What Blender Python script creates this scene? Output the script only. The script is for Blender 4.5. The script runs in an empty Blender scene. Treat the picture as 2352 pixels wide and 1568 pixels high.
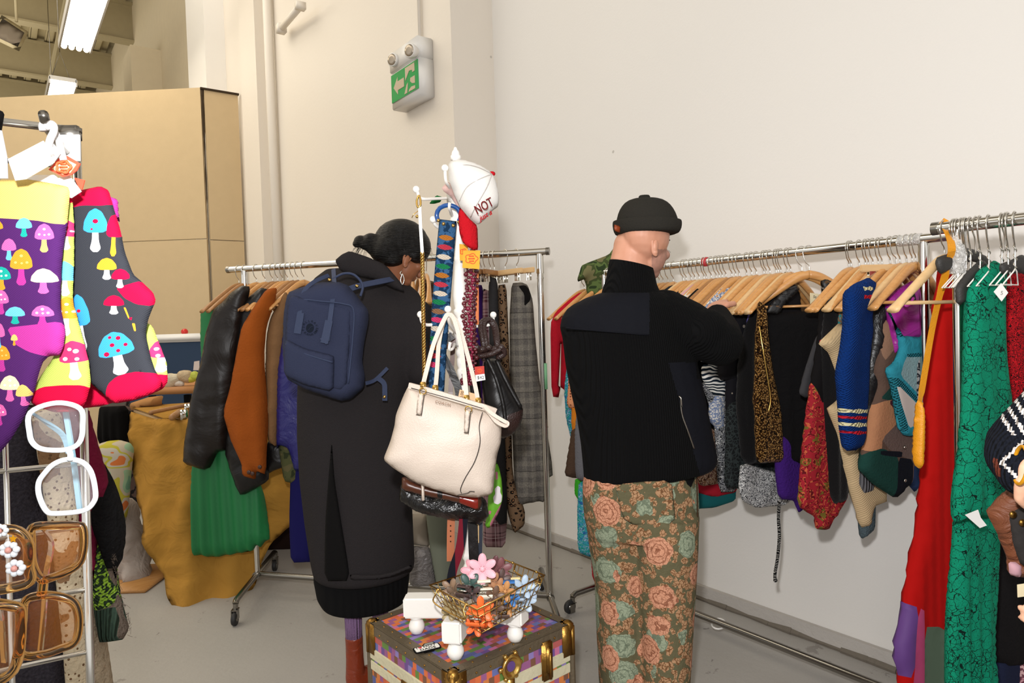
import bpy, bmesh, math, random
import numpy as np
from mathutils import Vector, Matrix, noise
from mathutils.geometry import delaunay_2d_cdt
random.seed(7)
S = bpy.context.scene
COL = S.collection
pi = math.pi
# ---------------------------------------------------------------- camera
FPX = 1580.0
CAM = Vector((0, 0, 1.4))
FH = Vector((.6, .8, 0)); RH = Vector((.8, -.6, 0)); UP = Vector((0, 0, 1))
_p = math.radians(1.70); _r = math.radians(1.8)
F = FH*math.cos(_p) - UP*math.sin(_p)
U0 = FH*math.sin(_p) + UP*math.cos(_p)
R = RH*math.cos(_r) - U0*math.sin(_r)
U = RH*math.sin(_r) + U0*math.cos(_r)
cd = bpy.data.cameras.new('camera'); cd.sensor_width = 36; cd.lens = FPX/2352*36
cd.clip_start = .05; cd.clip_end = 100
co = bpy.data.objects.new('camera', cd); COL.objects.link(co)
co.matrix_world = Matrix(((R.x, U.x, -F.x, CAM.x), (R.y, U.y, -F.y, CAM.y), (R.z, U.z, -F.z, CAM.z), (0, 0, 0, 1)))
S.camera = co
# ---------------------------------------------------------------- world, exposure, lights
S.view_settings.view_transform = 'Standard'; S.view_settings.look = 'None'
S.view_settings.gamma = 1; S.view_settings.use_curve_mapping = False
S.view_settings.exposure = 0.17
try:
    S.cycles.use_denoising = True
    S.cycles.max_bounces = 8; S.cycles.transparent_max_bounces = 12
    S.cycles.sample_clamp_indirect = 4
except Exception: pass
w = bpy.data.worlds.new('hall_light'); S.world = w; w.use_nodes = True
w.node_tree.nodes['Background'].inputs[0].default_value = (1.0, .98, .965, 1)
w.node_tree.nodes['Background'].inputs[1].default_value = .90
def lamp(name, typ, loc, aim, power, col, **kw):
    l = bpy.data.lights.new(name, typ); l.energy = power; l.color = col
    for k, v in kw.items(): setattr(l, k, v)
    o = bpy.data.objects.new(name, l); COL.objects.link(o); o.location = loc
    d = Vector(aim) - Vector(loc); o.rotation_euler = d.to_track_quat('-Z', 'Y').to_euler()
    return o
# the photographer's flash, just above and left of the lens, zoomed to the middle of the frame
_fl = CAM + UP*.24 - RH*.06
lamp('camera_flash', 'SPOT', _fl, _fl + FH*3 + RH*.75 - UP*.15, 150, (1, .99, .995), spot_size=math.radians(116), spot_blend=.75, shadow_soft_size=.035)
# ceiling bounce of the flash and the rows of fluorescent fittings overhead
lamp('ceiling_bounce', 'AREA', (-.4, .2, 5.6), (1.6, 2.6, 1.2), 48, (1, .95, .90), shape='RECTANGLE', size=5, size_y=5)
lamp('ceiling_tubes', 'AREA', (-1.4, 6.5, 6.2), (-.6, 8, 0), 320, (1, .92, .79), shape='RECTANGLE', size=5, size_y=8)
lamp('roof_fill_uplight', 'AREA', (-2.5, 15, 5.3), (-2.5, 15.5, 8), 460, (1, .92, .76), shape='RECTANGLE', size=6, size_y=14)  # added upward fill lamp to brighten the roof, standing in for tube uplight
# ---------------------------------------------------------------- geometry helpers
def hor(px): return 737 - .0314*(px - 1176)
def P(px, py, d):
    "point of the place seen at pixel px,py of the 2352x1568 photo, at depth d metres"
    return CAM + F*d + R*((px-1176)/FPX*d) + U*((784-py)/FPX*d)
def ray(px, py): return F + R*((px-1176)/FPX) + U*((784-py)/FPX)
def G(cx, cz, z=0.0): return RH*cx + FH*cz + UP*z          # camera-ground coords -> world
def Pz(px, py, z):
    r = ray(px, py); return CAM + r*((z-1.4)/r.z)
def sl(c): return c/12.92 if c <= .04045 else ((c+.055)/1.055)**2.4
def C(h, k=1.0):
    h = h.lstrip('#'); return tuple(min(1, sl(int(h[i:i+2], 16)/255)*k) for i in (0, 2, 4)) + (1,)
class Frame:
    "a vertical plane: local x horizontal, y up, z towards the viewer"
    def __init__(s, p, yaw=0.0, tilt=0.0):
        s.p = Vector(p); s.x = Vector((math.cos(yaw), math.sin(yaw), 0)); s.y = UP.copy()
        if tilt:
            n0 = s.x.cross(s.y); s.y = (UP*math.cos(tilt) + n0*math.sin(tilt)).normalized()
        s.z = s.x.cross(s.y)
    def M(s):
        m = Matrix.Identity(4)
        for i, v in enumerate((s.x, s.y, s.z, s.p)):
            for j in range(3): m[j][i] = v[j]
        return m
    def loc(s, px, py):
        r = ray(px, py); t = (s.p-CAM).dot(s.z)/r.dot(s.z); q = CAM + r*t - s.p
        return (q.dot(s.x), q.dot(s.y))
CYAW = math.atan2(-.6, .8)
def FC(px, py, d, yaw=0.0, tilt=0.0):
    "frame facing the camera (plus yaw) through the point at px,py,d"
    return Frame(P(px, py, d), CYAW+yaw, tilt)
def FY(y, x=2.4, z=1.2): return Frame((x, y, z), 0)
WM = {}
def link(o, parent=None, M=None):
    COL.objects.link(o)
    M = M or Matrix.Identity(4)
    if parent is not None:
        o.parent = parent; o.matrix_basis = WM[parent.name].inverted() @ M
    else: o.matrix_basis = M
    WM[o.name] = M.copy(); return o
def tag(o, label=None, cat=None, group=None, kind=None):
    if label: o['label'] = label
    if cat: o['category'] = cat
    if group: o['group'] = group
    if kind: o['kind'] = kind
    return o
def thing(name, loc, label, cat, group=None, M=None):
    o = bpy.data.objects.new(name, None); o.empty_display_size = .05
    link(o, None, M if M is not None else Matrix.Translation(Vector(loc))); return tag(o, label, cat, group)
def mesh_obj(name, verts, faces, mats, parent=None, M=None, smooth=True, fm=None, origin=True):
    me = bpy.data.meshes.new(name)
    if M is None:
        a = np.array([tuple(v) for v in verts], float)
        if origin:
            c = Vector(((a[:, 0].min()+a[:, 0].max())/2, (a[:, 1].min()+a[:, 1].max())/2, a[:, 2].min()))
        else: c = Vector((0, 0, 0))
        M = Matrix.Translation(c); verts = [Vector(v)-c for v in verts]
    me.from_pydata([tuple(v) for v in verts], [], faces)
    if not isinstance(mats, (list, tuple)): mats = [mats]
    for m in mats: me.materials.append(m)
    if fm is not None: me.polygons.foreach_set('material_index', fm)
    me.polygons.foreach_set('use_smooth', [smooth]*len(me.polygons))
    me.update()
    o = bpy.data.objects.new(name, me); return link(o, parent, M)
class MB:
    "collects solids into one mesh (world coordinates)"
    def __init__(s): s.v = []; s.f = []; s.m = []
    def add(s, v, f, mi=0):
        n = len(s.v); s.v += [Vector(q) for q in v]; s.f += [tuple(i+n for i in q) for q in f]; s.m += [mi]*len(f); return s
    def box(s, c, size, ax=None, mi=0, bev=0.0):
        ax = ax or (Vector((1, 0, 0)), Vector((0, 1, 0)), UP); c = Vector(c)
        h = [q/2 for q in size]
        if bev <= 0:
            v = [c + ax[0]*(sx*h[0]) + ax[1]*(sy*h[1]) + ax[2]*(sz*h[2]) for sz in (-1, 1) for sy in (-1, 1) for sx in (-1, 1)]
            return s.add(v, [(0, 2, 3, 1), (4, 5, 7, 6), (0, 1, 5, 4), (2, 6, 7, 3), (0, 4, 6, 2), (1, 3, 7, 5)], mi)
        bm = bmesh.new(); bmesh.ops.create_cube(bm, size=1)
        for q in bm.verts: q.co = Vector((q.co.x*size[0], q.co.y*size[1], q.co.z*size[2]))
        bmesh.ops.bevel(bm, geom=bm.edges[:]+bm.verts[:], offset=bev, segments=2, affect='EDGES')
        v = [c + ax[0]*q.co.x + ax[1]*q.co.y + ax[2]*q.co.z for q in bm.verts]
        bm.verts.index_update(); f = [tuple(q.index for q in fa.verts) for fa in bm.faces]; bm.free()
        return s.add(v, f, mi)
    def tube(s, pts, r, n=10, mi=0, cap=True, closed=False, flat=1.0, nrm=None):
        pts = [Vector(p) for p in pts]; k = len(pts)
        rs = r if isinstance(r, (list, tuple)) else [r]*k
        v = []; f = []; u = None
        for i, p in enumerate(pts):
            if closed: t = (pts[(i+1) % k]-pts[i-1]).normalized()
            else: t = (pts[min(i+1, k-1)]-pts[max(i-1, 0)]).normalized()
            if t.length < .5: t = Vector((0, 0, 1))
            if nrm is not None:
                u = Vector(nrm) - t*Vector(nrm).dot(t)
            elif u is None: u = t.orthogonal()
            else: u = u - t*u.dot(t)
            u = u.normalized(); w_ = t.cross(u)
            for j in range(n):
                a = 2*pi*j/n; v.append(p + u*(math.cos(a)*rs[i]*flat) + w_*(math.sin(a)*rs[i]))
        m = k if closed else k-1
        for i in range(m):
            for j in range(n):
                a = i*n+j; b = i*n+(j+1) % n; c = ((i+1) % k)*n+(j+1) % n; d = ((i+1) % k)*n+j
                f.append((a, b, c, d))
        if cap and not closed:
            f.append(tuple(range(n))[::-1]); f.append(tuple((k-1)*n+j for j in range(n)))
        return s.add(v, f, mi)
    def cyl(s, a, b, r, n=16, mi=0): return s.tube([a, b], r, n, mi)
    def sphere(s, c, r, n=14, mi=0, sc=(1, 1, 1), ax=None):
        ax = ax or (Vector((1, 0, 0)), Vector((0, 1, 0)), UP); c = Vector(c)
        v = []; f = []; m = max(6, n//2)
        for i in range(1, m):
            th = pi*i/m
            for j in range(n):
                a = 2*pi*j/n
                v.append(c + ax[0]*(r*sc[0]*math.sin(th)*math.cos(a)) + ax[1]*(r*sc[1]*math.sin(th)*math.sin(a)) + ax[2]*(r*sc[2]*math.cos(th)))
        for i in range(m-2):
            for j in range(n):
                a = i*n+j; b = i*n+(j+1) % n; f.append((a, a+n, b+n, b))
        t = len(v); v += [c+ax[2]*r*sc[2], c-ax[2]*r*sc[2]]
        for j in range(n):
            f.append((t, j, (j+1) % n)); q = (m-2)*n; f.append((t+1, q+(j+1) % n, q+j))
        return s.add(v, f, mi)
    def lathe(s, prof, c, n=28, mi=0, axis=None):
        "prof = [(r, h)], bottom to top"
        axis = Vector(axis or (0, 0, 1)).normalized(); u = axis.orthogonal().normalized(); w_ = axis.cross(u); c = Vector(c)
        v = []; f = []
        for r, h in prof:
            for j in range(n):
                a = 2*pi*j/n; v.append(c + axis*h + (u*math.cos(a)+w_*math.sin(a))*max(r, 1e-4))
        for i in range(len(prof)-1):
            for j in range(n):
                a = i*n+j; b = i*n+(j+1) % n; f.append((a, b, b+n, a+n))
        f.append(tuple(range(n))[::-1]); f.append(tuple((len(prof)-1)*n+j for j in range(n)))
        return s.add(v, f, mi)
    def prism(s, poly, M, h, mi=0):
        "2-D polygon extruded 0..h along local z of M"
        n = len(poly); v = [M @ Vector((x, y, 0)) for x, y in poly] + [M @ Vector((x, y, h)) for x, y in poly]
        f = [tuple(range(n))[::-1], tuple(range(n, 2*n))] + [(i, (i+1) % n, (i+1) % n+n, i+n) for i in range(n)]
        return s.add(v, f, mi)
    def build(s, name, mats, parent=None, smooth=True, M=None):
        if M is not None:
            Mi = M.inverted(); return mesh_obj(name, [Mi @ q for q in s.v], s.f, mats, parent, M, smooth, s.m)
        return mesh_obj(name, s.v, s.f, mats, parent, None, smooth, s.m)
def autosmooth(o, ang=40):
    me = o.data; me.polygons.foreach_set('use_smooth', [True]*len(me.polygons))
    bm = bmesh.new(); bm.from_mesh(me)
    for e in bm.edges:
        if len(e.link_faces) == 2 and e.calc_face_angle(0) > math.radians(ang): e.smooth = False
    bm.to_mesh(me); bm.free(); return o
def chaikin(p, n=1):
    for _ in range(n):
        q = []
        for i in range(len(p)):
            a = p[i]; b = p[(i+1) % len(p)]
            q += [(a[0]*.86+b[0]*.14, a[1]*.86+b[1]*.14), (a[0]*.14+b[0]*.86, a[1]*.14+b[1]*.86)]
        p = q
    return p
def dens(p, step):
    out = []
    for i in range(len(p)):
        a = p[i]; b = p[(i+1) % len(p)]; L = math.hypot(b[0]-a[0], b[1]-a[1]); k = max(1, int(L/step))
        out += [(a[0]+(b[0]-a[0])*j/k, a[1]+(b[1]-a[1])*j/k) for j in range(k)]
    return out
def inpoly(X, Y, poly):
    X = np.asarray(X); Y = np.asarray(Y); r = np.zeros(X.shape, bool); n = len(poly)
    for i in range(n):
        x1, y1 = poly[i]; x2, y2 = poly[(i+1) % n]
        if y1 == y2: continue
        c = ((y1 > Y) != (y2 > Y)) & (X < (x2-x1)*(Y-y1)/(y2-y1)+x1); r ^= c
    return r
def bdist(X, Y, poly):
    a = np.array(poly); b = np.roll(a, -1, 0); d = b-a; L = (d**2).sum(1)+1e-12
    px = X[:, None]-a[None, :, 0]; py = Y[:, None]-a[None, :, 1]
    t = np.clip((px*d[:, 0]+py*d[:, 1])/L, 0, 1)
    return np.sqrt(((px-t*d[:, 0])**2+(py-t*d[:, 1])**2).min(1))
def puff(name, outline, fr, mats, th=.03, r=None, cell=None, patches=(), fold=None, parent=None, smooth=1, px=True, wrinkle=0.0, bend=None, M=None):
    """closed, padded cloth/leather form: the outline (photo pixels on plane fr, or metres if px=False) filled,
    rounded to thickness 2*th, with vertical folds fold=(amp, wavelength, start_y_fraction) and wrinkles.
    patches = [(outline, material_index)] are woven-in areas."""
    loc = fr.loc
    cv = (lambda pl: [loc(*q) for q in pl]) if px else (lambda pl: list(pl))
    O = cv(outline)
    if smooth: O = chaikin(O, smooth)
    ar = sum(O[i-1][0]*O[i][1]-O[i][0]*O[i-1][1] for i in range(len(O)))
    if ar < 0: O = O[::-1]
    xs = [q[0] for q in O]; ys = [q[1] for q in O]; W_, H_ = max(xs)-min(xs), max(ys)-min(ys)
    cell = cell or max(.007, min(.03, math.sqrt(W_*H_/900)))
    O = dens(O, cell); r = r or min(max(th*1.6, .012), .45*min(W_, H_))
    gx, gy = np.meshgrid(np.arange(min(xs)+cell/2, max(xs), cell), np.arange(min(ys)+cell/2, max(ys), cell))
    gx[1::2] += cell/2; gx = gx.ravel(); gy = gy.ravel()
    ok = inpoly(gx, gy, O); gx, gy = gx[ok], gy[ok]
    if len(gx):
        d = bdist(gx, gy, O); ok = d > cell*.45; gx, gy = gx[ok], gy[ok]
    pts = [Vector(q) for q in O] + [Vector((a, b)) for a, b in zip(gx, gy)]
    edges = [(i, (i+1) % len(O)) for i in range(len(O))]
    PP = []
    for pl, mi in patches:
        q = cv(pl)
        if smooth: q = chaikin(q, 1)
        q = dens(q, cell); PP.append((q, mi)); n0 = len(pts)
        pts += [Vector(z) for z in q]; edges += [(n0+i, n0+(i+1) % len(q)) for i in range(len(q))]
    vo, _, fo, *_ = delaunay_2d_cdt(pts, edges, [], 0, 1e-6)
    V = np.array([tuple(q) for q in vo]); T = [tuple(q) for q in fo]
    cen = np.array([V[list(t)].mean(0) for t in T])
    keep = inpoly(cen[:, 0], cen[:, 1], O); T = [t for t, k in zip(T, keep) if k]; cen = cen[keep]
    fm = np.zeros(len(T), int)
    for q, mi in PP: fm[inpoly(cen[:, 0], cen[:, 1], q)] = mi
    D = bdist(V[:, 0], V[:, 1], O); used = sorted({i for t in T for i in t}); D[D < 1e-5] = 0
    g = np.sqrt(np.clip(1-(1-np.clip(D/r, 0, 1))**2, 0, 1)); off = np.zeros(len(V))
    sd = (hash(name) & 0) + len(outline)*1.7 + outline[0][0]*.013
    y0, y1 = min(ys), max(ys)
    if fold:
        amp, wl, st = fold[:3]
        for i in used:
            x, y = V[i]; f = max(0, min(1, ((y1-y)/(H_+1e-9)-st)/(1-st+1e-9)))**.7
            nn = noise.noise(Vector((x*3/wl*.1+sd, y*1.2, sd)))
            off[i] += amp*f*math.sin(2*pi*x/wl + 2.5*nn + sd)*(.6+.4*noise.noise(Vector((x*7, y*2+sd, 3))))
    if wrinkle:
        for i in used:
            x, y = V[i]; off[i] += wrinkle*(noise.noise(Vector((x*14+sd, y*9, sd)))+.6*noise.noise(Vector((x*5, y*22, sd+5))))
    if bend:
        for i in used: off[i] += bend(V[i][0], V[i][1])
    idx = {}; verts = []; faces = []; fmm = []
    for i in used:
        idx[(i, 1)] = len(verts); verts.append((V[i][0], V[i][1], off[i]+th*g[i]))
        if D[i] < 1e-9: idx[(i, 0)] = idx[(i, 1)]
        else: idx[(i, 0)] = len(verts); verts.append((V[i][0], V[i][1], off[i]-th*g[i]))
    for t, m in zip(T, fm):
        a = V[list(t)]; s_ = (a[1, 0]-a[0, 0])*(a[2, 1]-a[0, 1])-(a[1, 1]-a[0, 1])*(a[2, 0]-a[0, 0])
        if s_ < 0: t = t[::-1]
        faces.append(tuple(idx[(i, 1)] for i in t)); faces.append(tuple(idx[(i, 0)] for i in t[::-1])); fmm += [int(m)]*2
    return mesh_obj(name, verts, faces, mats, parent, M or fr.M(), True, fmm)
def clay(name, mb, mats, voxel=.01, smooth=6, parent=None, colour=None):
    "fuse the collected solids into one continuous skin; colour(world point)->material index"
    a = np.array([tuple(v) for v in mb.v]); c = Vector(((a[:, 0].min()+a[:, 0].max())/2, (a[:, 1].min()+a[:, 1].max())/2, a[:, 2].min()))
    me = bpy.data.meshes.new('tmp'); me.from_pydata([tuple(v-c) for v in mb.v], [], mb.f)
    o = bpy.data.objects.new('tmp', me); COL.objects.link(o)
    m = o.modifiers.new('r', 'REMESH'); m.mode = 'VOXEL'; m.voxel_size = voxel
    s_ = o.modifiers.new('s', 'SMOOTH'); s_.factor = .5; s_.iterations = smooth
    dg = bpy.context.evaluated_depsgraph_get(); dg.update()
    me2 = bpy.data.meshes.new_from_object(o.evaluated_get(dg)); bpy.data.objects.remove(o)
    me2.name = name; me2.materials.clear()
    for q in (mats if isinstance(mats, (list, tuple)) else [mats]): me2.materials.append(q)
    mi = [0]*len(me2.polygons)
    if colour: mi = [colour(Vector(p.center)+c) for p in me2.polygons]
    me2.polygons.foreach_set('material_index', mi); me2.polygons.foreach_set('use_smooth', [True]*len(mi)); me2.update()
    return link(bpy.data.objects.new(name, me2), parent, Matrix.Translation(c))
def rings(mb, rows, n=28, mi=0, e=1.0, fr=None):
    "rows = [(py, x_left, x_right, depth, thickness)] pixels -> closed elliptical loft, seen silhouette = the pixels"
    v = []; f = []
    for row in rows:
        py, xl, xr, d, t = row[:5]; py2 = row[5] if len(row) > 5 else py
        a = P(xl, py, d); b = P(xr, py2, d); c = (a+b)/2; h = (b-a)/2
        nv = (h.cross(UP)).normalized() if fr is None else fr
        for j in range(n):
            q = 2*pi*j/n; ca = math.cos(q); sa = math.sin(q)
            ca = math.copysign(abs(ca)**e, ca); sa = math.copysign(abs(sa)**e, sa)
            v.append(c + h*ca + nv*(t/2*sa))
    k = len(rows)
    for i in range(k-1):
        for j in range(n):
            a = i*n+j; b = i*n+(j+1) % n; f.append((a, b, b+n, a+n))
    f.append(tuple(range(n))[::-1]); f.append(tuple((k-1)*n+j for j in range(n)))
    return mb.add(v, f, mi)
def limb(mb, pts, rs, n=16, mi=0):
    "tapered limb with round ends; pts world"
    pts = [Vector(p) for p in pts]; out = []; rr = []
    for i in range(len(pts)-1):
        for k in range(4):
            t = k/4; out.append(pts[i].lerp(pts[i+1], t)); rr.append(rs[i]*(1-t)+rs[i+1]*t)
    out.append(pts[-1]); rr.append(rs[-1])
    mb.tube(out, rr, n, mi)
    mb.sphere(pts[0], rs[0], n, mi); mb.sphere(pts[-1], rs[-1], n, mi); return mb
def spline(pts, k=6, closed=False):
    pts = [Vector(p) for p in pts]; n = len(pts); out = []
    g = (lambda i: pts[i % n]) if closed else (lambda i: pts[max(0, min(n-1, i))])
    for i in range(n if closed else n-1):
        p0, p1, p2, p3 = g(i-1), g(i), g(i+1), g(i+2)
        for j in range(k):
            t = j/k; out.append(.5*((2*p1)+(p2-p0)*t+(2*p0-5*p1+4*p2-p3)*t*t+(3*p1-p0-3*p2+p3)*t**3))
    if not closed: out.append(pts[-1])
    return out
def text(name, s, size, M, m, parent=None, extrude=.0006, sx=1.0, align='CENTER', shear=0.0):
    cu = bpy.data.curves.new(name, 'FONT'); cu.body = s; cu.size = size; cu.extrude = extrude
    cu.align_x = align; cu.align_y = 'CENTER'; cu.shear = shear; cu.resolution_u = 3
    o = bpy.data.objects.new('t', cu); COL.objects.link(o); dg = bpy.context.evaluated_depsgraph_get(); dg.update()
    me = bpy.data.meshes.new_from_object(o.evaluated_get(dg)); bpy.data.objects.remove(o)
    me.name = name; me.materials.clear(); me.materials.append(m)
    if sx != 1: me.transform(Matrix.Diagonal((sx, 1, 1, 1)))
    return link(bpy.data.objects.new(name, me), parent, M)
def strip(mb, pts, w_, th, nrm, mi=0, n=8):
    "flat strap along pts: width w_ across, thickness th along nrm"
    pts = [Vector(p) for p in pts]; v = []; f = []; nrm = Vector(nrm)
    for i, p in enumerate(pts):
        t = (pts[min(i+1, len(pts)-1)]-pts[max(i-1, 0)]).normalized()
        a = t.cross(nrm).normalized(); b = a.cross(t).normalized()
        ww = w_[i] if isinstance(w_, (list, tuple)) else w_
        v += [p-a*ww/2-b*th/2, p+a*ww/2-b*th/2, p+a*ww/2+b*th/2, p-a*ww/2+b*th/2]
    for i in range(len(pts)-1):
        for j in range(4):
            a = i*4+j; b = i*4+(j+1) % 4; f.append((a, b, b+4, a+4))
    k = (len(pts)-1)*4; f += [(3, 2, 1, 0), (k, k+1, k+2, k+3)]
    return mb.add(v, f, mi)
# ---------------------------------------------------------------- materials
MC = {}
class NT:
    def __init__(s, name):
        s.m = bpy.data.materials.new(name); s.m.use_nodes = True; s.t = s.m.node_tree
        s.b = s.t.nodes['Principled BSDF']; s.co = s.n('ShaderNodeTexCoord').outputs['Object']
    def n(s, typ, **kw):
        o = s.t.nodes.new(typ)
        for k, v in kw.items():
            if k.startswith('i_'): s.set(o, int(k[2:]) if k[2:].isdigit() else k[2:], v)
            else: setattr(o, k, v)
        return o
    def set(s, node, key, v):
        i = node.inputs[key]
        if isinstance(v, bpy.types.NodeSocket): s.t.links.new(v, i)
        else: i.default_value = v
    def mth(s, op, a, b=0.0, c=None):
        o = s.n('ShaderNodeMath', operation=op); s.set(o, 0, a); s.set(o, 1, b)
        if c is not None: s.set(o, 2, c)
        return o.outputs[0]
    def mapv(s, sc=(1, 1, 1), rot=(0, 0, 0), loc=(0, 0, 0), v=None):
        o = s.n('ShaderNodeMapping'); s.set(o, 0, v or s.co); o.inputs[1].default_value = loc; o.inputs[2].default_value = rot; o.inputs[3].default_value = sc
        return o.outputs[0]
    def noise(s, scale, detail=3, v=None, rough=.5, dist=0.0, col=False):
        o = s.n('ShaderNodeTexNoise'); s.set(o, 'Vector', v or s.co); o.inputs['Scale'].default_value = scale
        o.inputs['Detail'].default_value = detail; o.inputs['Roughness'].default_value = rough; o.inputs['Distortion'].default_value = dist
        return o.outputs[1] if col else o.outputs[0]
    def vor(s, scale, feature='F1', v=None, rand=1.0, out=0):
        o = s.n('ShaderNodeTexVoronoi', feature=feature); s.set(o, 'Vector', v or s.co); o.inputs['Scale'].default_value = scale; o.inputs['Randomness'].default_value = rand
        return o.outputs[out]
    def ramp(s, fac, stops, const=False):
        o = s.n('ShaderNodeValToRGB'); s.set(o, 0, fac); e = o.color_ramp.elements
        o.color_ramp.interpolation = 'CONSTANT' if const else 'LINEAR'
        while len(e) < len(stops): e.new(.5)
        for q, (p_, c_) in zip(e, stops):
            q.position = p_; q.color = C(c_) if isinstance(c_, str) else c_
        return o.outputs[0]
    def mix(s, f, a, b, mode='MIX'):
        o = s.n('ShaderNodeMix', data_type='RGBA', blend_type=mode); s.set(o, 0, f)
        for k, v in ((6, a), (7, b)): s.set(o, k, C(v) if isinstance(v, str) else v)
        return o.outputs[2]
    def xyz(s, v=None):
        o = s.n('ShaderNodeSeparateXYZ'); s.set(o, 0, v or s.co); return o.outputs
    def warp(s, sc, amt, v=None):
        a = s.n('ShaderNodeVectorMath', operation='MULTIPLY_ADD'); s.set(a, 0, s.noise(sc, 2, v, col=True)); a.inputs[1].default_value = (amt,)*3; s.set(a, 2, v or s.co)
        return a.outputs[0]
    def lt(s, a, b, w_=0.0):
        return s.mth('LESS_THAN', a, b)
    def gt(s, a, b): return s.mth('GREATER_THAN', a, b)
    def bump(s, h, st, dist=.01):
        o = s.n('ShaderNodeBump'); s.set(o, 'Height', h); o.inputs['Strength'].default_value = st; o.inputs['Distance'].default_value = dist
        s.t.links.new(o.outputs[0], s.b.inputs['Normal'])
def mat(name, col='#808080', rough=.85, metal=0.0, bump=None, pat=None, sheen=0.0, coat=0.0, var=.0, spec=None, trans=0.0, ior=1.45, alpha=None, emit=None, k=1.0):
    key = (name, col)
    if key in MC: return MC[key]
    t = NT(name); b = t.b; b.inputs['Roughness'].default_value = rough; b.inputs['Metallic'].default_value = metal
    base = C(col, k)
    if pat:
        c = pat(t)
        t.set(b, 'Base Color', c)
    elif var:
        t.set(b, 'Base Color', t.mix(t.noise(9, 5), tuple(x*(1-var) for x in base[:3])+(1,), tuple(min(1, x*(1+var)) for x in base[:3])+(1,)))
    else: b.inputs['Base Color'].default_value = base
    if spec is None and rough >= .8 and not metal: spec = .12
    if spec is not None: b.inputs['Specular IOR Level'].default_value = spec
    if sheen: b.inputs['Sheen Weight'].default_value = sheen; b.inputs['Sheen Roughness'].default_value = .5
    if coat: b.inputs['Coat Weight'].default_value = coat; b.inputs['Coat Roughness'].default_value = .15
    if trans: b.inputs['Transmission Weight'].default_value = trans; b.inputs['IOR'].default_value = ior
    if alpha is not None: b.inputs['Alpha'].default_value = alpha
    if emit: b.inputs['Emission Color'].default_value = C(emit[0]); b.inputs['Emission Strength'].default_value = emit[1]
    if bump:
        kd, sc, st = bump
        if kd == 'noise': t.bump(t.noise(sc, 4), st)
        elif kd == 'leather':
            t.bump(t.mth('ADD', t.mth('MULTIPLY', t.noise(sc*.06, 4, dist=1.5), 3.0), t.vor(sc)), st)
        elif kd == 'rib':
            x = t.xyz(); t.bump(t.mth('ADD', t.mth('SINE', t.mth('MULTIPLY', x[0], sc)), t.mth('MULTIPLY', t.noise(12, 3), 1.2)), st, .004)
        elif kd == 'ribd':   # diagonal ribs
            x = t.xyz(t.mapv(rot=(0, 0, .9))); t.bump(t.mth('SINE', t.mth('MULTIPLY', x[0], sc)), st, .004)
        elif kd == 'knit':
            x = t.xyz(); a = t.mth('SINE', t.mth('MULTIPLY', x[0], sc)); c_ = t.mth('SINE', t.mth('MULTIPLY', x[1], sc*1.3))
            t.bump(t.mth('ADD', t.mth('MULTIPLY', a, c_), t.noise(sc*.5, 2)), st, .004)
        elif kd == 'hair': t.bump(t.noise(1, 4, t.mapv(sc=(30, 30, 330), rot=(.5, .35, 0))), st, .01)
        elif kd == 'crush':
            t.bump(t.noise(sc, 5, dist=2.0), st, .02)
    MC[key] = t.m; return t.m
# colour patterns
def p_noise(cols, sc, dist=0.0, detail=3, const=True, warp=None):
    def f(t):
        v = t.warp(*warp) if warp else None
        n = t.noise(sc, detail, v, dist=dist); k = len(cols)
        return t.ramp(n, [(0 if i == 0 else .3+.4*i/(k), c) for i, c in enumerate(cols)], const)
    return f
def p_vor(cols, sc, rand=1.0):
    def f(t):
        c = t.vor(sc, rand=rand, out=1); o = t.n('ShaderNodeSeparateColor'); t.set(o, 0, c); k = len(cols)
        return t.ramp(o.outputs[0], [(i/k, q) for i, q in enumerate(cols)], True)
    return f
def p_lines(bg, ln, sc, w_=.04, warp=(60, .012)):
    def f(t):
        d = t.vor(sc, 'DISTANCE_TO_EDGE', t.warp(*warp)); return t.mix(t.lt(d, w_), bg, ln)
    return f
def p_roseline(bg, ln):
    def f(t):
        v = t.warp(34, .028); d1 = t.vor(32, 'DISTANCE_TO_EDGE', v); a = t.lt(d1, .02)
        r1 = t.vor(32, 'F1', t.warp(60, .03)); ring = t.mth('SINE', t.mth('MULTIPLY', r1, 34)); b = t.gt(ring, .965)
        d2 = t.vor(75, 'DISTANCE_TO_EDGE', t.warp(90, .008)); c = t.mth('MULTIPLY', t.lt(d2, .035), t.gt(t.noise(14, 1), .55))
        m = t.mth('MAXIMUM', a, t.mth('MAXIMUM', b, c)); return t.mix(m, bg, ln)
    return f
def p_dots(bg, dot, sc, r=.3):
    def f(t):
        return t.mix(t.lt(t.vor(sc, rand=0), r), bg, dot)
    return f
def p_stripes(cols, freq, axis=0, warp=None):
    def f(t):
        x = t.xyz(t.warp(*warp) if warp else None)[axis]; fr = t.mth('FRACT', t.mth('MULTIPLY', x, freq)); k = len(cols)
        return t.ramp(fr, [(i/k, c) for i, c in enumerate(cols)], True)
    return f
def p_plaid(bg, a, b, c, freq):
    def f(t):
        x = t.xyz(); o = C(bg)
        def st(ax, ph, w_): return t.lt(t.mth('FRACT', t.mth('ADD', t.mth('MULTIPLY', x[ax], freq), ph+20)), w_)
        o = t.mix(t.mth('MULTIPLY', t.mth('ADD', st(0, 0, .35), st(1, 0, .35)), .45), o, a)
        o = t.mix(t.mth('MULTIPLY', t.mth('ADD', st(0, .5, .08), st(1, .5, .08)), .5), o, b)
        return t.mix(t.mth('MULTIPLY', t.mth('ADD', st(0, .8, .05), st(1, .8, .05)), .5), o, c)
    return f
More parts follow.
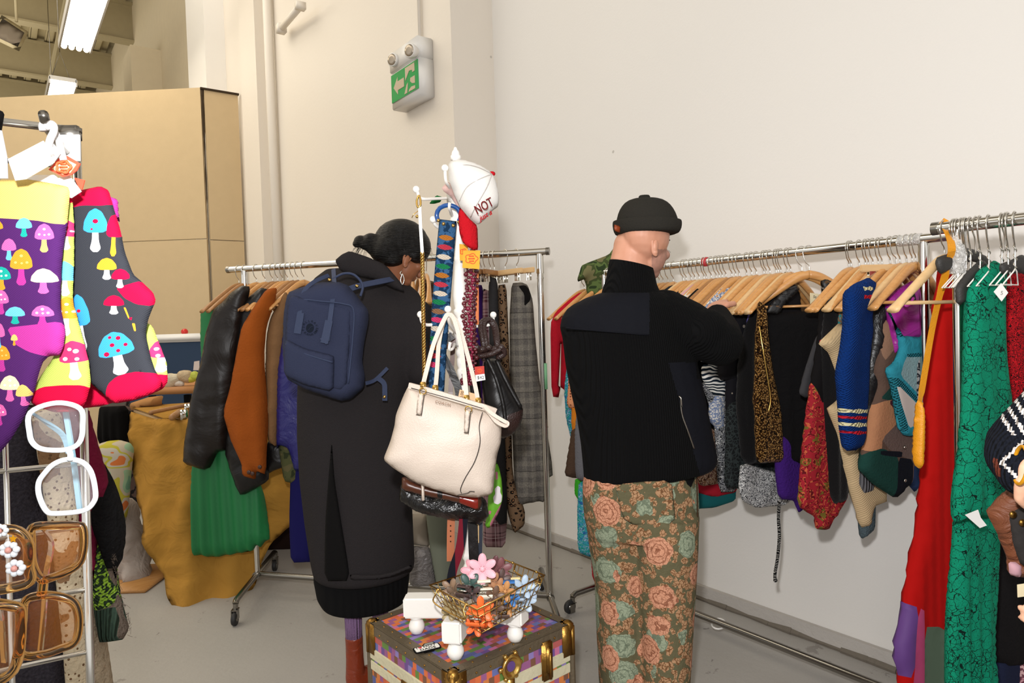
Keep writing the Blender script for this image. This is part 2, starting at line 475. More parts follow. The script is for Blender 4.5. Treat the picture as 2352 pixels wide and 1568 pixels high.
def p_glen(t):
    x = t.xyz(); o = C('#6a6560')
    def st(ax, fq, ph, w_): return t.lt(t.mth('FRACT', t.mth('ADD', t.mth('MULTIPLY', x[ax], fq), ph+20)), w_)
    blk = t.mth('ADD', st(0, 24, 0, .5), st(1, 20, 0, .5)); fine = t.mth('MULTIPLY', st(0, 160, 0, .5), .5)
    fin2 = t.mth('MULTIPLY', st(1, 170, 0, .5), .5)
    o = t.mix(t.mth('MULTIPLY', t.mth('ADD', fine, fin2), t.mth('MULTIPLY', blk, .42)), o, '#b0a898')
    o = t.mix(t.mth('MULTIPLY', t.noise(160, 2), .85), o, '#2e2c2a')
    return t.mix(t.mth('MULTIPLY', st(1, 8, 0, .03), .6), o, '#221f1e')
def p_leopard(bg, spot, ring, sc=45):
    def f(t):
        v = t.warp(40, .02); d = t.vor(sc, 'F1', v); o = t.mix(t.lt(d, .42), bg, ring); return t.mix(t.lt(d, .2), o, spot)
    return f
def p_rose_pants(t):
    v = t.warp(30, .03)
    o = t.mix(t.noise(60, 3), '#55513a', '#625d46')
    # leaves: two scales of warped cells with dark veins
    l1 = t.vor(40, 'F1', t.warp(30, .045)); lm = t.lt(l1, .52)
    le = t.vor(85, 'DISTANCE_TO_EDGE', t.warp(60, .02)); leaf = t.mix(t.noise(22, 2), '#967052', '#b08c6a')
    leaf = t.mix(t.lt(le, .08), leaf, '#6a4a30')
    o = t.mix(lm, o, leaf)
    # roses: sparse big cells with petal rings
    def rose(sc, loc, rad, c1, c2, core):
        vv = t.mapv(loc=loc, v=t.warp(45, .012)); nonlocal o
        d = t.vor(sc, 'F1', vv, .55); e = t.vor(85, 'DISTANCE_TO_EDGE', t.warp(30, .05))
        c = t.mix(t.noise(35, 2), c1, c2)
        ringm = t.gt(t.mth('SINE', t.mth('ADD', t.mth('MULTIPLY', d, 52), t.mth('MULTIPLY', t.noise(55, 1), 9))), .72)
        c = t.mix(t.mth('MULTIPLY', ringm, .75), c, core); c = t.mix(t.mth('MULTIPLY', t.lt(e, .06), .6), c, core)
        edge = t.mth('ADD', d, t.mth('MULTIPLY', t.mth('SUBTRACT', t.noise(40, 1), .5), .16))
        o = t.mix(t.lt(edge, rad), o, c)
    rose(9.2, (.03, .02, 0), .45, '#84907a', '#949c84', '#5a6452')
    rose(8.6, (.31, .37, .2), .40, '#bc8468', '#c89478', '#754430')
    return o
def p_brick(scx, scy):
    "woven rows of small coloured rectangles"
    cols = ['#c2512a', '#3f4f8c', '#b8608f', '#5b3a86', '#4f7a2c', '#c8702c', '#6b3d28', '#7f6fb0', '#a84a4c', '#d0622c', '#8a4a80', '#5060a0']
    def f(t):
        v = t.mapv(sc=(scx, scy, 1)); x = t.xyz(v); row = t.mth('FLOOR', x[1]); xx = t.mth('FLOOR', t.mth('ADD', x[0], t.mth('MULTIPLY', row, .37)))
        cb = t.n('ShaderNodeCombineXYZ'); t.set(cb, 0, xx); t.set(cb, 1, row)
        wn = t.n('ShaderNodeTexWhiteNoise', noise_dimensions='2D'); t.set(wn, 0, cb.outputs[0]); k = len(cols)
        o = t.ramp(wn.outputs[0], [(i/k, c) for i, c in enumerate(cols)], True)
        zz = t.mth('GREATER_THAN', t.mth('SINE', t.mth('ADD', t.mth('MULTIPLY', x[0], 40), t.mth('MULTIPLY', t.mth('PINGPONG', t.mth('MULTIPLY', x[1], 4), .5), 14))), .3)
        return t.mix(t.mth('MULTIPLY', zz, .13), o, '#e8c8a8')
    return f
def p_wall(a, b):
    def f(t):
        o = t.mix(t.noise(.8, 3), a, b)
        sp = t.lt(t.vor(1.6, 'F1', t.warp(7, .05)), .018); return t.mix(t.mth('MULTIPLY', sp, .5), o, '#8a8278')
    return f
def p_floor(t):
    o = t.mix(t.noise(1.3, 6), '#9a9792', '#b4b0aa'); o = t.mix(t.mth('MULTIPLY', t.noise(150, 2), .35), o, '#86827c')
    s_ = t.mth('MULTIPLY', t.gt(t.noise(5, 8, rough=.7), .64), .55); o = t.mix(s_, o, '#6e6963')
    sp = t.lt(t.vor(6, 'F1', t.warp(20, .08)), .06); o = t.mix(t.mth('MULTIPLY', sp, .6), o, '#5f5a55')
    sq = t.lt(t.vor(3, 'F1', t.warp(30, .1)), .02); return t.mix(sq, o, '#cfcac2')
m_wall = mat('wall_paint', '#e6ddcf', .55, pat=p_wall('#dedbd6', '#e4e1dc'), bump=('noise', 90, .06))
m_wall2 = mat('block_wall_paint', '#ddd3c4', .5, pat=p_wall('#dad2c6', '#e0d8cc'), bump=('noise', 40, .08))
m_farwall = mat('far_wall_paint', '#c8bba0', .7, var=.05)
m_ceil = mat('painted_steel_deck', '#b5a988', .6, var=.08)
m_beam = mat('painted_beam', '#a79b7c', .6, var=.06)
m_floor = mat('concrete_floor', '#9a9690', .55, pat=p_floor, bump=('noise', 30, .15))
m_card = mat('cardboard_sheet', '#c4ae8a', .85, var=.05, bump=('noise', 60, .05))
m_cardin = mat('corrugated_edge', '#3d3226', .9)
m_chrome = mat('chrome', '#d6d3cc', .13, 1.0)
m_chromed = mat('worn_steel', '#8f8b84', .25, 1.0)
m_gold = mat('gold_wire', '#c9a25a', .25, 1.0)
m_brass = mat('aged_brass', '#8f6b34', .38, 1.0, bump=('noise', 60, .2))
m_brassb = mat('polished_brass', '#d0a85c', .22, 1.0)
m_rubber = mat('black_rubber', '#1c1b1b', .6)
m_tube = mat('lit_tube', '#ffffff', .5, emit=('#fff3dc', 9.0))
m_white = mat('white_paint', '#efece6', .4, bump=('noise', 50, .08))
m_plast = mat('white_plastic', '#dcdad6', .4)
m_wood = mat('hanger_wood', '#d09a58', .38, pat=lambda t: t.mix(t.noise(7, 5, t.mapv(sc=(2, 14, 14)), dist=1), '#b87a3c', '#dba868'), coat=.4)
m_wood2 = mat('pale_hanger_wood', '#dcc08e', .45, pat=lambda t: t.mix(t.noise(7, 5, t.mapv(sc=(2, 14, 14))), '#c9a06a', '#e0c090'))
m_wood3 = mat('dark_hanger_wood', '#9a6a3c', .45, pat=lambda t: t.mix(t.noise(7, 5, t.mapv(sc=(2, 14, 14))), '#8a5c34', '#b0804c'))
m_black = mat('black_cloth', '#0e0d0d', .9, bump=('noise', 300, .15))
m_dkgrey = mat('charcoal_cloth', '#2c2b2c', .95, bump=('noise', 300, .3))
m_hangblk = mat('black_hanger_plastic', '#2b2927', .6, bump=('noise', 300, .2))
def cloth(col, nm='cloth', rough=.9, b=('noise', 260, .2), **kw): return mat(nm, col, rough, bump=b, **kw)
# ---------------------------------------------------------------- the hall
def struct(name, mb, m, smooth=False):
    o = mb.build(name, m, smooth=smooth); o['kind'] = 'structure'; return o
X1, X2, YC = 2.74, 2.41, 3.76
struct('floor', MB().box((-4, 9, -.05), (24, 38, .1)), m_floor)
struct('wall_right', MB().box((X1+.15, -.12, 4), (.3, 7.76, 8)), m_wall)
struct('wall_far_right', MB().box((X2+.25, YC+2.57, 4), (.5, 5.14, 8)), m_wall2)
struct('wall_beyond', MB().box((X2+.35, 18.9, 4), (.6, 20, 8)), m_farwall)
struct('wall_back', MB().box((-6, 27, 4), (22, .3, 8)), m_farwall)
p1 = MB().box((2.3, 9.35, 4), (.25, .9, 8)); struct('trim_pilaster_near', p1, m_wall)
struct('trim_pilaster_far', MB().box((2.25, 13.4, 3.1), (.5, .8, 6.2)), m_farwall)
# crumbling joint where floor meets wall
cr = MB(); q = []
for i in range(46):
    y = -1.2+i*.11; q.append(Vector((X1-.012-.012*random.random(), y, .006)))
for a, b in zip(q, q[1:]): cr.tube([a, b], [.011+.012*random.random(), .011+.01*random.random()], 6)
struct('trim_floor_joint', cr, mat('chipped_mortar', '#6f685e', .95, bump=('noise', 60, .5)))
struct('trim_kerb', MB().box((X1-.012, 1.2, .035), (.02, 5, .07)), mat('grey_kerb_paint', '#b5b0aa', .8, bump=('noise', 50, .4)))
# steel deck: trapezoid ribs running away from the camera, beams across
dk = MB()
for i in range(60):
    x = 2.3-i*.3; z = 8.0
    dk.box((x, 14, z+.09), (.17, 26, .02)); dk.box((x-.15, 14, z), (.09, 26, .02))
    for s_ in (0, 1):
        xa = x-.085-(.13 if s_ else 0)-.01
        dk.box((xa+(.005 if s_ else -.005), 14, z+.045), (.03, 26, .1))
dk.box((-6.5, 12, 8.2), (19, 34, .08))
struct('ceiling', dk, m_ceil)
for y in (9.4, 12.6, 15.6, 18.7, 21.8):
    b = MB().box((-6.5, y, 7.55), (18, .03, .75)).box((-6.5, y, 7.19), (18, .26, .035)).box((-6.5, y, 7.93), (18, .26, .035))
    o = struct('trim_beam', b, m_beam)
struct('trim_joist', MB().box((1.2, 15, 7.1), (.05, 16, .05)).box((-.6, 15, 7.12), (.06, 16, .06)), m_beam)
def fixture(y0, y1, lab, z=5.05):
    x = .97
    t = thing('fluorescent_light', (x, (y0+y1)/2, z), lab, 'ceiling light', 'fluorescent fittings under the roof')
    MB().box((x, (y0+y1)/2, z+.06), (.34, y1-y0, .06)).box((x-.17, (y0+y1)/2, z+.02), (.02, y1-y0, .1)).box((x+.17, (y0+y1)/2, z+.02), (.02, y1-y0, .1)).build('light_housing', m_plast, t, False)
    for k in range(4): MB().cyl((x-.12+.08*k, y0+.02, z), (x-.12+.08*k, y1-.02, z), .032, 10).build('fluorescent_tube', m_tube, t)
    for yy in (y0+.3, y1-.3):
        MB().tube([(x-.14, yy, z+.08), (x, yy, z+.55), (x+.14, yy, z+.08)], .006, 5).tube([(x, yy, z+.55), (x, yy, 7.9)], .006, 5).build('hanging_cable', m_chromed, t)
fixture(7.7, 10.4, 'long four tube fluorescent light, the nearer one, cut by the top edge of the photo')
fixture(12.25, 14.7, 'four tube fluorescent light farther off, just above the cardboard partition', 5.16)
# heater / speaker panel hanging under the roof, top left
hp = thing('ceiling_speaker', P(22, 72, 11), 'grey square speaker box hanging under the roof at the top left', 'speaker')
fr = FC(22, 74, 11, .3)
puff('speaker_cabinet', [(-26, 84), (4, 34), (65, 73), (44, 118)], fr, m_beam, .12, .02, smooth=0, parent=hp, cell=.08)
fr2 = Frame(fr.p+fr.z*.125, CYAW+.3); puff('speaker_grille', [(-18, 80), (6, 42), (56, 75), (41, 108)], fr2, mat('speaker_mesh', '#6f6559', .8, bump=('noise', 300, .4)), .01, .01, smooth=0, parent=hp, cell=.08)
MB().cyl(P(38, 50, 11), P(38, 0, 11)+UP*1.2, .02).build('hanging_rod', m_beam, hp)
# cardboard partition
zt = 4.13; A = Vector((1.98, 8.37, 0)); dirL = Vector((-.77, .64, 0)).normalized(); nL = dirL.cross(UP).normalized()*-1
def slab(name, a, d, L, z0, z1, th, m):
    n = d.cross(UP).normalized(); c = a + d*L/2 + UP*(z0+z1)/2
    return MB().box(c, (L, th, z1-z0), (d, n, UP)).build(name, m, pt, False)
pt = thing('cardboard_partition', A, 'tall tan cardboard partition wall with a dark torn corner seam, behind the clothes racks', 'partition')
slab('cardboard_sheet', A, dirL, 2.6, 2.45, zt+.02, .03, m_card); slab('cardboard_sheet', A+dirL*2.62, dirL, 5.2, 2.45, zt-.06, .03, m_card)
slab('cardboard_sheet', A, dirL, 3.4, 0, 2.44, .03, m_card); slab('cardboard_sheet', A+dirL*3.41, dirL, 4.5, 0, 2.44, .03, m_card)
slab('cardboard_sheet', A+Vector((.03, 0, 0)), Vector((1, 0, 0)), .37, 0, 2.43, .03, m_card); slab('cardboard_sheet', A+Vector((.03, 0, 0)), Vector((1, 0, 0)), .37, 2.44, zt, .03, m_card)
sm = MB(); pz = [A+Vector((.012, -.012, z)) for z in np.linspace(.1, zt, 60)]
sm.tube(pz, [(.006+.014*abs(noise.noise(Vector((0, 0, q.z*3)))) + (.005 if q.z > 3.6 else 0))*(1 if q.z > 2.9 else .35) for q in pz], 5); sm.build('torn_seam', m_cardin, pt)
MB().box(A+Vector((.2, -.01, zt+.01)), (.42, .05, .02)).build('top_edge', m_cardin, pt, False)
# pipe, bracket, conduit on the far wall
dp = MB().cyl((2.35, 7.1, 0), (2.35, 7.1, 7.9), .045, 16)
struct('trim_pilaster_middle', MB().box((2.36, 7.65, 4), (.12, .55, 8)), m_wall2)
tag(dp.build('drain_pipe', m_wall2), 'cream painted vertical drain pipe on the far wall beyond the exit sign', 'pipe')
br = MB(); a, b = P(646, 66, 6.6), P(690, 14, 6.0); br.tube([a, b], .03, 8); br.box(a, (.08, .08, .08)); br.box(b, (.08, .06, .06))
tag(br.build('pipe_bracket', m_wall2), 'short slanting painted bracket high up beside the drain pipe', 'bracket')
# exit sign
ex = thing('exit_sign', (2.36, 4.18, 2.93), 'green running man exit sign with two emergency lamp heads, high on the wall', 'exit sign')
Fx = 2.30
MB().box((2.355, 4.185, 3.03), (.11, .40, .25), bev=.006).build('sign_housing', m_plast, ex)
MB().box((2.35, 4.185, 3.225), (.12, .40, .135), bev=.006).build('battery_box', m_plast, ex)
MB().box((Fx-.004, 4.185, 3.045), (.006, .375, .19)).build('sign_face', mat('exit_green', '#009a52', .12, coat=.8), ex, False)
sg = MB(); Ms = Matrix(((0, 0, -1, Fx-.0075), (-1, 0, 0, 4.185), (0, 1, 0, 3.045), (0, 0, 0, 1)))   # local x -> -Y (viewer right)
g1 = [(.02, -.085), (.02, .085), (.14, .085), (.14, -.085), (.10, -.085), (.06, -.03), (.095, -.02), (.095, .0), (.055, .005), (.065, .035), (.10, .03), (.10, .045), (.055, .06), (.045, .02), (.04, -.04)]
sg.prism([(.02, .0), (.02, .085), (.15, .085), (.15, .03), (.118, .03), (.118, .045), (.075, .052), (.05, .03)], Ms, .002)
sg.prism([(.09, .0), (.15, .0), (.15, -.05), (.11, -.04), (.085, -.02)], Ms, .002); sg.prism([(.06, -.085), (.15, -.085), (.15, -.065), (.10, -.06), (.07, -.07)], Ms, .002)
sg.prism([(-.0, -.085), (.04, -.085), (.055, -.02), (.035, -.03)], Ms, .002)
sg.prism([(-.15, .0), (-.09, .06), (-.09, .03), (.0, .03), (.0, -.03), (-.09, -.03), (-.09, -.06)], Ms, .002)
sg.build('running_man_pictogram', mat('sign_beige', '#b8a890', .3), ex, False)
for px_, py_ in ((945, 117), (905, 138)):
    c = P(px_, py_, 4.5 if px_ > 930 else 4.75); ax = (Vector((-1, -.35, -.1))).normalized()
    h = MB().lathe([(.018, -.07), (.028, -.05), (.036, -.03), (.045, 0), (.045, .02), (.04, .022)], c, 20, axis=ax); h.tube([c-ax*.06, c-ax*.06+Vector((.05, 0, -.05)), c-ax*.06+Vector((.09, 0, -.055))], .014, 8)
    lh = h.build('lamp_head', m_plast, ex); MB().lathe([(.038, .018), (.038, .024), (.02, .026)], c, 20, axis=ax).build('lamp_lens', mat('lamp_reflector', '#a89c8c', .3, .6), lh)
cu = MB().tube([(2.39, 4.12, 3.29), (2.39, 4.11, 5.0), (2.39, 4.09, 7.8)], .012, 8); cu.box((2.395, 4.11, 3.82), (.03, .05, .08))
tag(cu.build('conduit_pipe', m_wall2), 'thin painted conduit running up the wall from the exit sign', 'pipe')
# ---------------------------------------------------------------- rolling racks
def rack(A, B, zr, label, ext=(.04, .04), foot=.28, fdir=None, zb=.10, rr=.016, tape=()):
    "A, B ground points of the posts"
    A = Vector(A); B = Vector(B); d = (B-A).normalized(); fd = Vector(fdir).normalized() if fdir else d.cross(UP).normalized()
    t = thing('clothes_rack', (A+B)/2, label, 'clothes rack')
    a, b = A-d*ext[0]+UP*zr, B+d*ext[1]+UP*zr
    o = MB().tube([a, b], rr, 20).build('top_rail', m_chrome, t); autosmooth(o)
    for e, s_ in ((a, -1), (b, 1)):
        autosmooth(MB().tube([e-d*s_*.004, e+d*s_*.012], rr*1.12, 18).build('end_cap', m_chromed, t))
    for Q in (A, B):
        m = MB().tube([Q+UP*zb, Q+UP*(zr-rr*.6)], .0145, 18).tube([Q+UP*(zr-.10), Q+UP*(zr-rr)], .0175, 18).tube([Q+UP*(zr-.12), Q+UP*(zr-.125)], .0165, 14)
        m.tube([Q+UP*.9, Q+UP*.905], .0165, 14); autosmooth(m.build('post', m_chrome, t))
        f = MB(); e1, e2 = Q+fd*foot, Q-fd*foot
        f.tube([e1+UP*(zb-.01), e1-fd*.02+UP*zb, e2+fd*.02+UP*zb, e2+UP*(zb-.01)], .0145, 14); f.tube([Q-fd*.03+UP*zb, Q+fd*.03+UP*zb], .019, 14)
        autosmooth(f.build('foot', m_chromed, t))
        for e in (e1, e2):
            c = MB().cyl(e+UP*(zb-.01), e+UP*(zb-.035), .012, 10); s2 = fd.cross(UP)
            for k in (-1, 1): c.box(e+UP*(zb-.058)+fd*.012+s2*.013*k, (.03, .004, .045), (fd, s2, UP))
            c.box(e+UP*(zb-.037)+fd*.005, (.035, .03, .005), (fd, s2, UP))
            cc = c.build('caster', m_chromed, t, False); wc = e+fd*.018+UP*.032
            cc2 = MB().lathe([(.012, -.011), (.028, -.011), (.032, -.006), (.032, .006), (.028, .011), (.012, .011)], wc, 20, axis=s2).build('wheel', m_rubber, cc)
            MB().lathe([(.014, -.0125), (.014, .0125)], wc, 14, axis=s2).build('wheel_hub', m_chromed, cc)
    autosmooth(MB().tube([A+UP*zb, B+UP*zb], .0145, 16).build('base_rail', m_chromed, t))
    return t
A0, A1 = G(-1.385, 3.6), G(.14, 3.19)
rkA = rack(A0, A1, 1.716, 'chrome rolling clothes rack behind the woman, holding jackets at left and trousers at right', (.09, .035), .36, G(.03, -.38), zb=.108)
B0, B1 = Vector((2.42, .985, 0)), Vector((2.42, 2.45, 0))
rkB = rack(B0, B1, 1.625, 'long chrome rolling clothes rack packed with blouses, in front of the man', (.075, .07), .27, (-1, 0, 0), zb=.085)
C0, C1 = Vector((2.09, .765, 0)), Vector((2.09, -.72, 0))
rkC = rack(C0, C1, 1.618, 'chrome clothes rack at the right edge with taped rail, holding long dresses', (.05, .05), .25, (-1, 0, 0), zb=.085, rr=.0165)
m_tape = mat('clear_tape', '#d8d6d2', .25, .3, bump=('crush', 60, .8))
for a, b, ax in ((.46, .56, 0), (.30, .44, 0)):
    autosmooth(MB().tube([Vector((2.09, a, 1.618)), Vector((2.09, b, 1.618))], .0185, 18).build('tape_wrap', m_tape, rkC))
autosmooth(MB().tube([Vector((2.09, .765, 1.49)), Vector((2.09, .765, 1.60))], .0205, 18).build('tape_wrap', m_tape, rkC))
autosmooth(MB().tube([Vector((2.42, .99, 1.625)), Vector((2.42, 1.06, 1.625))], .0185, 18).build('tape_wrap', m_tape, rkB))
MB().tube([Vector((2.42, 1.83, 1.625)), Vector((2.42, 1.85, 1.625))], .0195, 14).build('size_marker', mat('red_paper', '#b8343a', .6), rkB)
MB().box(A1+UP*1.14+RH*.012-FH*.012, (.012, .012, .12), (RH, FH, UP)).build('sticker', mat('green_sticker', '#6fa67a', .6), rkA)
# small white tag ring on the base rail of rack B
o = MB().tube([Pz(1650+16*math.cos(a), 1432+12*math.sin(a), .055) for a in np.linspace(0, 2*pi, 17)[:-1]], .004, 6, closed=True).build('size_ring', m_white)
tag(o, 'small white size ring hanging on the base rail of the long rack', 'size ring')
def yB(px):       # position along rack B rail seen at px
    r = (px-1176)/FPX; return (.8*2.42-r*.6*2.42)/(r*.8+.6)
def yC(px):
    r = (px-1176)/FPX; return (.8*2.09-r*.6*2.09)/(r*.8+.6)
def onA(px):
    r = (px-1176)/FPX; a = -1.385; b = 3.6; dx = 1.525; dz = -.41; t = (r*b-a)/(dx-r*dz); return A0.lerp(A1, t), b+dz*t
# ---------------------------------------------------------------- hangers
def hanger_mesh(kind):
    "local: origin on the rail, x across, z up"
    bd = MB(); hk = MB(); zn = -.075
    hook = [(0, 0, zn-.005), (0, 0, -.055), (-.012, 0, -.042), (-.019, 0, -.02), (-.021, 0, 0), (-.012, 0, .015), (0, 0, .020), (.014, 0, .014), (.020, 0, 0), (.017, 0, -.01)]
    hk.tube(spline(hook, 4), .0019 if kind != 'plastic' else .0025, 7)
    if kind in ('wood', 'thin', 'plastic'):
        half = .215; tk = {'wood': .011, 'thin': .007, 'plastic': .012}[kind]
        for s_ in (-1, 1):
            pts = spline([(0, 0, zn-.012), (s_*.045, 0, zn-.026), (s_*.11, .004, zn-.068), (s_*.165, .012, zn-.108), (s_*half, .02, zn-.146)], 5)
            v = []; n = 10
            k = len(pts)
            for i, p in enumerate(pts):
                u = i/(k-1); hh = .026*(1-u)+.013*u+.006*math.sin(pi*u); ty = tk*(.8+.5*u*u+(.6*max(0, u-.8)*5)*.6)
                for j in range(n):
                    a = 2*pi*j/n; v.append(p+Vector((0, ty*math.cos(a), hh*.62*math.sin(a))))
            f = []
            for i in range(k-1):
                for j in range(n): a = i*n+j; b = i*n+(j+1) % n; f.append((a, b, b+n, a+n))
            f += [tuple(range(n))[::-1], tuple((k-1)*n+j for j in range(n))]; bd.add(v, f)
        if kind != 'plastic': bd.tube([(-.185, .012, zn-.128), (.185, .012, zn-.128)], .005, 8)
    elif kind == 'wire':
        hk = MB(); hk.tube(spline([(0, 0, -.125), (0, 0, -.07), (-.012, 0, -.045), (-.020, 0, -.02), (-.021, 0, 0), (-.012, 0, .016), (0, 0, .0205), (.014, 0, .015), (.020, 0, 0), (.018, 0, -.012)], 4), .0024, 7)
        hk.tube([(.0035*math.cos(i*.9), .0035*math.sin(i*.9), -.06-.0033*i) for i in range(20)], .0016, 5)
        bd.tube([(0, 0, -.125), (.015, 0, -.132), (.07, .01, -.165), (-.07, .01, -.165), (-.015, 0, -.132)], .0018, 6, closed=True)
    else:   # straight clip hanger
        bd.box((0, 0, zn-.012), (.26, .012, .024), bev=.003)
    return bd, hk
_HB = {}
def hanger(loc, yaw, kind='wood', m=None, label='', group=None, clips=False):
    m = m or (m_wood if kind == 'wood' else m_hangblk if kind == 'plastic' else m_wood2); key = (kind, m.name, clips)
    M = Matrix.Translation(Vector(loc)) @ Matrix.Rotation(yaw, 4, 'Z')
    t = thing('clothes_hanger', loc, label, 'hanger', group, M)
    if key not in _HB:
        bd, hk = hanger_mesh(kind); out = []
        for nm, b, mm in (('hanger_body', bd, m), ('hook', hk, m_chrome)):
            me = bpy.data.meshes.new(nm); me.from_pydata([tuple(v) for v in b.v], [], b.f); me.materials.append(mm)
            me.polygons.foreach_set('use_smooth', [nm == 'hook' or kind in ('wood', 'thin', 'plastic')]*len(me.polygons)); out.append((nm, me))
        if clips:
            for sx in (-.09, .09):
                c = MB().tube([(sx, 0, -.075), (sx, 0, -.10)], .002, 6).box((sx, -.006, -.115), (.022, .003, .035)).box((sx, .006, -.115), (.022, .003, .035)).cyl((sx-.008, 0, -.112), (sx+.008, 0, -.112), .005, 8)
                me = bpy.data.meshes.new('clip'); me.from_pydata([tuple(v) for v in c.v], [], c.f); me.materials.append(m_chrome); out.append(('clip', me))
        _HB[key] = out
    for nm, me in _HB[key]:
        link(bpy.data.objects.new(nm, me), t, M)
    return t
LW = 'wooden clothes hanger packed on the long rack beyond the man'
hk1 = [75, 100, 135, 165, 205, 250, 330, 355, 395, 425, 460, 500, 520, 560, 600, 625, 650, 680, 730, 760, 790, 850, 890, 930, 990, 1010, 1040, 1090, 1110, 1130, 1180, 1210]
HPX = [1480+x/3.564 for x in hk1]
for i, px in enumerate(HPX):
    hanger((2.42, yB(px)+.0, 1.625), math.radians(-1-7*random.random()), 'wood', (m_wood, m_wood, m_wood2, m_wood)[i % 4] if i not in (14, 18) else m_wood3, LW, 'wooden hangers on the long rack')
for px in (1345, 1362, 1380, 1400, 1425, 1450): hanger((2.42, yB(px), 1.625), math.radians(-4), 'wood', None, LW, 'wooden hangers on the long rack')
# ---------------------------------------------------------------- garments on rack B: traced on the plane each one hangs in
def fB(px, yaw=-12): return Frame((2.42, yB(px), 1.2), math.radians(yaw))
def gar(name, px, outl, m, label, cat, th=.022, yaw=-12, rk='B', **kw):
    fr = fB(px, yaw) if rk == 'B' else Frame((2.09, yC(px), 1.2), math.radians(yaw))
    o = puff(name, outl, fr, m, th, **kw); return tag(o, label, cat)
# ---------------------------------------------------------------- trunk
TN, TR_, TL = G(-.192, 1.85), G(.162, 2.15), G(-.5, 2.21); ZT = .441
ta = (TR_-TN); La = ta.length; ta.normalize(); tb = ta.cross(UP)*-1; Lb = .474
TC = TN+ta*La/2+tb*Lb/2
TM = Matrix(((ta.x, tb.x, 0, TC.x), (ta.y, tb.y, 0, TC.y), (0, 0, 1, 0), (0, 0, 0, 1)))
trunk = thing('travel_chest', TC, 'old square trunk covered in multicoloured woven checks with metal edges, under the white coat stand', 'trunk')
m_chk = mat('woven_checks', '#a05050', .75, pat=p_brick(36, 58), bump=('noise', 500, .3))
def side_pat(ax):
    def f(t):
        v = t.n('ShaderNodeCombineXYZ'); x = t.xyz(); t.set(v, 0, x[ax]); t.set(v, 1, x[2]); keep = t.co; t.co = v.outputs[0]; c = p_brick(50, 26)(t); t.co = keep; return c
    return f
m_chx = mat('woven_checks_side', '#a05051', .75, pat=side_pat(0)); m_chy = mat('woven_checks_flank', '#a05052', .75, pat=side_pat(1))
m_edge = mat('tarnished_trunk_edge', '#6f6350', .5, .55, bump=('noise', 80, .3), var=.2)
m_slat = mat('cream_trunk_slat', '#c9c2a4', .6, bump=('noise', 60, .3), var=.12)
hx, hy = La/2, Lb/2
def tb_(mb, c, sz, bev=0.0, mi=0):
    return mb.box(TM @ Vector(c), sz, (ta, tb, UP), mi, bev)
def tbuild(mb, name, m, parent=trunk, smooth=False): return mb.build(name, m, parent, smooth, TM)
tbuild(tb_(MB(), (0, 0, ZT/2-.002), (La-.012, Lb-.012, ZT-.02)), 'trunk_body', m_black)
tbuild(tb_(MB(), (0, 0, ZT-.006), (La-.05, Lb-.05, .012)), 'lid_panel', m_chk)
for z, h in ((ZT-.055, .05), (.19, .34)):
    for s_ in (-1, 1):
        tbuild(tb_(MB(), (0, s_*(hy-.004), z), (La-.04, .008, h)), 'side_panel', m_chx)
        tbuild(tb_(MB(), (s_*(hx-.004), 0, z), (.008, Lb-.04, h)), 'side_panel', m_chy)
e = MB()
for s_ in (-1, 1):
    tb_(e, (0, s_*(hy-.014), ZT-.002), (La, .034, .008), .002); tb_(e, (s_*(hx-.014), 0, ZT-.002), (.034, Lb, .008), .002)
    tb_(e, (0, s_*hy, ZT-.018), (La, .006, .036), .002); tb_(e, (s_*hx, 0, ZT-.018), (.006, Lb, .036), .002)
tbuild(e, 'metal_edging', m_edge)
for z in (ZT-.098,):
    s1 = MB()
    for s_ in (-1, 1):
        tb_(s1, (0, s_*hy, z), (La-.03, .008, .036), .002); tb_(s1, (s_*hx, 0, z), (.008, Lb-.03, .036), .002); tb_(s1, (0, s_*hy, z-.040), (La-.03, .006, .030), .002); tb_(s1, (s_*hx, 0, z-.040), (.006, Lb-.03, .030), .002)
    tbuild(s1, 'cream_slat', m_slat)
nme = MB().sphere((0, 0, 0), .0035, 8); nm_ = bpy.data.meshes.new('nail_head'); nm_.from_pydata([tuple(v) for v in nme.v], [], nme.f); nm_.materials.append(m_brass)
def nail(c): link(bpy.data.objects.new('nail_head', nm_), trunk, Matrix.Translation(TM @ Vector(c)))
for k in range(9):
    u = -hx+.03+k*(La-.06)/8; v_ = -hy+.03+k*(Lb-.06)/8
    for s_ in (-1, 1):
        nail((u, s_*(hy+.003), ZT-.022)); nail((s_*(hx+.003), v_, ZT-.022)); nail((u, s_*(hy-.014), ZT+.0015)); nail((s_*(hx-.014), v_, ZT+.0015))
for sx in (-1, 1):
    for sy in (-1, 1):
        c = MB(); q = (sx*hx, sy*hy)
        c.sphere(TM @ Vector((sx*(hx-.010), sy*(hy-.010), ZT-.010)), .019, 14)
        tb_(c, (sx*(hx-.022), sy*(hy+.002), ZT-.05), (.05, .006, .10), .002); tb_(c, (sx*(hx+.002), sy*(hy-.022), ZT-.05), (.006, .05, .10), .002)
        c.tube([TM @ Vector((sx*(hx-.001), sy*(hy-.001), ZT-.01)), TM @ Vector((sx*(hx-.001), sy*(hy-.001), ZT-.10))], .009, 10)
        tbuild(c, 'corner_guard', m_brass, smooth=True)
        tbuild(MB().tube([TM @ Vector((sx*(hx-.004), sy*(hy-.004), .01)), TM @ Vector((sx*(hx-.004), sy*(hy-.004), ZT-.1))], .012, 8), 'corner_post', m_edge)
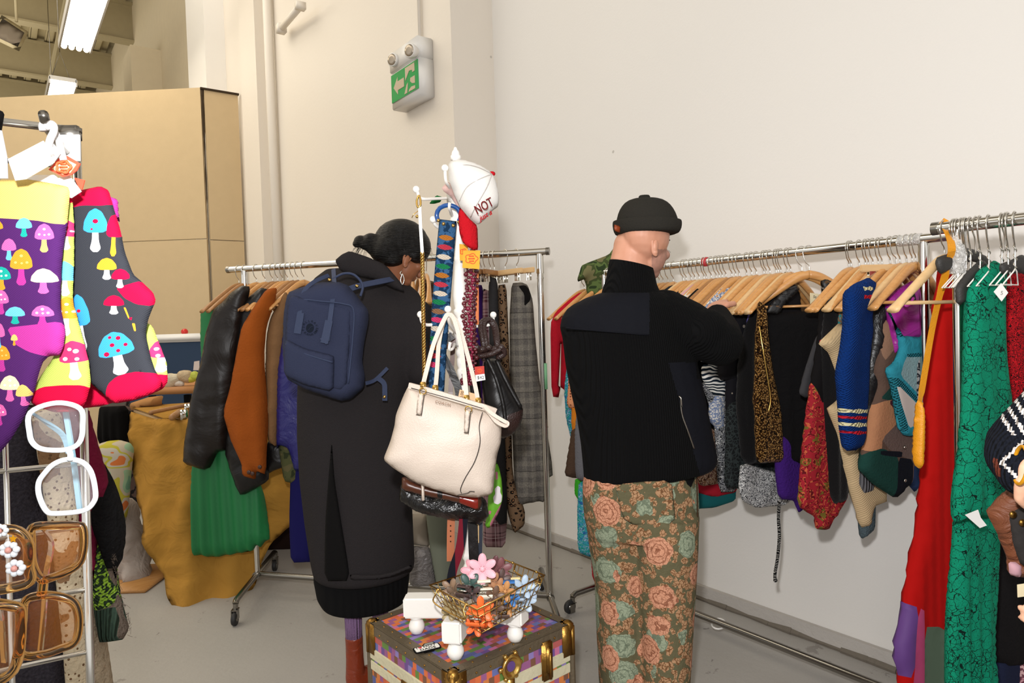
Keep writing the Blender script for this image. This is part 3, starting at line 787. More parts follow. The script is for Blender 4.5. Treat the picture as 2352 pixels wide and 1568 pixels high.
# ring lock plate and hasps on the front face (towards the camera right)
def front(u, z): return TM @ Vector((u, -hy-.006, z))
nf = -tb
lk = MB().lathe([(.030, 0), (.036, .002), (.036, .008), (.031, .012), (.026, .008), (.022, .003), (.018, .002)], front(-.03, ZT-.045)+nf*.0, 28, axis=nf)
for a in range(0, 360, 60): lk.sphere(front(-.03+.038*math.cos(math.radians(a)), ZT-.045+.038*math.sin(math.radians(a))), .008, 8, sc=(1, 1, 1))
lk.box(front(-.03, ZT-.105), (.028, .008, .06), (ta, tb, UP), bev=.003); lk.box(front(-.03, ZT-.15), (.06, .008, .07), (ta, tb, UP), bev=.003)
tbuild(lk, 'ring_lock', m_brassb, smooth=True)
tbuild(MB().lathe([(.015, 0), (.015, .004)], front(-.03, ZT-.045), 16, axis=nf), 'lock_centre', mat('lock_purple', '#5b3f7c', .6))
for u in (.115,):
    h = MB().box(front(u, ZT-.08), (.045, .014, .12), (ta, tb, UP), bev=.006).box(front(u, ZT-.075)+nf*.008, (.020, .012, .08), (ta, tb, UP), bev=.004).tube([front(u, ZT-.05)+nf*.014, front(u, ZT-.13)+nf*.014], .005, 8)
    tbuild(h, 'hasp', m_brass, smooth=True)
fl = lambda v, z: TM @ Vector((-hx-.006, v, z))
hd = MB().box(fl(.0, ZT-.125), (.006, .05, .03), (ta, tb, UP), bev=.002).tube([fl(-.07, ZT-.22), fl(-.06, ZT-.2)-ta*.02, fl(.06, ZT-.2)-ta*.02, fl(.07, ZT-.22)], .009, 8)
tbuild(hd, 'side_handle', m_brass, smooth=True)
# patches lying on the lid
def lid(px, py, z=ZT+.004): return Pz(px, py, z)
def patch(cx, cy, L, H, rot, z, label, lines, shape='rect'):
    c = lid(cx, cy, z); x = (lid(1010, 1478, z)-lid(952, 1492, z)).normalized(); x = Matrix.Rotation(rot, 3, 'Z') @ x; y = UP.cross(x)
    M = Matrix(((x.x, y.x, 0, c.x), (x.y, y.y, 0, c.y), (0, 0, 1, c.z), (0, 0, 0, 1)))
    t = thing('sew_on_patch', c, label, 'patch', None, M)
    def rr(L, H, r):
        if shape == 'hex': return [(-L/2, 0), (-L/4, H/2), (L/4, H/2), (L/2, 0), (L/4, -H/2), (-L/4, -H/2)]
        out = []
        for sx, sy, a0 in ((1, 1, 0), (-1, 1, 90), (-1, -1, 180), (1, -1, 270)):
            for k in range(5): a = math.radians(a0+k*22.5); out.append((sx*(L/2-r)+r*math.cos(a), sy*(H/2-r)+r*math.sin(a)))
        return out
    MB().prism(rr(L, H, .006), M, .0025).build('patch_border', m_black, t, False, M)
    MB().prism(rr(L-.008, H-.008, .004), M @ Matrix.Translation((0, 0, .0025)), .0008).build('patch_face', mat('patch_white', '#e4e2dc' if shape == 'rect' else '#8f918c', .8), t, False, M)
    for s_, sz, dx, dy, col in lines:
        if s_ == 'HEART':
            h = [(0, -1), (.55, -.45), (.95, .1), (.95, .55), (.6, .85), (.25, .8), (0, .5), (-.25, .8), (-.6, .85), (-.95, .55), (-.95, .1), (-.55, -.45)]
            MB().prism([(a*sz, b*sz) for a, b in h], M @ Matrix.Translation((dx, dy, .0033)), .0005).build('heart_motif', mat('patch_red', '#c0202c', .7), t, False, M)
        else: text('lettering', s_, sz, M @ Matrix.Translation((dx, dy, .0036)), mat('patch_ink', '#14120f', .8), t, .0004, 1.15)
    return t
patch(985, 1487, .070, .044, .9, ZT+.003, 'grey six-sided sew-on patch half hidden under the white patch', [('HEART', .007, -.008, .012, 0), ('S', .014, .02, -.012, 0)], 'hex')
patch(981, 1489, .080, .034, 0, ZT+.0065, 'white sew-on patch reading I love hot dads, on the trunk lid', [('I', .016, -.029, .0075, 0), ('HEART', .0055, -.0185, .0075, 0), ('HOT', .016, .010, .0075, 0), ('DADS', .016, .0, -.0075, 0)])
# ---------------------------------------------------------------- white coat stand
SC = G(-.153, 2.10)
def sz_(py): return 1.4+(742-py)/1580*2.10
stand = thing('coat_stand', SC+UP*ZT, 'white painted turned wooden coat stand standing on the trunk, hung with bags and belts', 'coat stand')
def pw(w): return w/2/1580*2.10
prof = [(1356, 34), (1338, 34), (1337, 26), (1325, 24), (1318, 30), (1308, 30), (1300, 22), (1292, 24), (1284, 34), (1276, 34), (1270, 28), (1262, 34), (1240, 36), (1200, 32), (1150, 24), (1100, 20), (1060, 22), (1040, 28), (1000, 32), (960, 30), (900, 24), (866, 22), (858, 28), (850, 26), (846, 20), (838, 27), (826, 27), (820, 22), (815, 30), (806, 30), (802, 24), (798, 24)]
prof2 = [(733, 24), (726, 26), (720, 34), (713, 34), (709, 27), (700, 31), (680, 34), (660, 31), (630, 25), (602, 22), (600, 26), (594, 26), (590, 22), (560, 22), (530, 25), (512, 34), (504, 35), (500, 26), (495, 38), (480, 40), (470, 36)]
prof3 = [(420, 34), (400, 30), (388, 20), (383, 24), (378, 24), (375, 14), (372, 16), (371, 24), (362, 24), (361, 19), (356, 18), (352, 15), (348, 9), (344, 7), (342, 3)]
tops = MB()
for pr in (prof, prof2, prof3): tops.lathe([(pw(w_), sz_(y)) for y, w_ in pr], SC, 26)
tops.box(SC+UP*(sz_(765)), (.042, .042, sz_(733)-sz_(800)), (ta, tb, UP), bev=.006); tops.box(SC+UP*sz_(445), (.05, .05, sz_(420)-sz_(472)), (ta, tb, UP), bev=.006)
tops.build('turned_post', m_white, stand)
ctr = SC+UP*(ZT+.088)
for (px, py, d), (bx, by) in (((930, 1392, 2.14), (957, 1420)), ((1036, 1458, 1.93), (1047, 1480)), ((1206, 1412, 2.05), (1183, 1430)), (None, None) and ((0, 0, 0), (0, 0))):
    if px == 0: continue
    e_ = Pz(px, py, ZT+.085); dv = (e_-ctr); dv.z = 0; L = dv.length; dv.normalize()
    MB().box(ctr+dv*L/2, (L, .058, .062), (dv, dv.cross(UP)*-1, UP), bev=.005).build('foot_beam', m_white, stand, False)
    c = ctr+dv*(L-.035)
    MB().lathe([(.010, ZT+.001), (.018, ZT+.004), (.0245, ZT+.018), (.0245, ZT+.028), (.019, ZT+.042), (.015, ZT+.046), (.021, ZT+.051), (.021, ZT+.054), (.016, ZT+.058)], Vector((c.x, c.y, 0)), 22).build('ball_foot', m_white, stand)
dv = (SC-Vector(Pz(1036, 1458, ZT+.085))); dv.z = 0; dv.normalize()
MB().box(ctr+dv*.09, (.18, .058, .062), (dv, dv.cross(UP)*-1, UP), bev=.005).build('foot_beam', m_white, stand, False)
c = ctr+dv*.145; MB().lathe([(.010, ZT+.001), (.0245, ZT+.018), (.0245, ZT+.028), (.015, ZT+.046), (.021, ZT+.051), (.016, ZT+.058)], Vector((c.x, c.y, 0)), 22).build('ball_foot', m_white, stand)
def peg(pts, ball, name='coat_peg', r=.0045):
    m = MB().tube(spline(pts, 5), r, 8)
    if ball: m.sphere(ball, .0105, 12)
    return m.build(name, m_white, stand)
peg([P(1030, 455, 2.10), P(1003, 456, 2.05), P(975, 457, 2.0), P(963, 452, 1.99), P(958, 436, 1.99)], P(956, 435, 1.99))
peg([P(1035, 448, 2.10), P(1032, 430, 2.0), P(1024, 415, 1.95), P(1022, 388, 1.94)], P(1022, 386, 1.94))
peg([P(1040, 500, 2.10), P(1036, 487, 2.03), P(1032, 478, 2.0), P(1033, 465, 1.99)], None)
peg([P(1030, 524, 2.1), P(1012, 524, 2.06), P(1000, 516, 2.04), P(995, 504, 2.03)], P(995, 504, 2.03), r=.005)
peg([P(1040, 765, 2.10), P(1010, 747, 2.05), P(980, 746, 2.02), P(970, 740, 2.0), P(966, 724, 2.0)], P(966, 722, 2.0), r=.005)
peg([P(1050, 765, 2.08), P(1034, 745, 2.0), P(1030, 730, 1.97), P(1029, 712, 1.96)], P(1029, 710, 1.96), r=.005)
peg([P(1055, 755, 2.10), P(1085, 750, 2.12), P(1118, 747, 2.14), P(1131, 740, 2.15), P(1133, 726, 2.15)], P(1133, 723, 2.15), r=.005)
peg([P(1044, 790, 2.08), P(1040, 800, 2.0), P(1032, 802, 1.98), P(1034, 786, 1.97)], None)
# ---------------------------------------------------------------- gold wire basket with hair clips
rim = [P(987, 1344, 1.98), P(1095, 1388, 1.80), P(1250, 1302, 2.03), P(1160, 1278, 2.17)]
zrim = .648; rim = [Vector((p.x, p.y, zrim)) for p in rim]; bc = sum(rim, Vector())/4
zbot = .563; bot = [bc.lerp(p, .74) for p in rim]; bot = [Vector((p.x, p.y, zbot)) for p in bot]
bas = thing('wire_basket', (bc.x, bc.y, zbot), 'gold wire basket full of coloured hair clips, on the foot of the white coat stand', 'basket')
wb = MB(); wb.tube(rim, .0026, 8, closed=True); wb.build('rim_wire', m_gold, bas)
wb = MB(); wb.tube(bot, .0016, 6, closed=True)
for i, n in ((0, 8), (1, 11), (2, 8), (3, 11)):
    a, b, c_, d_ = rim[i], rim[(i+1) % 4], bot[(i+1) % 4], bot[i]
    for k in range(n+1): wb.tube([a.lerp(b, k/n), d_.lerp(c_, k/n)], .0012, 5)
    for q in (.3, .62): wb.tube([a.lerp(d_, q), b.lerp(c_, q)], .0012, 5)
for k in range(1, 9): wb.tube([bot[0].lerp(bot[1], k/9), bot[3].lerp(bot[2], k/9)], .0012, 5)
for k in range(1, 12): wb.tube([bot[1].lerp(bot[2], k/12), bot[0].lerp(bot[3], k/12)], .0012, 5)
wb.build('wire_mesh', m_gold, bas)
for i in (0, 2):
    a, b = rim[i].lerp(rim[i+1], .2), rim[i].lerp(rim[i+1], .8); o_ = (a.lerp(b, .5)-bc); o_.z = 0; o_.normalize()
    MB().tube(spline([a+UP*.003, a-UP*.01+o_*.012, a-UP*.035+o_*.014, b-UP*.035+o_*.014, b-UP*.01+o_*.012, b+UP*.003], 5), .0022, 7).sphere(a, .0045, 8).sphere(b, .0045, 8).build('basket_handle', m_gold, bas)
def flower(px, py, col, label, sz=.03, n=6, tilt=(0, 0), kind='flower', d=None, spin=0.0):
    d += .01; c = P(px, py, d)
    for _ in range(30):      # keep the clip behind the front wires
        ok = True
        for i in (0, 1):
            a, b = rim[i], rim[i+1]; e_ = (b-a).normalized(); nn = UP.cross(e_); nn = nn if nn.dot(bc-a) > 0 else -nn
            q = max(0, min(1, (c.z-zbot)/(zrim-zbot))); lim = sz*.55 + (1-q)*.03
            if (c-a).dot(nn) < lim: ok = False
        if ok: break
        d += .006; c = P(px, py, d)
    m = mat('matte_clip', col, .45, k=1.0); t = thing('hair_clip', c, label, 'hair clip', 'hair clips in the wire basket')
    z = (CAM-c); z.z *= .6; z = (z.normalized()+RH*tilt[0]+UP*(tilt[1]+.1)).normalized(); x = z.cross(UP).normalized()*-1; x = UP.cross(z).normalized(); y = z.cross(x)
    M = Matrix(((x.x, y.x, z.x, c.x), (x.y, y.y, z.y, c.y), (x.z, y.z, z.z, c.z), (0, 0, 0, 1))) @ Matrix.Rotation(spin, 4, 'Z')
    if kind == 'flower':
        for k in range(n):
            a = 2*pi*k/n; u = Vector((math.cos(a), math.sin(a), 0)); v = Vector((-math.sin(a), math.cos(a), 0)); R3 = M.to_3x3()
            pm = MB().sphere(M @ (u*sz*.62+Vector((0, 0, .002))), sz*.46, 16, sc=(1, .62, .16), ax=(R3 @ (u+Vector((0, 0, .35))).normalized(), R3 @ v, R3 @ (Vector((0, 0, 1))-u*.35).normalized()))
            pm.tube([M @ (u*(sz*.62+sz*.43*math.cos(b))+v*(sz*.27*math.sin(b))+Vector((0, 0, .0045+sz*.15*math.cos(b)))) for b in np.linspace(0, 2*pi, 15)[:-1]], sz*.035, 5, closed=True)
            pm.build('petal', m, t)
        MB().sphere(M @ Vector((0, 0, .003)), sz*.2, 12).build('flower_centre', m, t)
    else:   # barrel claw
        R3 = M.to_3x3(); g = MB(); L = sz*1.7
        for s_ in (-1, 1):
            v = []; f = []; nn = 9
            for i in range(2):
                for k in range(nn):
                    a = pi*(.08+.84*k/(nn-1)); q = Vector(((i-.5)*L, s_*(.35+math.sin(a)*.55)*sz*.8 , (math.cos(a))*sz*.75)); v.append(M @ q)
                    v.append(M @ (q+Vector((0, -s_*.0025, 0))))
            for k in range(nn-1):
                a = 2*k; b = 2*nn+2*k; f += [(a, a+2, b+2, b), (a+1, b+1, b+3, a+3)]
            f += [(0, 2*nn, 2*nn+1, 1), (2*nn-2, 2*nn-1, 4*nn-1, 4*nn-2)]; g.add(v, f)
        g.build('claw_shell', m, t); MB().cyl(M @ Vector((-L*.3, 0, sz*.6)), M @ Vector((L*.3, 0, sz*.6)), sz*.12, 8).build('spring', m_chrome, t)
        for q in (-.2, .2):
            MB().box(M @ Vector((q*L, -sz*.72, 0)), (.003, .002, sz*.8), (R3 @ Vector((1, 0, 0)), R3 @ Vector((0, 1, 0)), R3 @ Vector((0, 0, 1)))).build('slot', mat('clip_slot', '#3a3026', .7), t)
    jw = MB()
    for k in range(4): jw.tube([M @ Vector(((k-1.5)*sz*.22, -.003, -.006)), M @ Vector(((k-1.5)*sz*.22, -sz*.2, -.022)), M @ Vector(((k-1.5)*sz*.22, .0, -.034))], .0018, 5)
    jw.build('claw_teeth', m, t)
flower(1108, 1306, '#f0b4bf', 'large pink flower hair clip on top of the pile', .040, 6, d=1.95, spin=.5)
flower(1086, 1312, '#eeb0bb', 'pink flower hair clip tucked behind the large pink one', .034, 6, (-.6, 0), d=1.99)
flower(1148, 1310, '#7c4c4f', 'mauve flower hair clip right of the pink flowers', .036, 6, (.3, 0), d=2.01, spin=.3)
flower(1134, 1300, '#6e4346', 'dusky mauve hair clip behind the pink flower', .03, 5, d=2.04)
flower(1152, 1330, '#5c4640', 'brown petal clip below the mauve flower', .028, 5, (.5, .3), d=1.99)
flower(1079, 1345, '#37514a', 'dark green flower hair clip at the middle of the basket', .035, 5, (0, .3), d=1.93, spin=.9)
flower(1084, 1363, '#4a3a38', 'dark brown claw clip below the green flower', .026, 4, d=1.90, spin=.6)
flower(1068, 1358, '#43322f', 'dark brown pointed claw clip left of the green flower', .024, 4, (-.5, .2), kind='claw', d=1.91)
flower(1036, 1352, '#8f745c', 'taupe flower clip in the left corner of the basket', .028, 5, (-.3, .1), d=1.96)
flower(1046, 1362, '#6f5a48', 'brown flower clip beside the left corner', .028, 5, d=1.93)
flower(1042, 1394, '#a08f68', 'olive beige flower clip low at the left front wires', .034, 6, d=1.885, spin=.3)
flower(1036, 1408, '#a39168', 'second olive beige flower clip at the bottom left wires', .026, 5, (-.4, 0), d=1.89)
flower(1112, 1343, '#e2dcc6', 'cream claw clip right of the green flower', .022, kind='claw', d=1.94)
flower(1116, 1364, '#e6e0cc', 'cream claw clip below the other cream one', .022, kind='claw', tilt=(0, .4), d=1.91)
flower(1134, 1340, '#b3815f', 'peach flower clip in the middle of the pile', .03, 5, d=1.96)
flower(1146, 1350, '#b88661', 'peach petal clip under the blue claw', .026, 5, (.3, 0), d=1.94)
flower(1166, 1346, '#2f6cb0', 'bright blue claw clip', .024, kind='claw', d=1.96)
flower(1184, 1334, '#e8d49a', 'pale yellow square clip near the back rim', .016, kind='claw', d=2.0)
flower(1174, 1372, '#3a76b8', 'blue clip low behind the wires at the right', .024, 5, d=1.93)
flower(1202, 1348, '#b4c6d8', 'light blue flower clip, upper one at the right end', .032, 5, (.2, .2), d=1.98)
flower(1218, 1352, '#aebfd3', 'light blue flower clip against the right end wires', .028, 5, (.5, 0), d=2.0)
flower(1204, 1378, '#b8cadb', 'light blue flower clip low at the right end', .034, 6, d=1.94)
flower(1188, 1368, '#adc0d4', 'light blue claw clip among the blue flowers', .022, kind='claw', d=1.95)
flower(1160, 1358, '#c08a55', 'tan flower clip at the front right', .028, 5, d=1.92)
flower(1164, 1392, '#bd8850', 'tan flower clip low at the front wires', .028, 5, d=1.90)
flower(1136, 1370, '#6b5140', 'brown claw clip in front of the peach ones', .028, 5, (.3, 0), d=1.90)
flower(1132, 1396, '#5d4639', 'dark brown clip low in front', .03, 5, d=1.88)
flower(1152, 1404, '#56423a', 'dark brown claw low beside the tan flower', .026, kind='claw', d=1.89)
flower(1105, 1400, '#ef7234', 'orange flower clip, the upper orange one', .034, 5, (.2, 0), d=1.855, spin=1.6)
flower(1096, 1420, '#ee6c30', 'orange claw clip, the middle orange one', .03, 4, (-.3, 0), d=1.85, kind='claw')
flower(1092, 1436, '#ed7034', 'orange flower clip, the lowest orange one at the corner wires', .028, 5, d=1.85)
flower(1118, 1420, '#ea7438', 'orange petal clip right of the orange claw', .024, 5, (.4, 0), d=1.86)
# ---------------------------------------------------------------- garments on the long rack (far to near)
BLK = mat('black_knit', '#131213', .95, bump=('noise', 220, .4), sheen=.1); BLKV = mat('black_velvet', '#0f0e0f', .9, bump=('crush', 18, .4))
BLKS = mat('black_satin', '#19191a', .38, bump=('crush', 9, .8)); NAVY = mat('navy_cloth', '#1b2036', .9, bump=('noise', 200, .2))
def generic(px, m, label, w=.19, L=.62, sl=.3, yaw=-6, cat='top', th=.02, rk='B', drop=0):
    """a blouse/jumper on its hanger: shoulders, sleeves hanging, hem"""
    o = [(-.045, .335), (-.11, .30), (-.195, .238), (-.228, .18), (-.235, .18-sl), (-.18, .17-sl), (-.165, .12), (-w, .33-L), (w, .33-L), (.165, .12), (.18, .17-sl), (.235, .18-sl), (.228, .18), (.195, .238), (.11, .30), (.045, .335)]
    fr = fB(px, yaw) if rk == 'B' else Frame((2.09, yC(px), 1.2), math.radians(yaw))
    return tag(puff('jersey_sweater' if cat == 'top' else cat, [(x, y-drop) for x, y in o], fr, m, th, px=False, cell=.02, fold=(.008, .07, .2)), label, cat)
DK = [('#17181c', 'dark navy'), ('#141313', 'black'), ('#23262c', 'slate'), ('#1d1a1f', 'black plum'), ('#101112', 'black')]
o = generic(1352, mat('red_wool', '#b01828', .9, bump=('noise', 200, .3)), 'red wool jumper whose sleeve shows at the far left end of the long rack', sl=.36, yaw=-8, L=.5)
def far(px, outl, m, lab, cat='top', th=.03, yaw=-10, **kw): return gar({'top': 'draped_clothing'}.get(cat, cat), px, outl, m, lab, cat, th, yaw, **kw)
m_teal = mat('teal_floral', '#2f8c94', .9, pat=p_noise(['#2a5f9a', '#3f9bb0', '#1f8f80', '#8fb0d0', '#2c6a80'], 60, 1.0))
far(1375, [(1303, 830), (1320, 800), (1400, 800), (1400, 1010), (1312, 1010), (1300, 960), (1296, 900)], m_teal, 'blue and teal floral blouse at the far end of the rack, left of the man')
far(1388, [(1308, 830), (1330, 830), (1400, 850), (1400, 945), (1335, 945), (1302, 935), (1306, 880)], mat('peach_dots', '#d98e62', .9, pat=p_dots('#dc9468', '#7c3f30', 75, .33)), 'peach blouse with small brown dots, left of the man')
far(1392, [(1314, 930), (1420, 930), (1420, 1000), (1318, 1000), (1313, 975)], mat('orange_cloth', '#d07c22', .9), 'orange garment below the peach dotted blouse')
far(1398, [(1315, 980), (1420, 960), (1420, 1100), (1318, 1098), (1297, 1092), (1305, 1040)], mat('brown_suede', '#4c3a2e', .95, bump=('noise', 120, .4)), 'brown suede jacket hem left of the man')
far(1410, [(1326, 940), (1420, 930), (1420, 1110), (1335, 1105), (1322, 1095), (1320, 1000)], mat('grey_wool', '#6d6c70', .95, bump=('noise', 150, .5)), 'grey wool sweater hanging left of the man')
far(1382, [(1322, 1095), (1420, 1095), (1420, 1150), (1330, 1150), (1320, 1135)], mat('bright_green', '#3fae2a', .8), 'bright green garment hem below the grey sweater')
far(1402, [(1330, 1100), (1420, 1100), (1420, 1270), (1356, 1280), (1328, 1268), (1326, 1180)], m_teal, 'long teal and lilac floral dress left of the man, reaching to his thigh', 'dress')
far(1408, [(1355, 1200), (1420, 1200), (1415, 1350), (1362, 1345)], mat('red_ribbon_cloth', '#a01522', .8), 'dark red long skirt just left of the man below his hip', 'skirt')
# camouflage jacket on the end of the rail
fr = fB(1375, -14)
cj = puff('camouflage_jacket', [(1325, 648), (1335, 610), (1350, 603), (1398, 585), (1412, 566), (1440, 600), (1470, 700), (1470, 800), (1380, 800), (1352, 700), (1345, 640)], fr, mat('camouflage', '#44532f', .9, pat=p_noise(['#2c3a22', '#56683a', '#3f4a2a', '#6d6a48'], 16, .5, 2)), .05)
tag(cj, 'green camouflage jacket hooked on the end of the rail behind the man\'s left shoulder', 'jacket')
# dark packed middle, partly seen between the man and the lace top
mids = [(1500, 0, 'dark navy blouse deep in the packed rack beside the man\'s chin'), (1525, 1, 'black jersey top just right of the man\'s chin'),
        (1560, 2, 'slate top deep in the rack beyond the man\'s sleeve'), (1600, 3, 'plum black knit above the man\'s forearm'), (1640, 4, 'black top in the middle of the packed rack')]
for px, k, lab in mids: generic(px, mat('dark_cloth', DK[k][0], .9, bump=('noise', 200, .3)), lab, L=.66, sl=.34)
def shoulder(px, m, lab, **kw): return generic(px, m, lab, L=.60, sl=.16, **kw)
shoulder(1572, mat('colour_blocks', '#1f8f7c', .9, pat=p_stripes(['#1f8f78', '#5b3a8c', '#a82438', '#1f8f78'], 26, 0)), 'teal, red and purple striped top below the middle hangers')
shoulder(1614, mat('pale_pink_cotton', '#cfa0a4', .9), 'dusty pink blouse shoulder above the man\'s forearm')
m_wht = mat('white_cotton', '#d8d6d0', .9, bump=('noise', 100, .3), k=.9)
shoulder(1626, m_wht, 'white shirt the man is reaching towards')
gar('embroidered_blouse', 1650, [(1622, 708), (1632, 672), (1652, 655), (1676, 675), (1678, 690), (1668, 712)], mat('beige_linen', '#b9a88e', .9, pat=lambda t: t.mix(t.mth('MULTIPLY', t.lt(t.vor(30), .3), t.gt(t.noise(9, 1), .55)), '#bfae94', '#3c4660')), 'beige blouse with a blue embroidered flower above the man\'s forearm', 'blouse', .02)
shoulder(1700, mat('blue_print', '#8a94ac', .9, pat=p_noise(['#c9c6c0', '#6f7fa0', '#d8d4cc'], 90)), 'pale blue printed blouse under the pale wooden hanger')
gar('polka_dot_blouse', 1712, [(1655, 716), (1672, 700), (1718, 668), (1728, 676), (1726, 760), (1690, 820), (1668, 760)], mat('polka_dots', '#141414', .9, pat=p_dots('#121212', '#d8d4cc', 95, .36)), 'black blouse with white polka dots above the man\'s elbow', 'blouse', .02)
gar('grey_tee', 1722, [(1668, 722), (1690, 700), (1738, 672), (1745, 700), (1730, 790), (1690, 900), (1672, 820)], mat('slate_jersey', '#353c3f', .9, bump=('noise', 100, .3)), 'slate grey tee beside the polka dot blouse', 't-shirt', .02)
m_tri = mat('triangle_print', '#8a8070', .9, pat=lambda t: t.mix(t.gt(t.vor(22, rand=.8, out=0), .33), t.mix(t.noise(80), '#6a6258', '#9a9080'), '#17161a'))
gar('dress', 1735, [(1685, 735), (1700, 712), (1740, 690), (1760, 760), (1760, 1030), (1668, 1030), (1666, 880), (1680, 790)], m_tri, 'black dress with taupe triangle print right of the man\'s elbow', 'dress', .02)
gar('blouse', 1752, [(1722, 700), (1740, 680), (1790, 640), (1800, 700), (1780, 900), (1708, 900), (1707, 790)], mat('lavender', '#6f68b8', .9), 'lavender blue blouse glimpsed between the dark tops', 'blouse', .016)
gar('draped_clothing', 1768, [(1712, 745), (1738, 700), (1790, 655), (1812, 760), (1790, 1060), (1705, 1070), (1690, 930), (1698, 820)], BLK, 'long black sweater right of the man\'s elbow', 'sweater', .024, fold=(.006, .05, 0))
gar('draped_clothing', 1790, [(1760, 690), (1775, 648), (1808, 620), (1840, 680), (1830, 980), (1750, 980), (1742, 800)], mat('black_jersey2', '#1a191b', .9), 'black jersey jacket behind the gold sequin dress', 'jacket', .02)
# lower hems seen under the man's arm
gar('striped_scarf', 1716, [(1612, 838), (1642, 835), (1660, 855), (1668, 905), (1655, 915), (1640, 908), (1624, 890), (1612, 868)], mat('crossed_stripes', '#16202c', .9, pat=p_stripes(['#e4e2dc', '#14202c'], 75, 1, (9, .06))), 'navy garment with white crossing stripes under the man\'s arm', 'top', .016)
gar('tee', 1738, [(1650, 780), (1700, 780), (1692, 874), (1650, 872)], mat('black_jersey', '#222124', .9), 'short black tee sleeve just under the man\'s elbow', 't-shirt', .02)
gar('draped_clothing', 1706, [(1600, 880), (1690, 870), (1700, 1060), (1690, 1130), (1650, 1130), (1640, 960), (1618, 900)], mat('ink_print', '#17191d', .9, pat=p_noise(['#121317', '#8a8c90', '#16171c', '#c4c4c2'], 70, 2.0)), 'long black garment with a white ink splash print under the man\'s arm', 'dress', .018)
gar('draped_clothing', 1690, [(1560, 980), (1650, 985), (1655, 1110), (1610, 1117), (1592, 1090)], mat('paisley_brown', '#6b4a3a', .9, pat=p_noise(['#3c261e', '#8a6048', '#c0a890', '#5c2c34'], 50, 2.5)), 'brown paisley blouse hem beside the man\'s jacket', 'blouse', .018)
gar('draped_clothing', 1680, [(1560, 1060), (1690, 1080), (1692, 1130), (1640, 1142), (1590, 1128)], mat('red_hem', '#a01a2a', .9), 'dark red garment hem below the paisley blouse', 'top', .018)
gar('draped_clothing', 1672, [(1560, 1090), (1690, 1110), (1688, 1150), (1640, 1166), (1603, 1168), (1600, 1178), (1580, 1170)], mat('teal_hem', '#16595c', .9), 'teal sweater hem lowest at the man\'s hip', 'sweater', .018)
gar('skirt', 1746, [(1668, 930), (1740, 900), (1800, 960), (1800, 1110), (1760, 1128), (1700, 1122), (1664, 1120), (1666, 1020)], mat('black_lace_cloth', '#1c1f20', .95, pat=p_lines('#191b1c', '#2e3434', 70, .1)), 'black lacy skirt between the print dress and the gold sequins', 'skirt', .022, fold=(.008, .04, 0))
gar('blouse', 1776, [(1700, 1060), (1800, 1090), (1818, 1150), (1800, 1160), (1735, 1166), (1705, 1150), (1695, 1120)], mat('bw_print', '#888888', .9, pat=p_noise(['#1a1c20', '#c8c8c6', '#32343a', '#dededc'], 60, 2.5)), 'black and white print blouse hem lowest in the middle of the rack', 'blouse', .012, wrinkle=.008)
tl = thing('drawstring', P(1790, 1160, 2.55), 'braided black and white drawstring dangling below the print blouse', 'drawstring')
pts = [P(1790, 1150, 2.56), P(1788, 1190, 2.56), P(1790, 1230, 2.55), P(1786, 1280, 2.56), P(1780, 1318, 2.56), P(1781, 1332, 2.56)]
mB_ = MB().tube(spline(pts, 8), .006, 8); mB_.sphere(pts[-1], .008, 8); mB_.build('cord', mat('braid', '#6a6866', .9, pat=p_stripes(['#101010', '#181818', '#a8a49e', '#202020'], 140, 2, (60, .02))), tl)
gar('blouse', 1836, [(1785, 1000), (1860, 1000), (1862, 1060), (1850, 1150), (1835, 1180), (1825, 1150), (1790, 1145), (1782, 1080)], mat('purple_mohair', '#3c1c6c', .95, bump=('noise', 120, .6)), 'purple fuzzy jumper hem right of the gold sequins', 'jumper', .024)
# gold sequin dress, black lace top
m_seq = mat('gold_sequins', '#8a6a30', .28, .85, pat=lambda t: t.ramp(t.vor(170, out=0), [(0, '#ffe9b0'), (.33, '#c8964c'), (.5, '#5a3a20'), (.8, '#140e0a')]), bump=('noise', 300, 1.0))  # sparkle painted into the colour: pale glint centres fading to near black
gar('sequin_dress', 1842, [(1742, 690), (1758, 700), (1762, 745), (1770, 830), (1790, 930), (1800, 1060), (1738, 1064), (1735, 1000), (1731, 900), (1736, 800), (1739, 740)], m_seq, 'dress covered in shiny gold and bronze sequins', 'dress', .022, wrinkle=.006)
bc_ = MB().tube(spline([P(1744, 750, 2.36), P(1752, 800, 2.35), P(1762, 860, 2.35), P(1770, 915, 2.35), P(1765, 945, 2.35)], 6), .0032, 8)
tag(bc_.build('beaded_chain', m_brassb), 'gold beaded chain hanging over the sequin dress', 'chain')
hanger((2.42, yB(1845), 1.625), math.radians(-44), 'wood', None, 'wide wooden hanger carrying the gold sequin dress')
hanger((2.42, yB(1862), 1.625), math.radians(-46), 'wood', None, 'wide wooden hanger with a bar, carrying the black lace top')
fr = Frame((2.42, yB(1858)-.015, 1.2), math.radians(-44))
lt = thing('velvet_blouse', fr.p+UP*.0, 'black velvet top with sheer lace shoulders on a wide wooden hanger', 'top')
puff('velvet_body', [(1757, 722), (1820, 716), (1888, 712), (1900, 740), (1880, 860), (1862, 1000), (1855, 1062), (1800, 1068), (1780, 1040), (1780, 960), (1768, 850), (1758, 770)], fr, BLKV, .022, parent=lt, fold=(.006, .06, .1))
lace = NT('black_lace'); lace.b.inputs['Base Color'].default_value = C('#100e0e'); lace.set(lace.b, 'Alpha', lace.mth('MAXIMUM', lace.gt(lace.noise(32, 2, dist=1.5), .5), .35)); m_lace = lace.m
puff('lace_shoulder', [(1758, 720), (1765, 700), (1800, 668), (1830, 652), (1838, 664), (1800, 700), (1790, 722)], Frame(fr.p-fr.z*-.02, math.radians(-44)), m_lace, .006, parent=lt)
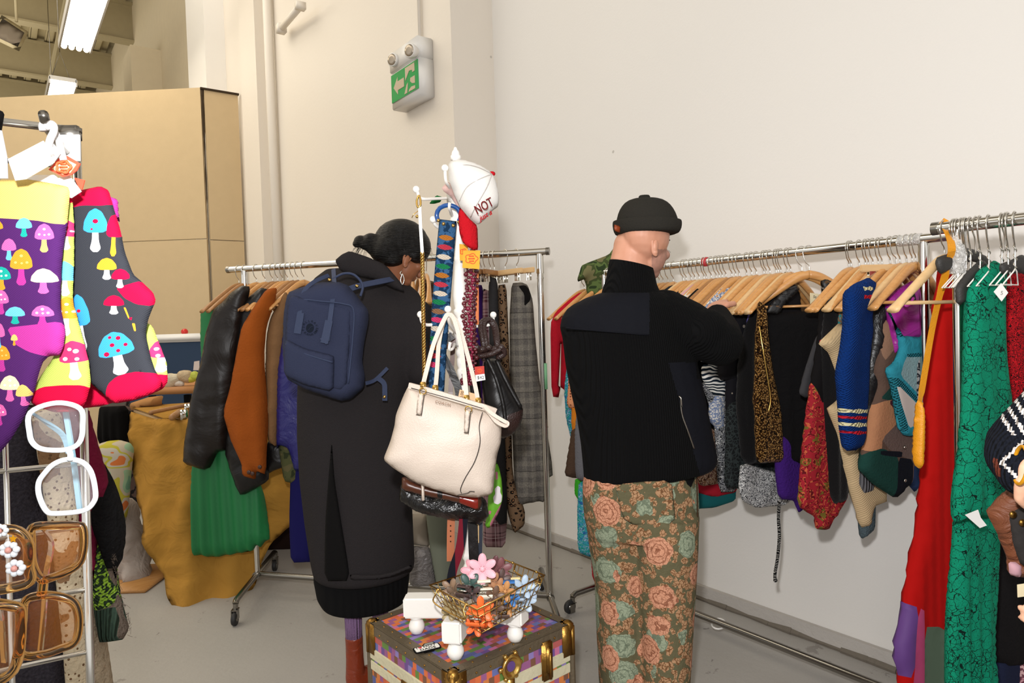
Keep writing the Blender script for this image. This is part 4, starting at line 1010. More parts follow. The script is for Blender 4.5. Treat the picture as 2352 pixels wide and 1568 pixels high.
puff('lace_shoulder', [(1880, 712), (1886, 670), (1884, 645), (1896, 638), (1925, 650), (1905, 700), (1896, 716)], fr, m_lace, .012, parent=lt)
tg = MB(); frt = Frame(fr.p+fr.z*.012, math.radians(-40))
def card(name, pts, fr, m, label, cat, lines=(), th=.0012, parent=None, group=None):
    "a paper tag: outline in photo pixels on a plane; lines=(string,size_m,px,py,material,rot)"
    pl = [fr.loc(*q) for q in pts]; ar = sum(pl[i-1][0]*pl[i][1]-pl[i][0]*pl[i-1][1] for i in range(len(pl)))
    if ar < 0: pl = pl[::-1]
    M = fr.M(); o = MB().prism(pl, M, th).build(name, m, parent, False, M)
    if label: tag(o, label, cat, group)
    for s_, sz, px, py, mm, rot in lines:
        x, y = fr.loc(px, py); text('handwriting', s_, sz, M @ Matrix.Translation((x, y, th+.0004)) @ Matrix.Rotation(rot, 4, 'Z'), mm, o, .0003)
    return o
m_ink = mat('ink', '#201c1c', .8); m_paper = mat('cream_card', '#d9cca8', .8); m_tagw = mat('white_card', '#e8e6e2', .7); m_redc = mat('red_card', '#b02c1c', .7); m_yel = mat('yellow_card', '#dd9a14', .7)
card('price_tag', [(1860, 672), (1889, 676), (1882, 712), (1861, 710)], frt, m_paper, 'cream handwritten price tag in the neck of the black lace top', 'price tag', [('Sz M', .014, 1876, 682, m_ink, -.1), ('$', .014, 1866, 705, m_ink, 0)])
# right-hand half of the long rack
hp2 = [270, 285, 340, 380, 400, 430, 465, 490, 545, 585, 610, 655, 690, 715]; H2 = [1860+x/2.904 for x in hp2]
LH = ['wooden hanger holding the black cardigan', 'wooden hanger holding the cream sweater', 'wooden hanger close behind the blue knitted sweater', 'wooden hanger carrying the blue knitted sweater', 'wooden hanger right of the blue sweater, first of the cluster', 'wooden hanger right of the blue sweater, second of the cluster',
      'wooden hanger holding the black satin jacket', 'wooden hanger holding the patchwork jacket', 'wooden hanger behind the pale clip bar', 'pale wooden bar of a clip hanger near the end of the long rack', 'wooden hanger just left of the magenta top', 'wooden hanger carrying the magenta top', 'wooden hanger carrying the turquoise crochet top', 'wooden hanger nearest the end post of the long rack']
for i, (px, lab) in enumerate(zip(H2, LH)):
    if i == 9: hanger((2.42, yB(px), 1.625), math.radians(-30), 'clip', m_wood2, lab, None, True); continue
    hanger((2.42, yB(px), 1.625), math.radians(-2-3*(i%3)), 'wood', (m_wood, m_wood, m_wood, m_wood2)[i % 4], lab)
gar('grey_tee', 1935, [(1892, 742), (1898, 790), (1882, 860), (1870, 905), (1850, 914), (1836, 905), (1838, 890), (1852, 840), (1870, 785)], mat('grey_jersey', '#3b3a3c', .9), 'dark grey tee sleeve beside the black lace top', 't-shirt', .012, -12)
m_pais = mat('red_paisley', '#8a1f22', .85, pat=lambda t: t.mix(t.gt(t.mth('SINE', t.mth('MULTIPLY', t.vor(22, 'F1', t.warp(18, .05)), 26)), .45), t.mix(t.gt(t.noise(22, 3), .56), '#94202a', '#6a5a24'), t.mix(t.gt(t.noise(110), .5), '#b8583a', '#5a1016')))
m_redfl = mat('black_redflower', '#121011', .9, pat=lambda t: t.mix(t.lt(t.vor(15, 'F1', t.warp(30, .02)), .2), '#121011', '#b01c30'))
gar('paisley_blouse', 1972, [(1884, 700), (1915, 690), (1925, 800), (1922, 900), (1930, 1050), (1945, 1140), (1926, 1176), (1912, 1193), (1905, 1217), (1874, 1215), (1874, 1189), (1830, 1161), (1842, 1050), (1852, 940), (1868, 850), (1880, 770)], [m_pais, m_redfl], 'long blouse, black with red flowers above and red paisley below', 'blouse', .02, -12, patches=[([(1870, 680), (1930, 680), (1930, 860), (1888, 870), (1880, 930), (1862, 880), (1860, 820)], 1)], fold=(.006, .05, .3))
gar('black_cardigan', 1985, [(1897, 694), (1912, 680), (1930, 700), (1940, 760), (1935, 850), (1945, 1000), (1950, 1120), (1938, 1152), (1915, 1158), (1903, 1130), (1895, 1000), (1888, 880), (1888, 780)], BLK, 'long black cardigan between the paisley blouse and cream sweater', 'cardigan', .022, -12, fold=(.006, .04, .1))
m_cream = mat('cream_ribbed_knit', '#c4ab84', .9, bump=('ribd', 900, .3))
gar('cream_sweater', 2004, [(1878, 788), (1905, 812), (1926, 872), (1926, 915), (1901, 937), (1908, 956), (1925, 1000), (1942, 1090), (1976, 1210), (1995, 1213), (2002, 1165), (2036, 1152), (2010, 1010), (1975, 880), (1955, 780), (1932, 736)], m_cream, 'cream ribbed sweater with a folded sleeve, left of the blue sweater', 'sweater', .026, -12)
gar('grey_sweater', 2012, [(1960, 1020), (2005, 1020), (2008, 1090), (2002, 1130), (1975, 1138), (1962, 1110)], mat('grey_rib', '#636265', .95, bump=('rib', 500, .6)), 'grey ribbed sweater cuff below the blue sweater', 'sweater', .02, -12)
gar('teal_sweater', 1998, [(1975, 1150), (2008, 1150), (2006, 1215), (1978, 1240), (1974, 1205)], mat('teal_melange', '#4c5a60', .95, bump=('noise', 160, .8)), 'grey teal knitted sleeve end lowest under the cream sweater', 'sweater', .02, -12)
gar('printed_blouse', 1995, [(1916, 742), (1924, 700), (1948, 690), (1950, 760), (1935, 770)], mat('teal_brown_print', '#2a5a6c', .9, pat=p_noise(['#1f4f6a', '#7c5a40', '#2a7a78', '#8c8c98'], 60, 1.0)), 'teal and brown printed blouse shoulder left of the blue sweater', 'blouse', .014, -12)
m_bk = mat('royal_blue_knit', '#0a3070', .95, bump=('knit', 620, .8)); m_ck = mat('cream_yarn', '#d8d0a4', .95, bump=('knit', 330, 1.0)); m_rk = mat('red_yarn', '#b81c2c', .95, bump=('knit', 330, 1.0))
def zig(y, h, x0, x1, n=5): return [(x0+(x1-x0)*i/n, y-h/2+(3 if i % 2 else 0)) for i in range(n+1)] + [(x1-(x1-x0)*i/n, y+h/2+(3 if i % 2 else 0)) for i in range(n+1)]
gar('blue_sweater', 2038, [(1946, 668), (1962, 650), (1996, 636), (2004, 650), (2006, 664), (1994, 720), (1995, 770), (1988, 830), (1984, 900), (1980, 1000), (1972, 1034), (1943, 1036), (1936, 985), (1932, 930), (1926, 875), (1929, 838), (1941, 785), (1944, 720)], [m_bk, m_ck, m_rk], 'royal blue hand knitted sweater with cream and red stripes on the cuff', 'sweater', .028, 2,
    patches=[(zig(941, 9, 1928, 1990), 1), (zig(956, 7, 1928, 1990), 2), (zig(972, 9, 1928, 1990), 1), (zig(990, 7, 1928, 1990), 2), (zig(662, 8, 1966, 1986, 3), 1), (zig(681, 8, 1964, 1986, 3), 2)], wrinkle=.004)
gar('black_satin_jacket', 2044, [(2008, 668), (2030, 655), (2045, 680), (2030, 740), (2024, 800), (2016, 860), (2014, 940), (2000, 990), (1992, 1050), (1972, 1078), (1976, 1000), (1980, 900), (1990, 840), (1998, 780), (2002, 720)], BLKS, 'black satin jacket with shiny folds, right of the blue sweater', 'jacket', .026, -12, wrinkle=.012)
gar('striped_shirt', 2026, [(1992, 720), (2002, 720), (2000, 790), (1994, 790)], mat('white_stripe', '#cfc4c4', .9, pat=p_stripes(['#dcd8d4', '#b86a70'], 60, 0)), 'narrow strip of a white and red striped shirt beside the satin jacket', 'shirt', .01, -12)
pj = [mat('suede_'+n, c, .95, bump=('noise', 140, .3)) for n, c in (('brown', '#5e4a40'), ('tan', '#b07c5a'), ('green', '#1c3f38'), ('wine', '#4c2430'), ('taupe', '#6a5852'), ('ink', '#15171f'), ('navy', '#243454'), ('pale', '#8c6c58'))]
gar('patchwork_jacket', 2058, [(2022, 732), (2046, 728), (2100, 760), (2125, 900), (2118, 1095), (2102, 1132), (2086, 1112), (2058, 1146), (2005, 1112), (1970, 1076), (1984, 1026), (1998, 930), (2012, 884), (2006, 852), (2018, 800)], pj, 'suede jacket patched in brown, tan, green, wine and navy', 'jacket', .024, -12, smooth=1,
    patches=[([(2018, 728), (2050, 728), (2040, 800), (2018, 830)], 7), ([(1990, 935), (2014, 920), (2035, 916), (2064, 950), (2012, 1006), (2010, 1034), (1978, 1034)], 1), ([(2010, 914), (2036, 880), (2050, 905), (2030, 918)], 2), ([(2026, 922), (2052, 905), (2064, 962), (2050, 950)], 3), ([(2010, 1006), (2060, 956), (2090, 1010), (2082, 1056), (2030, 1032)], 4),
             ([(1960, 1076), (1984, 1036), (2012, 1026), (2050, 1046), (2048, 1150), (2000, 1120)], 2), ([(2008, 1032), (2058, 1034), (2056, 1048), (2008, 1042)], 5), ([(2048, 1047), (2082, 1052), (2082, 1120), (2060, 1152), (2046, 1142)], 5), ([(2084, 1062), (2122, 1060), (2120, 1150), (2082, 1120)], 6), ([(2086, 1000), (2122, 980), (2122, 1058), (2084, 1060)], 7)])
for i, (px, py) in enumerate(((2075, 1026), (2076, 1102))):
    frb = Frame((2.42, yB(2058)-.03, 1.2), math.radians(-34)); x, y = frb.loc(px, py)
    MB().sphere(frb.M() @ Vector((x, y, .006)), .006, 10).build('snap_button', m_chrome, bpy.data.objects['patchwork_jacket'])
gar('magenta_blouse', 2074, [(2034, 684), (2062, 662), (2100, 642), (2124, 660), (2126, 775), (2076, 784), (2064, 800), (2053, 816), (2044, 760)], [mat('magenta_satin', '#a02490', .35, bump=('crush', 8, .7)), BLK], 'shiny magenta top with a draped neckline', 'top', .026, -12, wrinkle=.008, patches=[([(2066, 690), (2082, 668), (2088, 690), (2072, 706)], 1)])
nk = MB().tube(spline([P(2076, 676, 2.2), P(2074, 690, 2.19), P(2080, 702, 2.18), P(2090, 700, 2.18), P(2098, 684, 2.19)], 5), .005, 6); nk.build('neck_loop', MC[('magenta_satin', '#a02490')], bpy.data.objects['magenta_blouse'])
mt = [mat('turquoise_suede', '#2f8ea0', .9, bump=('crush', 20, .4)), mat('pale_blue_denim', '#8aa8ac', .95, bump=('noise', 130, .4)), mat('white_suede', '#cfc4bc', .95), mat('turquoise_crochet', '#2c8090', .95, bump=('knit', 500, 1.0), pat=p_dots('#2c8494', '#16505c', 190, .3))]
gar('patchwork_vest', 2090, [(2034, 706), (2044, 714), (2070, 770), (2090, 772), (2125, 775), (2122, 1004), (2075, 1000), (2063, 982), (2046, 884), (2033, 846), (2052, 832), (2066, 806), (2064, 780), (2050, 738)], mt, 'turquoise and white patchwork halter top with crochet edges', 'top', .016, -12,
    patches=[([(2034, 700), (2048, 712), (2070, 768), (2062, 776), (2042, 730)], 3), ([(2074, 816), (2125, 814), (2125, 925), (2100, 905), (2058, 862), (2066, 832)], 1), ([(2040, 866), (2056, 868), (2110, 925), (2108, 934), (2052, 884), (2062, 930), (2078, 990), (2066, 990), (2044, 890)], 3), ([(2050, 880), (2104, 934), (2098, 972), (2078, 982), (2062, 930)], 2), ([(2072, 812), (2125, 808), (2125, 818), (2074, 820)], 3)])
gar('lace_garment', 2104, [(2108, 830), (2135, 800), (2135, 960), (2112, 965), (2106, 900)], mat('grey_lace', '#8c8a88', .9, pat=p_lines('#8f8c8a', '#26262a', 60, .12)), 'grey garment with black lace print behind the end post', 'top', .014)
gar('white_garment', 2100, [(2108, 950), (2132, 950), (2126, 1060), (2116, 1000)], m_wht, 'white garment corner beside the yellow pouch', 'top', .014)
# ---------------------------------------------------------------- rack C, long dresses
for i, px in enumerate((2196, 2202, 2212, 2218, 2222, 2232, 2254, 2274)):
    hanger((2.09, yC(px), 1.618), math.radians(4), 'wire', m_white, 'white twisted wire hanger on the taped rail at the right edge', 'white wire hangers at the right edge')
for px in (2304, 2318, 2334): hanger((2.09, yC(px), 1.618), math.radians(4), 'wire', m_white, 'white twisted wire hanger on the taped rail at the right edge', 'white wire hangers at the right edge')
hanger((2.09, yC(2172)-.0, 1.618), math.radians(-6), 'wood', m_wood2, 'pale wooden hanger on the end of the taped rail, left of the red dress')
for px, pl, lab in ((2192, [(2150, 592), (2165, 586), (2195, 580), (2215, 568), (2240, 573), (2270, 592), (2300, 640), (2290, 650), (2262, 612), (2235, 600), (2205, 606), (2170, 625), (2160, 630), (2152, 616)], 'broad black felt hanger behind the top of the red dress'),
                    (2244, [(2196, 662), (2206, 642), (2225, 620), (2250, 596), (2264, 600), (2262, 622), (2238, 652), (2218, 690), (2206, 702), (2198, 696)], 'black felt hanger tip between the red and green dresses'),
                    (2312, [(2296, 606), (2320, 598), (2345, 584), (2362, 590), (2390, 620), (2380, 640), (2330, 622), (2302, 632)], 'black felt hanger between the green dress and the red print')):
    fr = Frame((2.09, yC(px), 1.5), math.radians(-12)); t = thing('clothes_hanger', fr.p, lab, 'hanger')
    puff('hanger_body', pl, fr, m_hangblk, .010, parent=t)
    MB().tube(spline([(2.09, yC(px), 1.54), (2.085, yC(px), 1.58), (2.07, yC(px), 1.60), (2.069, yC(px), 1.62), (2.09, yC(px), 1.6385), (2.109, yC(px), 1.625)], 5), .0022, 7).build('hook', m_chrome, t)
m_red = mat('red_velour', '#a80d0a', .85, bump=('rib', 160, .25))
rd = [m_red, mat('purple_silk', '#5a3478', .7), mat('rose_silk', '#b03c6c', .7), mat('grey_green_silk', '#4c5e4c', .7), mat('violet_silk', '#4a246c', .7)]
gar('red_dress', 2204, [(2162, 590), (2176, 582), (2191, 577), (2198, 604), (2208, 634), (2200, 652), (2195, 690), (2199, 775), (2194, 850), (2192, 933), (2196, 1060), (2197, 1100), (2188, 1200), (2182, 1326), (2179, 1640), (2062, 1640), (2065, 1545), (2052, 1508), (2077, 1380), (2090, 1290), (2108, 1200), (2122, 1040), (2127, 933), (2135, 800), (2147, 695), (2159, 636)], rd, 'long red sleeveless dress with a purple, pink and green hem', 'dress', .028, -12, fold=(.006, .04, .1),
    patches=[([(2070, 1382), (2092, 1388), (2080, 1545), (2040, 1560)], 1), ([(2092, 1388), (2106, 1396), (2104, 1650), (2070, 1650), (2080, 1545)], 2), ([(2106, 1432), (2135, 1430), (2151, 1440), (2151, 1650), (2104, 1650)], 3), ([(2151, 1440), (2168, 1454), (2190, 1464), (2190, 1650), (2151, 1650)], 4)])
gar('black_jacket', 2222, [(2196, 700), (2206, 650), (2240, 620), (2262, 640), (2262, 900), (2250, 1060), (2200, 1100), (2197, 900), (2199, 780)], [BLK, m_wht, NAVY], 'black jacket with white patches between the red and green dresses', 'jacket', .024, -30,
    patches=[([(2204, 770), (2208, 740), (2222, 716), (2222, 736), (2212, 760)], 1), ([(2197, 822), (2220, 818), (2214, 856), (2197, 852)], 1), ([(2202, 930), (2220, 928), (2214, 940), (2204, 944)], 1), ([(2216, 700), (2226, 690), (2228, 1070), (2206, 1090), (2214, 900)], 2)])
m_grn = mat('green_rose_print', '#0b8264', .85, pat=p_roseline('#0a7f60', '#08201a'))
fr = Frame((2.09, yC(2262), 1.2), math.radians(-12))
gd = thing('green_dress', (2.09, yC(2262), .3), 'long green dress and jacket printed with black line roses', 'dress')
frs = Frame(fr.p+Vector((0, .03, 0)), math.radians(-12))
puff('dress_skirt', [(2196, 1180), (2290, 1180), (2288, 1258), (2278, 1450), (2286, 1640), (2172, 1640), (2178, 1500), (2188, 1290)], frs, m_grn, .022, parent=gd, fold=(.010, .05, 0))
puff('dress_jacket', [(2284, 597), (2302, 610), (2304, 640), (2300, 680), (2302, 800), (2318, 930), (2330, 1060), (2300, 1180), (2188, 1202), (2190, 1165), (2206, 1060), (2214, 930), (2219, 800), (2222, 713), (2226, 660), (2249, 620), (2268, 606)], fr, m_grn, .026, parent=gd, fold=(.008, .06, .2))
frt = Frame(fr.p-Vector((0, .10, 0)), math.radians(-34))
card('price_tag', [(2216, 1182), (2246, 1170), (2252, 1188), (2266, 1206), (2250, 1212)], frt, m_tagw, 'blank cream tag pinned at the hem of the green jacket', 'price tag')
card('price_tag', [(2282, 670), (2299, 650), (2315, 672), (2300, 692)], Frame(fr.p-Vector((0, .12, 0)), math.radians(-34)), m_tagw, 'diamond shaped cream tag between the green dress and the red print', 'price tag', [('5', .014, 2300, 673, mat('pencil', '#8a8680', .9), -.2)])
gar('black_dress', 2300, [(2290, 640), (2310, 610), (2345, 610), (2380, 640), (2400, 960), (2330, 960), (2312, 900), (2300, 780), (2286, 700)], BLK, 'black dress between the green dress and the red print dress', 'dress', .022, -12)
gar('printed_dress', 2318, [(2312, 632), (2345, 624), (2400, 630), (2440, 700), (2440, 1000), (2330, 940), (2316, 850), (2312, 740)], mat('red_black_print', '#b8141c', .9, pat=p_noise(['#b81420', '#0f0b0c', '#c01822', '#120c0c', '#b81420'], 55, 3.0)), 'red dress with a dense black floral print at the right edge', 'dress', .024, -12)
gar('black_skirt', 2290, [(2290, 1190), (2420, 1190), (2420, 1500), (2352, 1524), (2310, 1532), (2284, 1518), (2275, 1400), (2280, 1280)], mat('black_wool', '#161415', .95, bump=('noise', 200, .4)), 'long black wool skirt low at the right edge', 'skirt', .03, -12, fold=(.008, .06, 0))
gar('navy_skirt', 2284, [(2284, 1500), (2400, 1500), (2400, 1640), (2280, 1640)], NAVY, 'dark blue hem below the black wool skirt', 'skirt', .022, -12)
gar('pink_floral_dress', 2300, [(2332, 1290), (2430, 1290), (2430, 1640), (2336, 1640), (2340, 1450)], mat('pink_floral', '#b88890', .9, pat=p_noise(['#c08c94', '#6a3c48', '#c8a0a0'], 40, 1.5)), 'dusty pink floral dress low at the right edge', 'dress', .024, -12)
# yellow pouch with a long strap over the rail end
yp = thing('yellow_pouch', P(2108, 1080, 1.80), 'mustard yellow leather pouch on a long strap looped over the end of the taped rail', 'bag')
m_ylw = mat('mustard_leather', '#d48c10', .5, bump=('leather', 300, .15))
st = MB(); zr = 1.618; ye = .80
st = strip(MB(), spline([Vector((2.09, ye, 1.60))+RH*.02-FH*.03, Vector((2.09, ye, zr+.017)), Vector((2.09, ye, 1.60))-FH*.022, P(2186, 570, 1.84), P(2180, 600, 1.86), P(2158, 680, 1.90), P(2140, 760, 1.92), P(2120, 880, 1.90), P(2111, 930, 1.86)], 4), [.020]*20+[.016]*10+[.011]*30, .003, (-.6, -.8, 0.05)); st.build('strap', m_ylw, yp, False)
puff('pouch', [(2106, 918), (2118, 922), (2123, 960), (2120, 1060), (2114, 1078), (2100, 1068), (2097, 1040), (2102, 960)], FC(2110, 1000, 1.84), m_ylw, .02, parent=yp)
# ---------------------------------------------------------------- people
def toPx(v):
    q = Vector(v)-CAM; z = q.dot(F); return (1176+q.dot(R)/z*FPX, 784-q.dot(U)/z*FPX, z)
m_skin = mat('skin_light', '#c8947a', .5, pat=lambda t: t.mix(t.noise(30, 4), '#c08468', '#d49c82')); m_stub = mat('skin_stubble', '#a8806e', .6, pat=lambda t: t.mix(t.noise(90, 3), '#b98470', '#8c6a5c'))
m_skin2 = mat('skin_brown', '#8a5438', .5, pat=lambda t: t.mix(t.noise(20, 4), '#7c4a32', '#96603f')); m_skin3 = mat('skin_pale', '#dba98c', .5)
m_nyl = mat('black_nylon', '#0f1016', .8, bump=('crush', 9, .2)); m_rib = mat('black_rib_knit', '#0b0b0c', .95, bump=('rib', 950, .8))
def ell(mb, c, r, ax=None): return mb.sphere(c, 1.0, 22, sc=r, ax=ax)
def hand(mb, wrist, dirv, palm_n, s=1.0, curl=.5, right=1):
    "palm, four unequal bent fingers, side thumb; added to the body clay"
    d = Vector(dirv).normalized(); n = Vector(palm_n); n = (n-d*n.dot(d)).normalized(); sd = d.cross(n)*right; w = Vector(wrist)
    ax = (d, sd, n); mb.sphere(w+d*.05*s, 1, 16, sc=(.052*s, .042*s, .017*s), ax=ax)
    for k, (o_, L) in enumerate(((-.030, .068), (-.010, .078), (.010, .074), (.029, .058))):
        p0 = w+d*(.085*s)+sd*o_*s; pts = [p0]; a = curl*.5; q = p0
        for j, f in enumerate((.45, .32, .25)):
            dd = d*math.cos(a)+n*math.sin(a); q = q+dd*L*f*s; pts.append(q); a += curl
        limb(mb, pts, [.0088*s, .0084*s, .0078*s, .0068*s], 10)
    t0 = w+d*.03*s-sd*.034*s; t1 = t0-sd*.022*s+d*.026*s+n*.01*s; t2 = t1+d*.028*s+n*.012*s; limb(mb, [t0, t1, t2], [.0125*s, .0105*s, .008*s], 10)
def head(mb, c, f, up, s=1.0):
    "face looks along f; returns axes"
    f = Vector(f).normalized(); r = f.cross(Vector(up)).normalized(); u = r.cross(f); c = Vector(c)
    ell(mb, c-f*.012*s+u*.02*s, (.098*s, .075*s, .092*s), (f, r, u)); ell(mb, c+f*.030*s-u*.035*s, (.060*s, .058*s, .072*s), (f, r, u)); ell(mb, c+f*.050*s-u*.088*s, (.032*s, .034*s, .024*s), (f, r, u))
    limb(mb, [c+f*.084*s+u*.012*s, c+f*.098*s-u*.018*s, c+f*.106*s-u*.034*s], [.009*s, .012*s, .014*s], 10)
    ell(mb, c+f*.078*s+u*.026*s, (.014*s, .052*s, .012*s), (f, r, u))
    for k in (-1, 1):
        ell(mb, c+f*.076*s+r*.030*s*k+u*.004*s, (.012*s, .015*s, .010*s), (f, r, u)); ell(mb, c+f*.060*s+r*.042*s*k-u*.024*s, (.022*s, .020*s, .018*s), (f, r, u))
    ell(mb, c+f*.086*s-u*.058*s, (.009*s, .024*s, .006*s), (f, r, u)); ell(mb, c+f*.084*s-u*.068*s, (.009*s, .020*s, .006*s), (f, r, u))
    return f, r, u
def ear(c, f, u, side, m, parent, s=1.0):
    o = f.cross(u)*side; c = Vector(c); mb = MB()
    loop = [(-.006, .030), (-.018, .022), (-.020, .004), (-.014, -.012), (-.006, -.026), (.003, -.032), (.008, -.022), (.006, -.006), (.010, .006), (.012, .020), (.006, .030)]
    mb.tube(spline([c+f*a*s+u*b*s+o*.008*s*(1 if a < 0 else .3) for a, b in loop], 4, True), .0042*s, 8, closed=True)
    mb.sphere(c-f*.004*s+o*.001, 1, 14, sc=(.013*s, .006*s, .026*s), ax=(f, o, u)); mb.sphere(c-f*.001-u*.024*s+o*.004, .008*s, 10)
    mb.tube(spline([c+f*.004*s+u*.016*s+o*.008, c-f*.008*s+u*.012*s+o*.009, c-f*.010*s-u*.004*s+o*.009, c-f*.002*s-u*.014*s+o*.008], 4), .003*s, 6)
    return clay('ear', mb, m, .0018, 3, parent)
# ---- man
Dm = 2.27
man = thing('person', P(1470, 1690, Dm), 'person in a black rib sweater, black docker hat and floral trousers, browsing the long rack', 'person')
b = MB(); fh = (RH*.52+FH*.86-UP*.32).normalized()
mc = P(1485, 556, Dm); head(b, mc, fh, UP, 1.0); f_, r_, u_ = fh, fh.cross(UP).normalized(), fh.cross(UP).normalized().cross(fh)
b.tube([P(1466, 538, Dm), P(1452, 566, Dm), P(1446, 600, Dm), P(1448, 640, Dm), P(1450, 700, Dm)], [.055, .060, .064, .070, .08], 20); ell(b, P(1446, 565, Dm), (.048, .058, .055))
rings(b, [(660, 1410, 1500, Dm, .12), (715, 1350, 1530, Dm, .15), (800, 1335, 1560, Dm, .2), (950, 1340, 1590, Dm, .19), (1100, 1350, 1590, Dm, .21), (1170, 1352, 1590, Dm, .22)])
hR = P(1648, 712, 2.46)
limb(b, [P(1545, 720, Dm), P(1660, 790, 2.22), hR], [.052, .043, .027]); hand(b, hR, (RH*.25+FH*.8+UP*.25), (-UP*1.0+RH*.3), 1.0, .5)
limb(b, [P(1350, 755, Dm), P(1385, 880, 2.5), P(1500, 780, 2.72)], [.05, .043, .027]); hand(b, P(1500, 780, 2.72), RH*.8+FH*.5+UP*.2, -UP, 1.0, .5, -1)
def foot_pt(px): return P(px, 1000, Dm)*1
for px, x in ((1420, 0), (1528, 1)):
    q = P(px, 1160, Dm); g_ = Vector((q.x, q.y, 0)); limb(b, [q, g_+UP*.48, g_+UP*.09], [.075, .05, .035])
    limb(b, [g_+UP*.05, g_+UP*.04+fh*.13], [.035, .03])
def mcol(v):
    x, y, z = toPx(v); return 1 if (y > 572 and x > 1497 and y < 640 and z < 2.5) else 0
clay('body', b, [m_skin, m_stub], .0045, 3, man, mcol)
ear(P(1509, 561, Dm-.070), f_, u_, -1, m_skin, man, 1.12)
eb = MB(); c0 = mc+f_*.088+u_*.034
for k in (-1, 1): eb.tube([c0+r_*.014*k, c0+r_*.034*k+u_*.004, c0+r_*.052*k-f_*.012], [.003, .0035, .002], 6); 
eb.build('eyebrow', mat('brow_hair', '#2a201c', .9), man)
for k in (-1, 1): 
    el = MB(); c1 = mc+f_*.082+r_*.034*k
    for j in range(5): el.tube([c1+r_*(.006*j*k-.01*k), c1+r_*(.007*j*k-.01*k)+f_*.012-u_*.004], .0005, 4)
    el.build('eyelashes', MC[('brow_hair', '#2a201c')], man)
# sweater
b = MB()
rings(b, [(672, 1382, 1528, Dm, .17), (684, 1345, 1552, Dm, .20), (702, 1312, 1572, Dm, .225), (735, 1294, 1585, Dm, .245), (780, 1292, 1592, Dm, .26), (840, 1299, 1602, Dm, .27), (900, 1311, 1616, Dm, .28), (960, 1325, 1628, Dm, .28), (1020, 1334, 1640, Dm, .28), (1072, 1339, 1646, Dm, .28, 1048), (1100, 1341, 1643, Dm, .275, 1066), (1110, 1346, 1636, Dm, .26, 1074)])
limb(b, [P(1525, 728, Dm), P(1580, 752, Dm-.02), P(1648, 788, 2.21)], [.092, .088, .074]); limb(b, [P(1654, 788, 2.21), P(1655, 765, 2.31), P(1648, 728, 2.42)], [.074, .066, .046])
ell(b, P(1625, 762, 2.2), (.07, .07, .075)); limb(b, [P(1345, 750, Dm), P(1385, 880, 2.48), P(1480, 800, 2.66)], [.085, .07, .045])
def scol(v):
    x, y, z = toPx(v)
    if z < 2.36 and y < 752+(x-1300)*.085 and x < 1492 and y > 672+max(0, (1380-x))*.1: return 1
    if x > 1535+(y-830)*.28 and y > 832 and not (x > 1600 and y < 870): return 1
    return 0
sw = clay('sweater', b, [m_rib, m_nyl], .0042, 12, man, scol)
cb = MB(); rings(cb, [(690, 1378, 1530, Dm, .17, 690), (664, 1384, 1516, Dm, .165, 672), (640, 1392, 1508, Dm, .162, 654), (608, 1398, 1502, Dm, .160, 628), (596, 1400, 1500, Dm, .158, 618), (600, 1406, 1494, Dm, .146, 622), (640, 1410, 1490, Dm, .14, 650), (680, 1410, 1490, Dm, .14, 680)], 40)
cb.build('turtleneck_collar', m_rib, man)
sm_ = MB(); sm_.tube([P(1300+k*19, 752+k*19*.085+1, 2.145-.0006*k*(10-k)) for k in range(11)], .0025, 6); sm_.build('yoke_seam', m_nyl, man)
zp = MB(); zl = spline([P(1563, 912, 2.15), P(1566, 950, 2.15), P(1580, 990, 2.15), P(1594, 1030, 2.155)], 5); zp.tube(zl, .003, 6); zp.build('pocket_zip', m_chromed, man)
MB().tube([P(1558, 908, 2.14), P(1564, 914, 2.135), P(1566, 934, 2.14)], .0026, 6).build('zip_pull', m_chrome, man)
# trousers
b = MB(); m_pant = mat('rose_print_cotton', '#6b6744', .9, pat=p_rose_pants, bump=('noise', 140, .3))
rings(b, [(1075, 1344, 1598, Dm, .25), (1110, 1338, 1602, Dm, .26), (1150, 1338, 1604, Dm, .27), (1190, 1342, 1603, Dm, .27), (1225, 1352, 1600, Dm, .26)])
q = lambda rows: rings(b, rows, 24)
q([(1180, 1343, 1482, Dm+.02, .24), (1260, 1354, 1486, Dm+.03, .23), (1340, 1366, 1484, Dm+.03, .21), (1450, 1370, 1480, Dm+.03, .20), (1568, 1376, 1478, Dm+.03, .20), (1670, 1384, 1478, Dm+.03, .2)])
q([(1180, 1436, 1604, Dm-.02, .25), (1260, 1448, 1601, Dm-.03, .24), (1340, 1456, 1597, Dm-.03, .22), (1450, 1466, 1590, Dm-.03, .21), (1568, 1470, 1583, Dm-.03, .20), (1670, 1476, 1580, Dm-.03, .2)])
tr = clay('trousers', b, m_pant, .007, 4, man)
sm_ = MB()
sm_.tube(spline([P(1600, 1092, 2.20), P(1602, 1180, 2.205), P(1598, 1300, 2.20), P(1590, 1440, 2.2), P(1583, 1580, 2.2)], 6), .0022, 6); sm_.build('side_seam', mat('seam_brown', '#3c2a1c', .9), man)
for nm, pl in (('back_pocket', [(1412, 1112), (1542, 1100), (1552, 1190), (1530, 1212), (1455, 1206), (1430, 1190)]),):
    puff(nm, pl, FC(1480, 1150, 2.137), m_pant, .004, parent=man)
puff('side_pocket', [(1572, 1092), (1592, 1086), (1598, 1110), (1596, 1140), (1590, 1155), (1584, 1130)], FC(1584, 1120, 2.195, .9), m_black, .006, parent=man)
for px in (1425, 1530):
    q_ = P(px, 1160, Dm); g_ = Vector((q_.x, q_.y, 0)); sh = MB(); limb(sh, [g_+UP*.05-fh*.03, g_+UP*.045+Vector((fh.x, fh.y, 0))*.15], [.045, .038]); clay('shoe', sh, m_black, .008, 2, man)
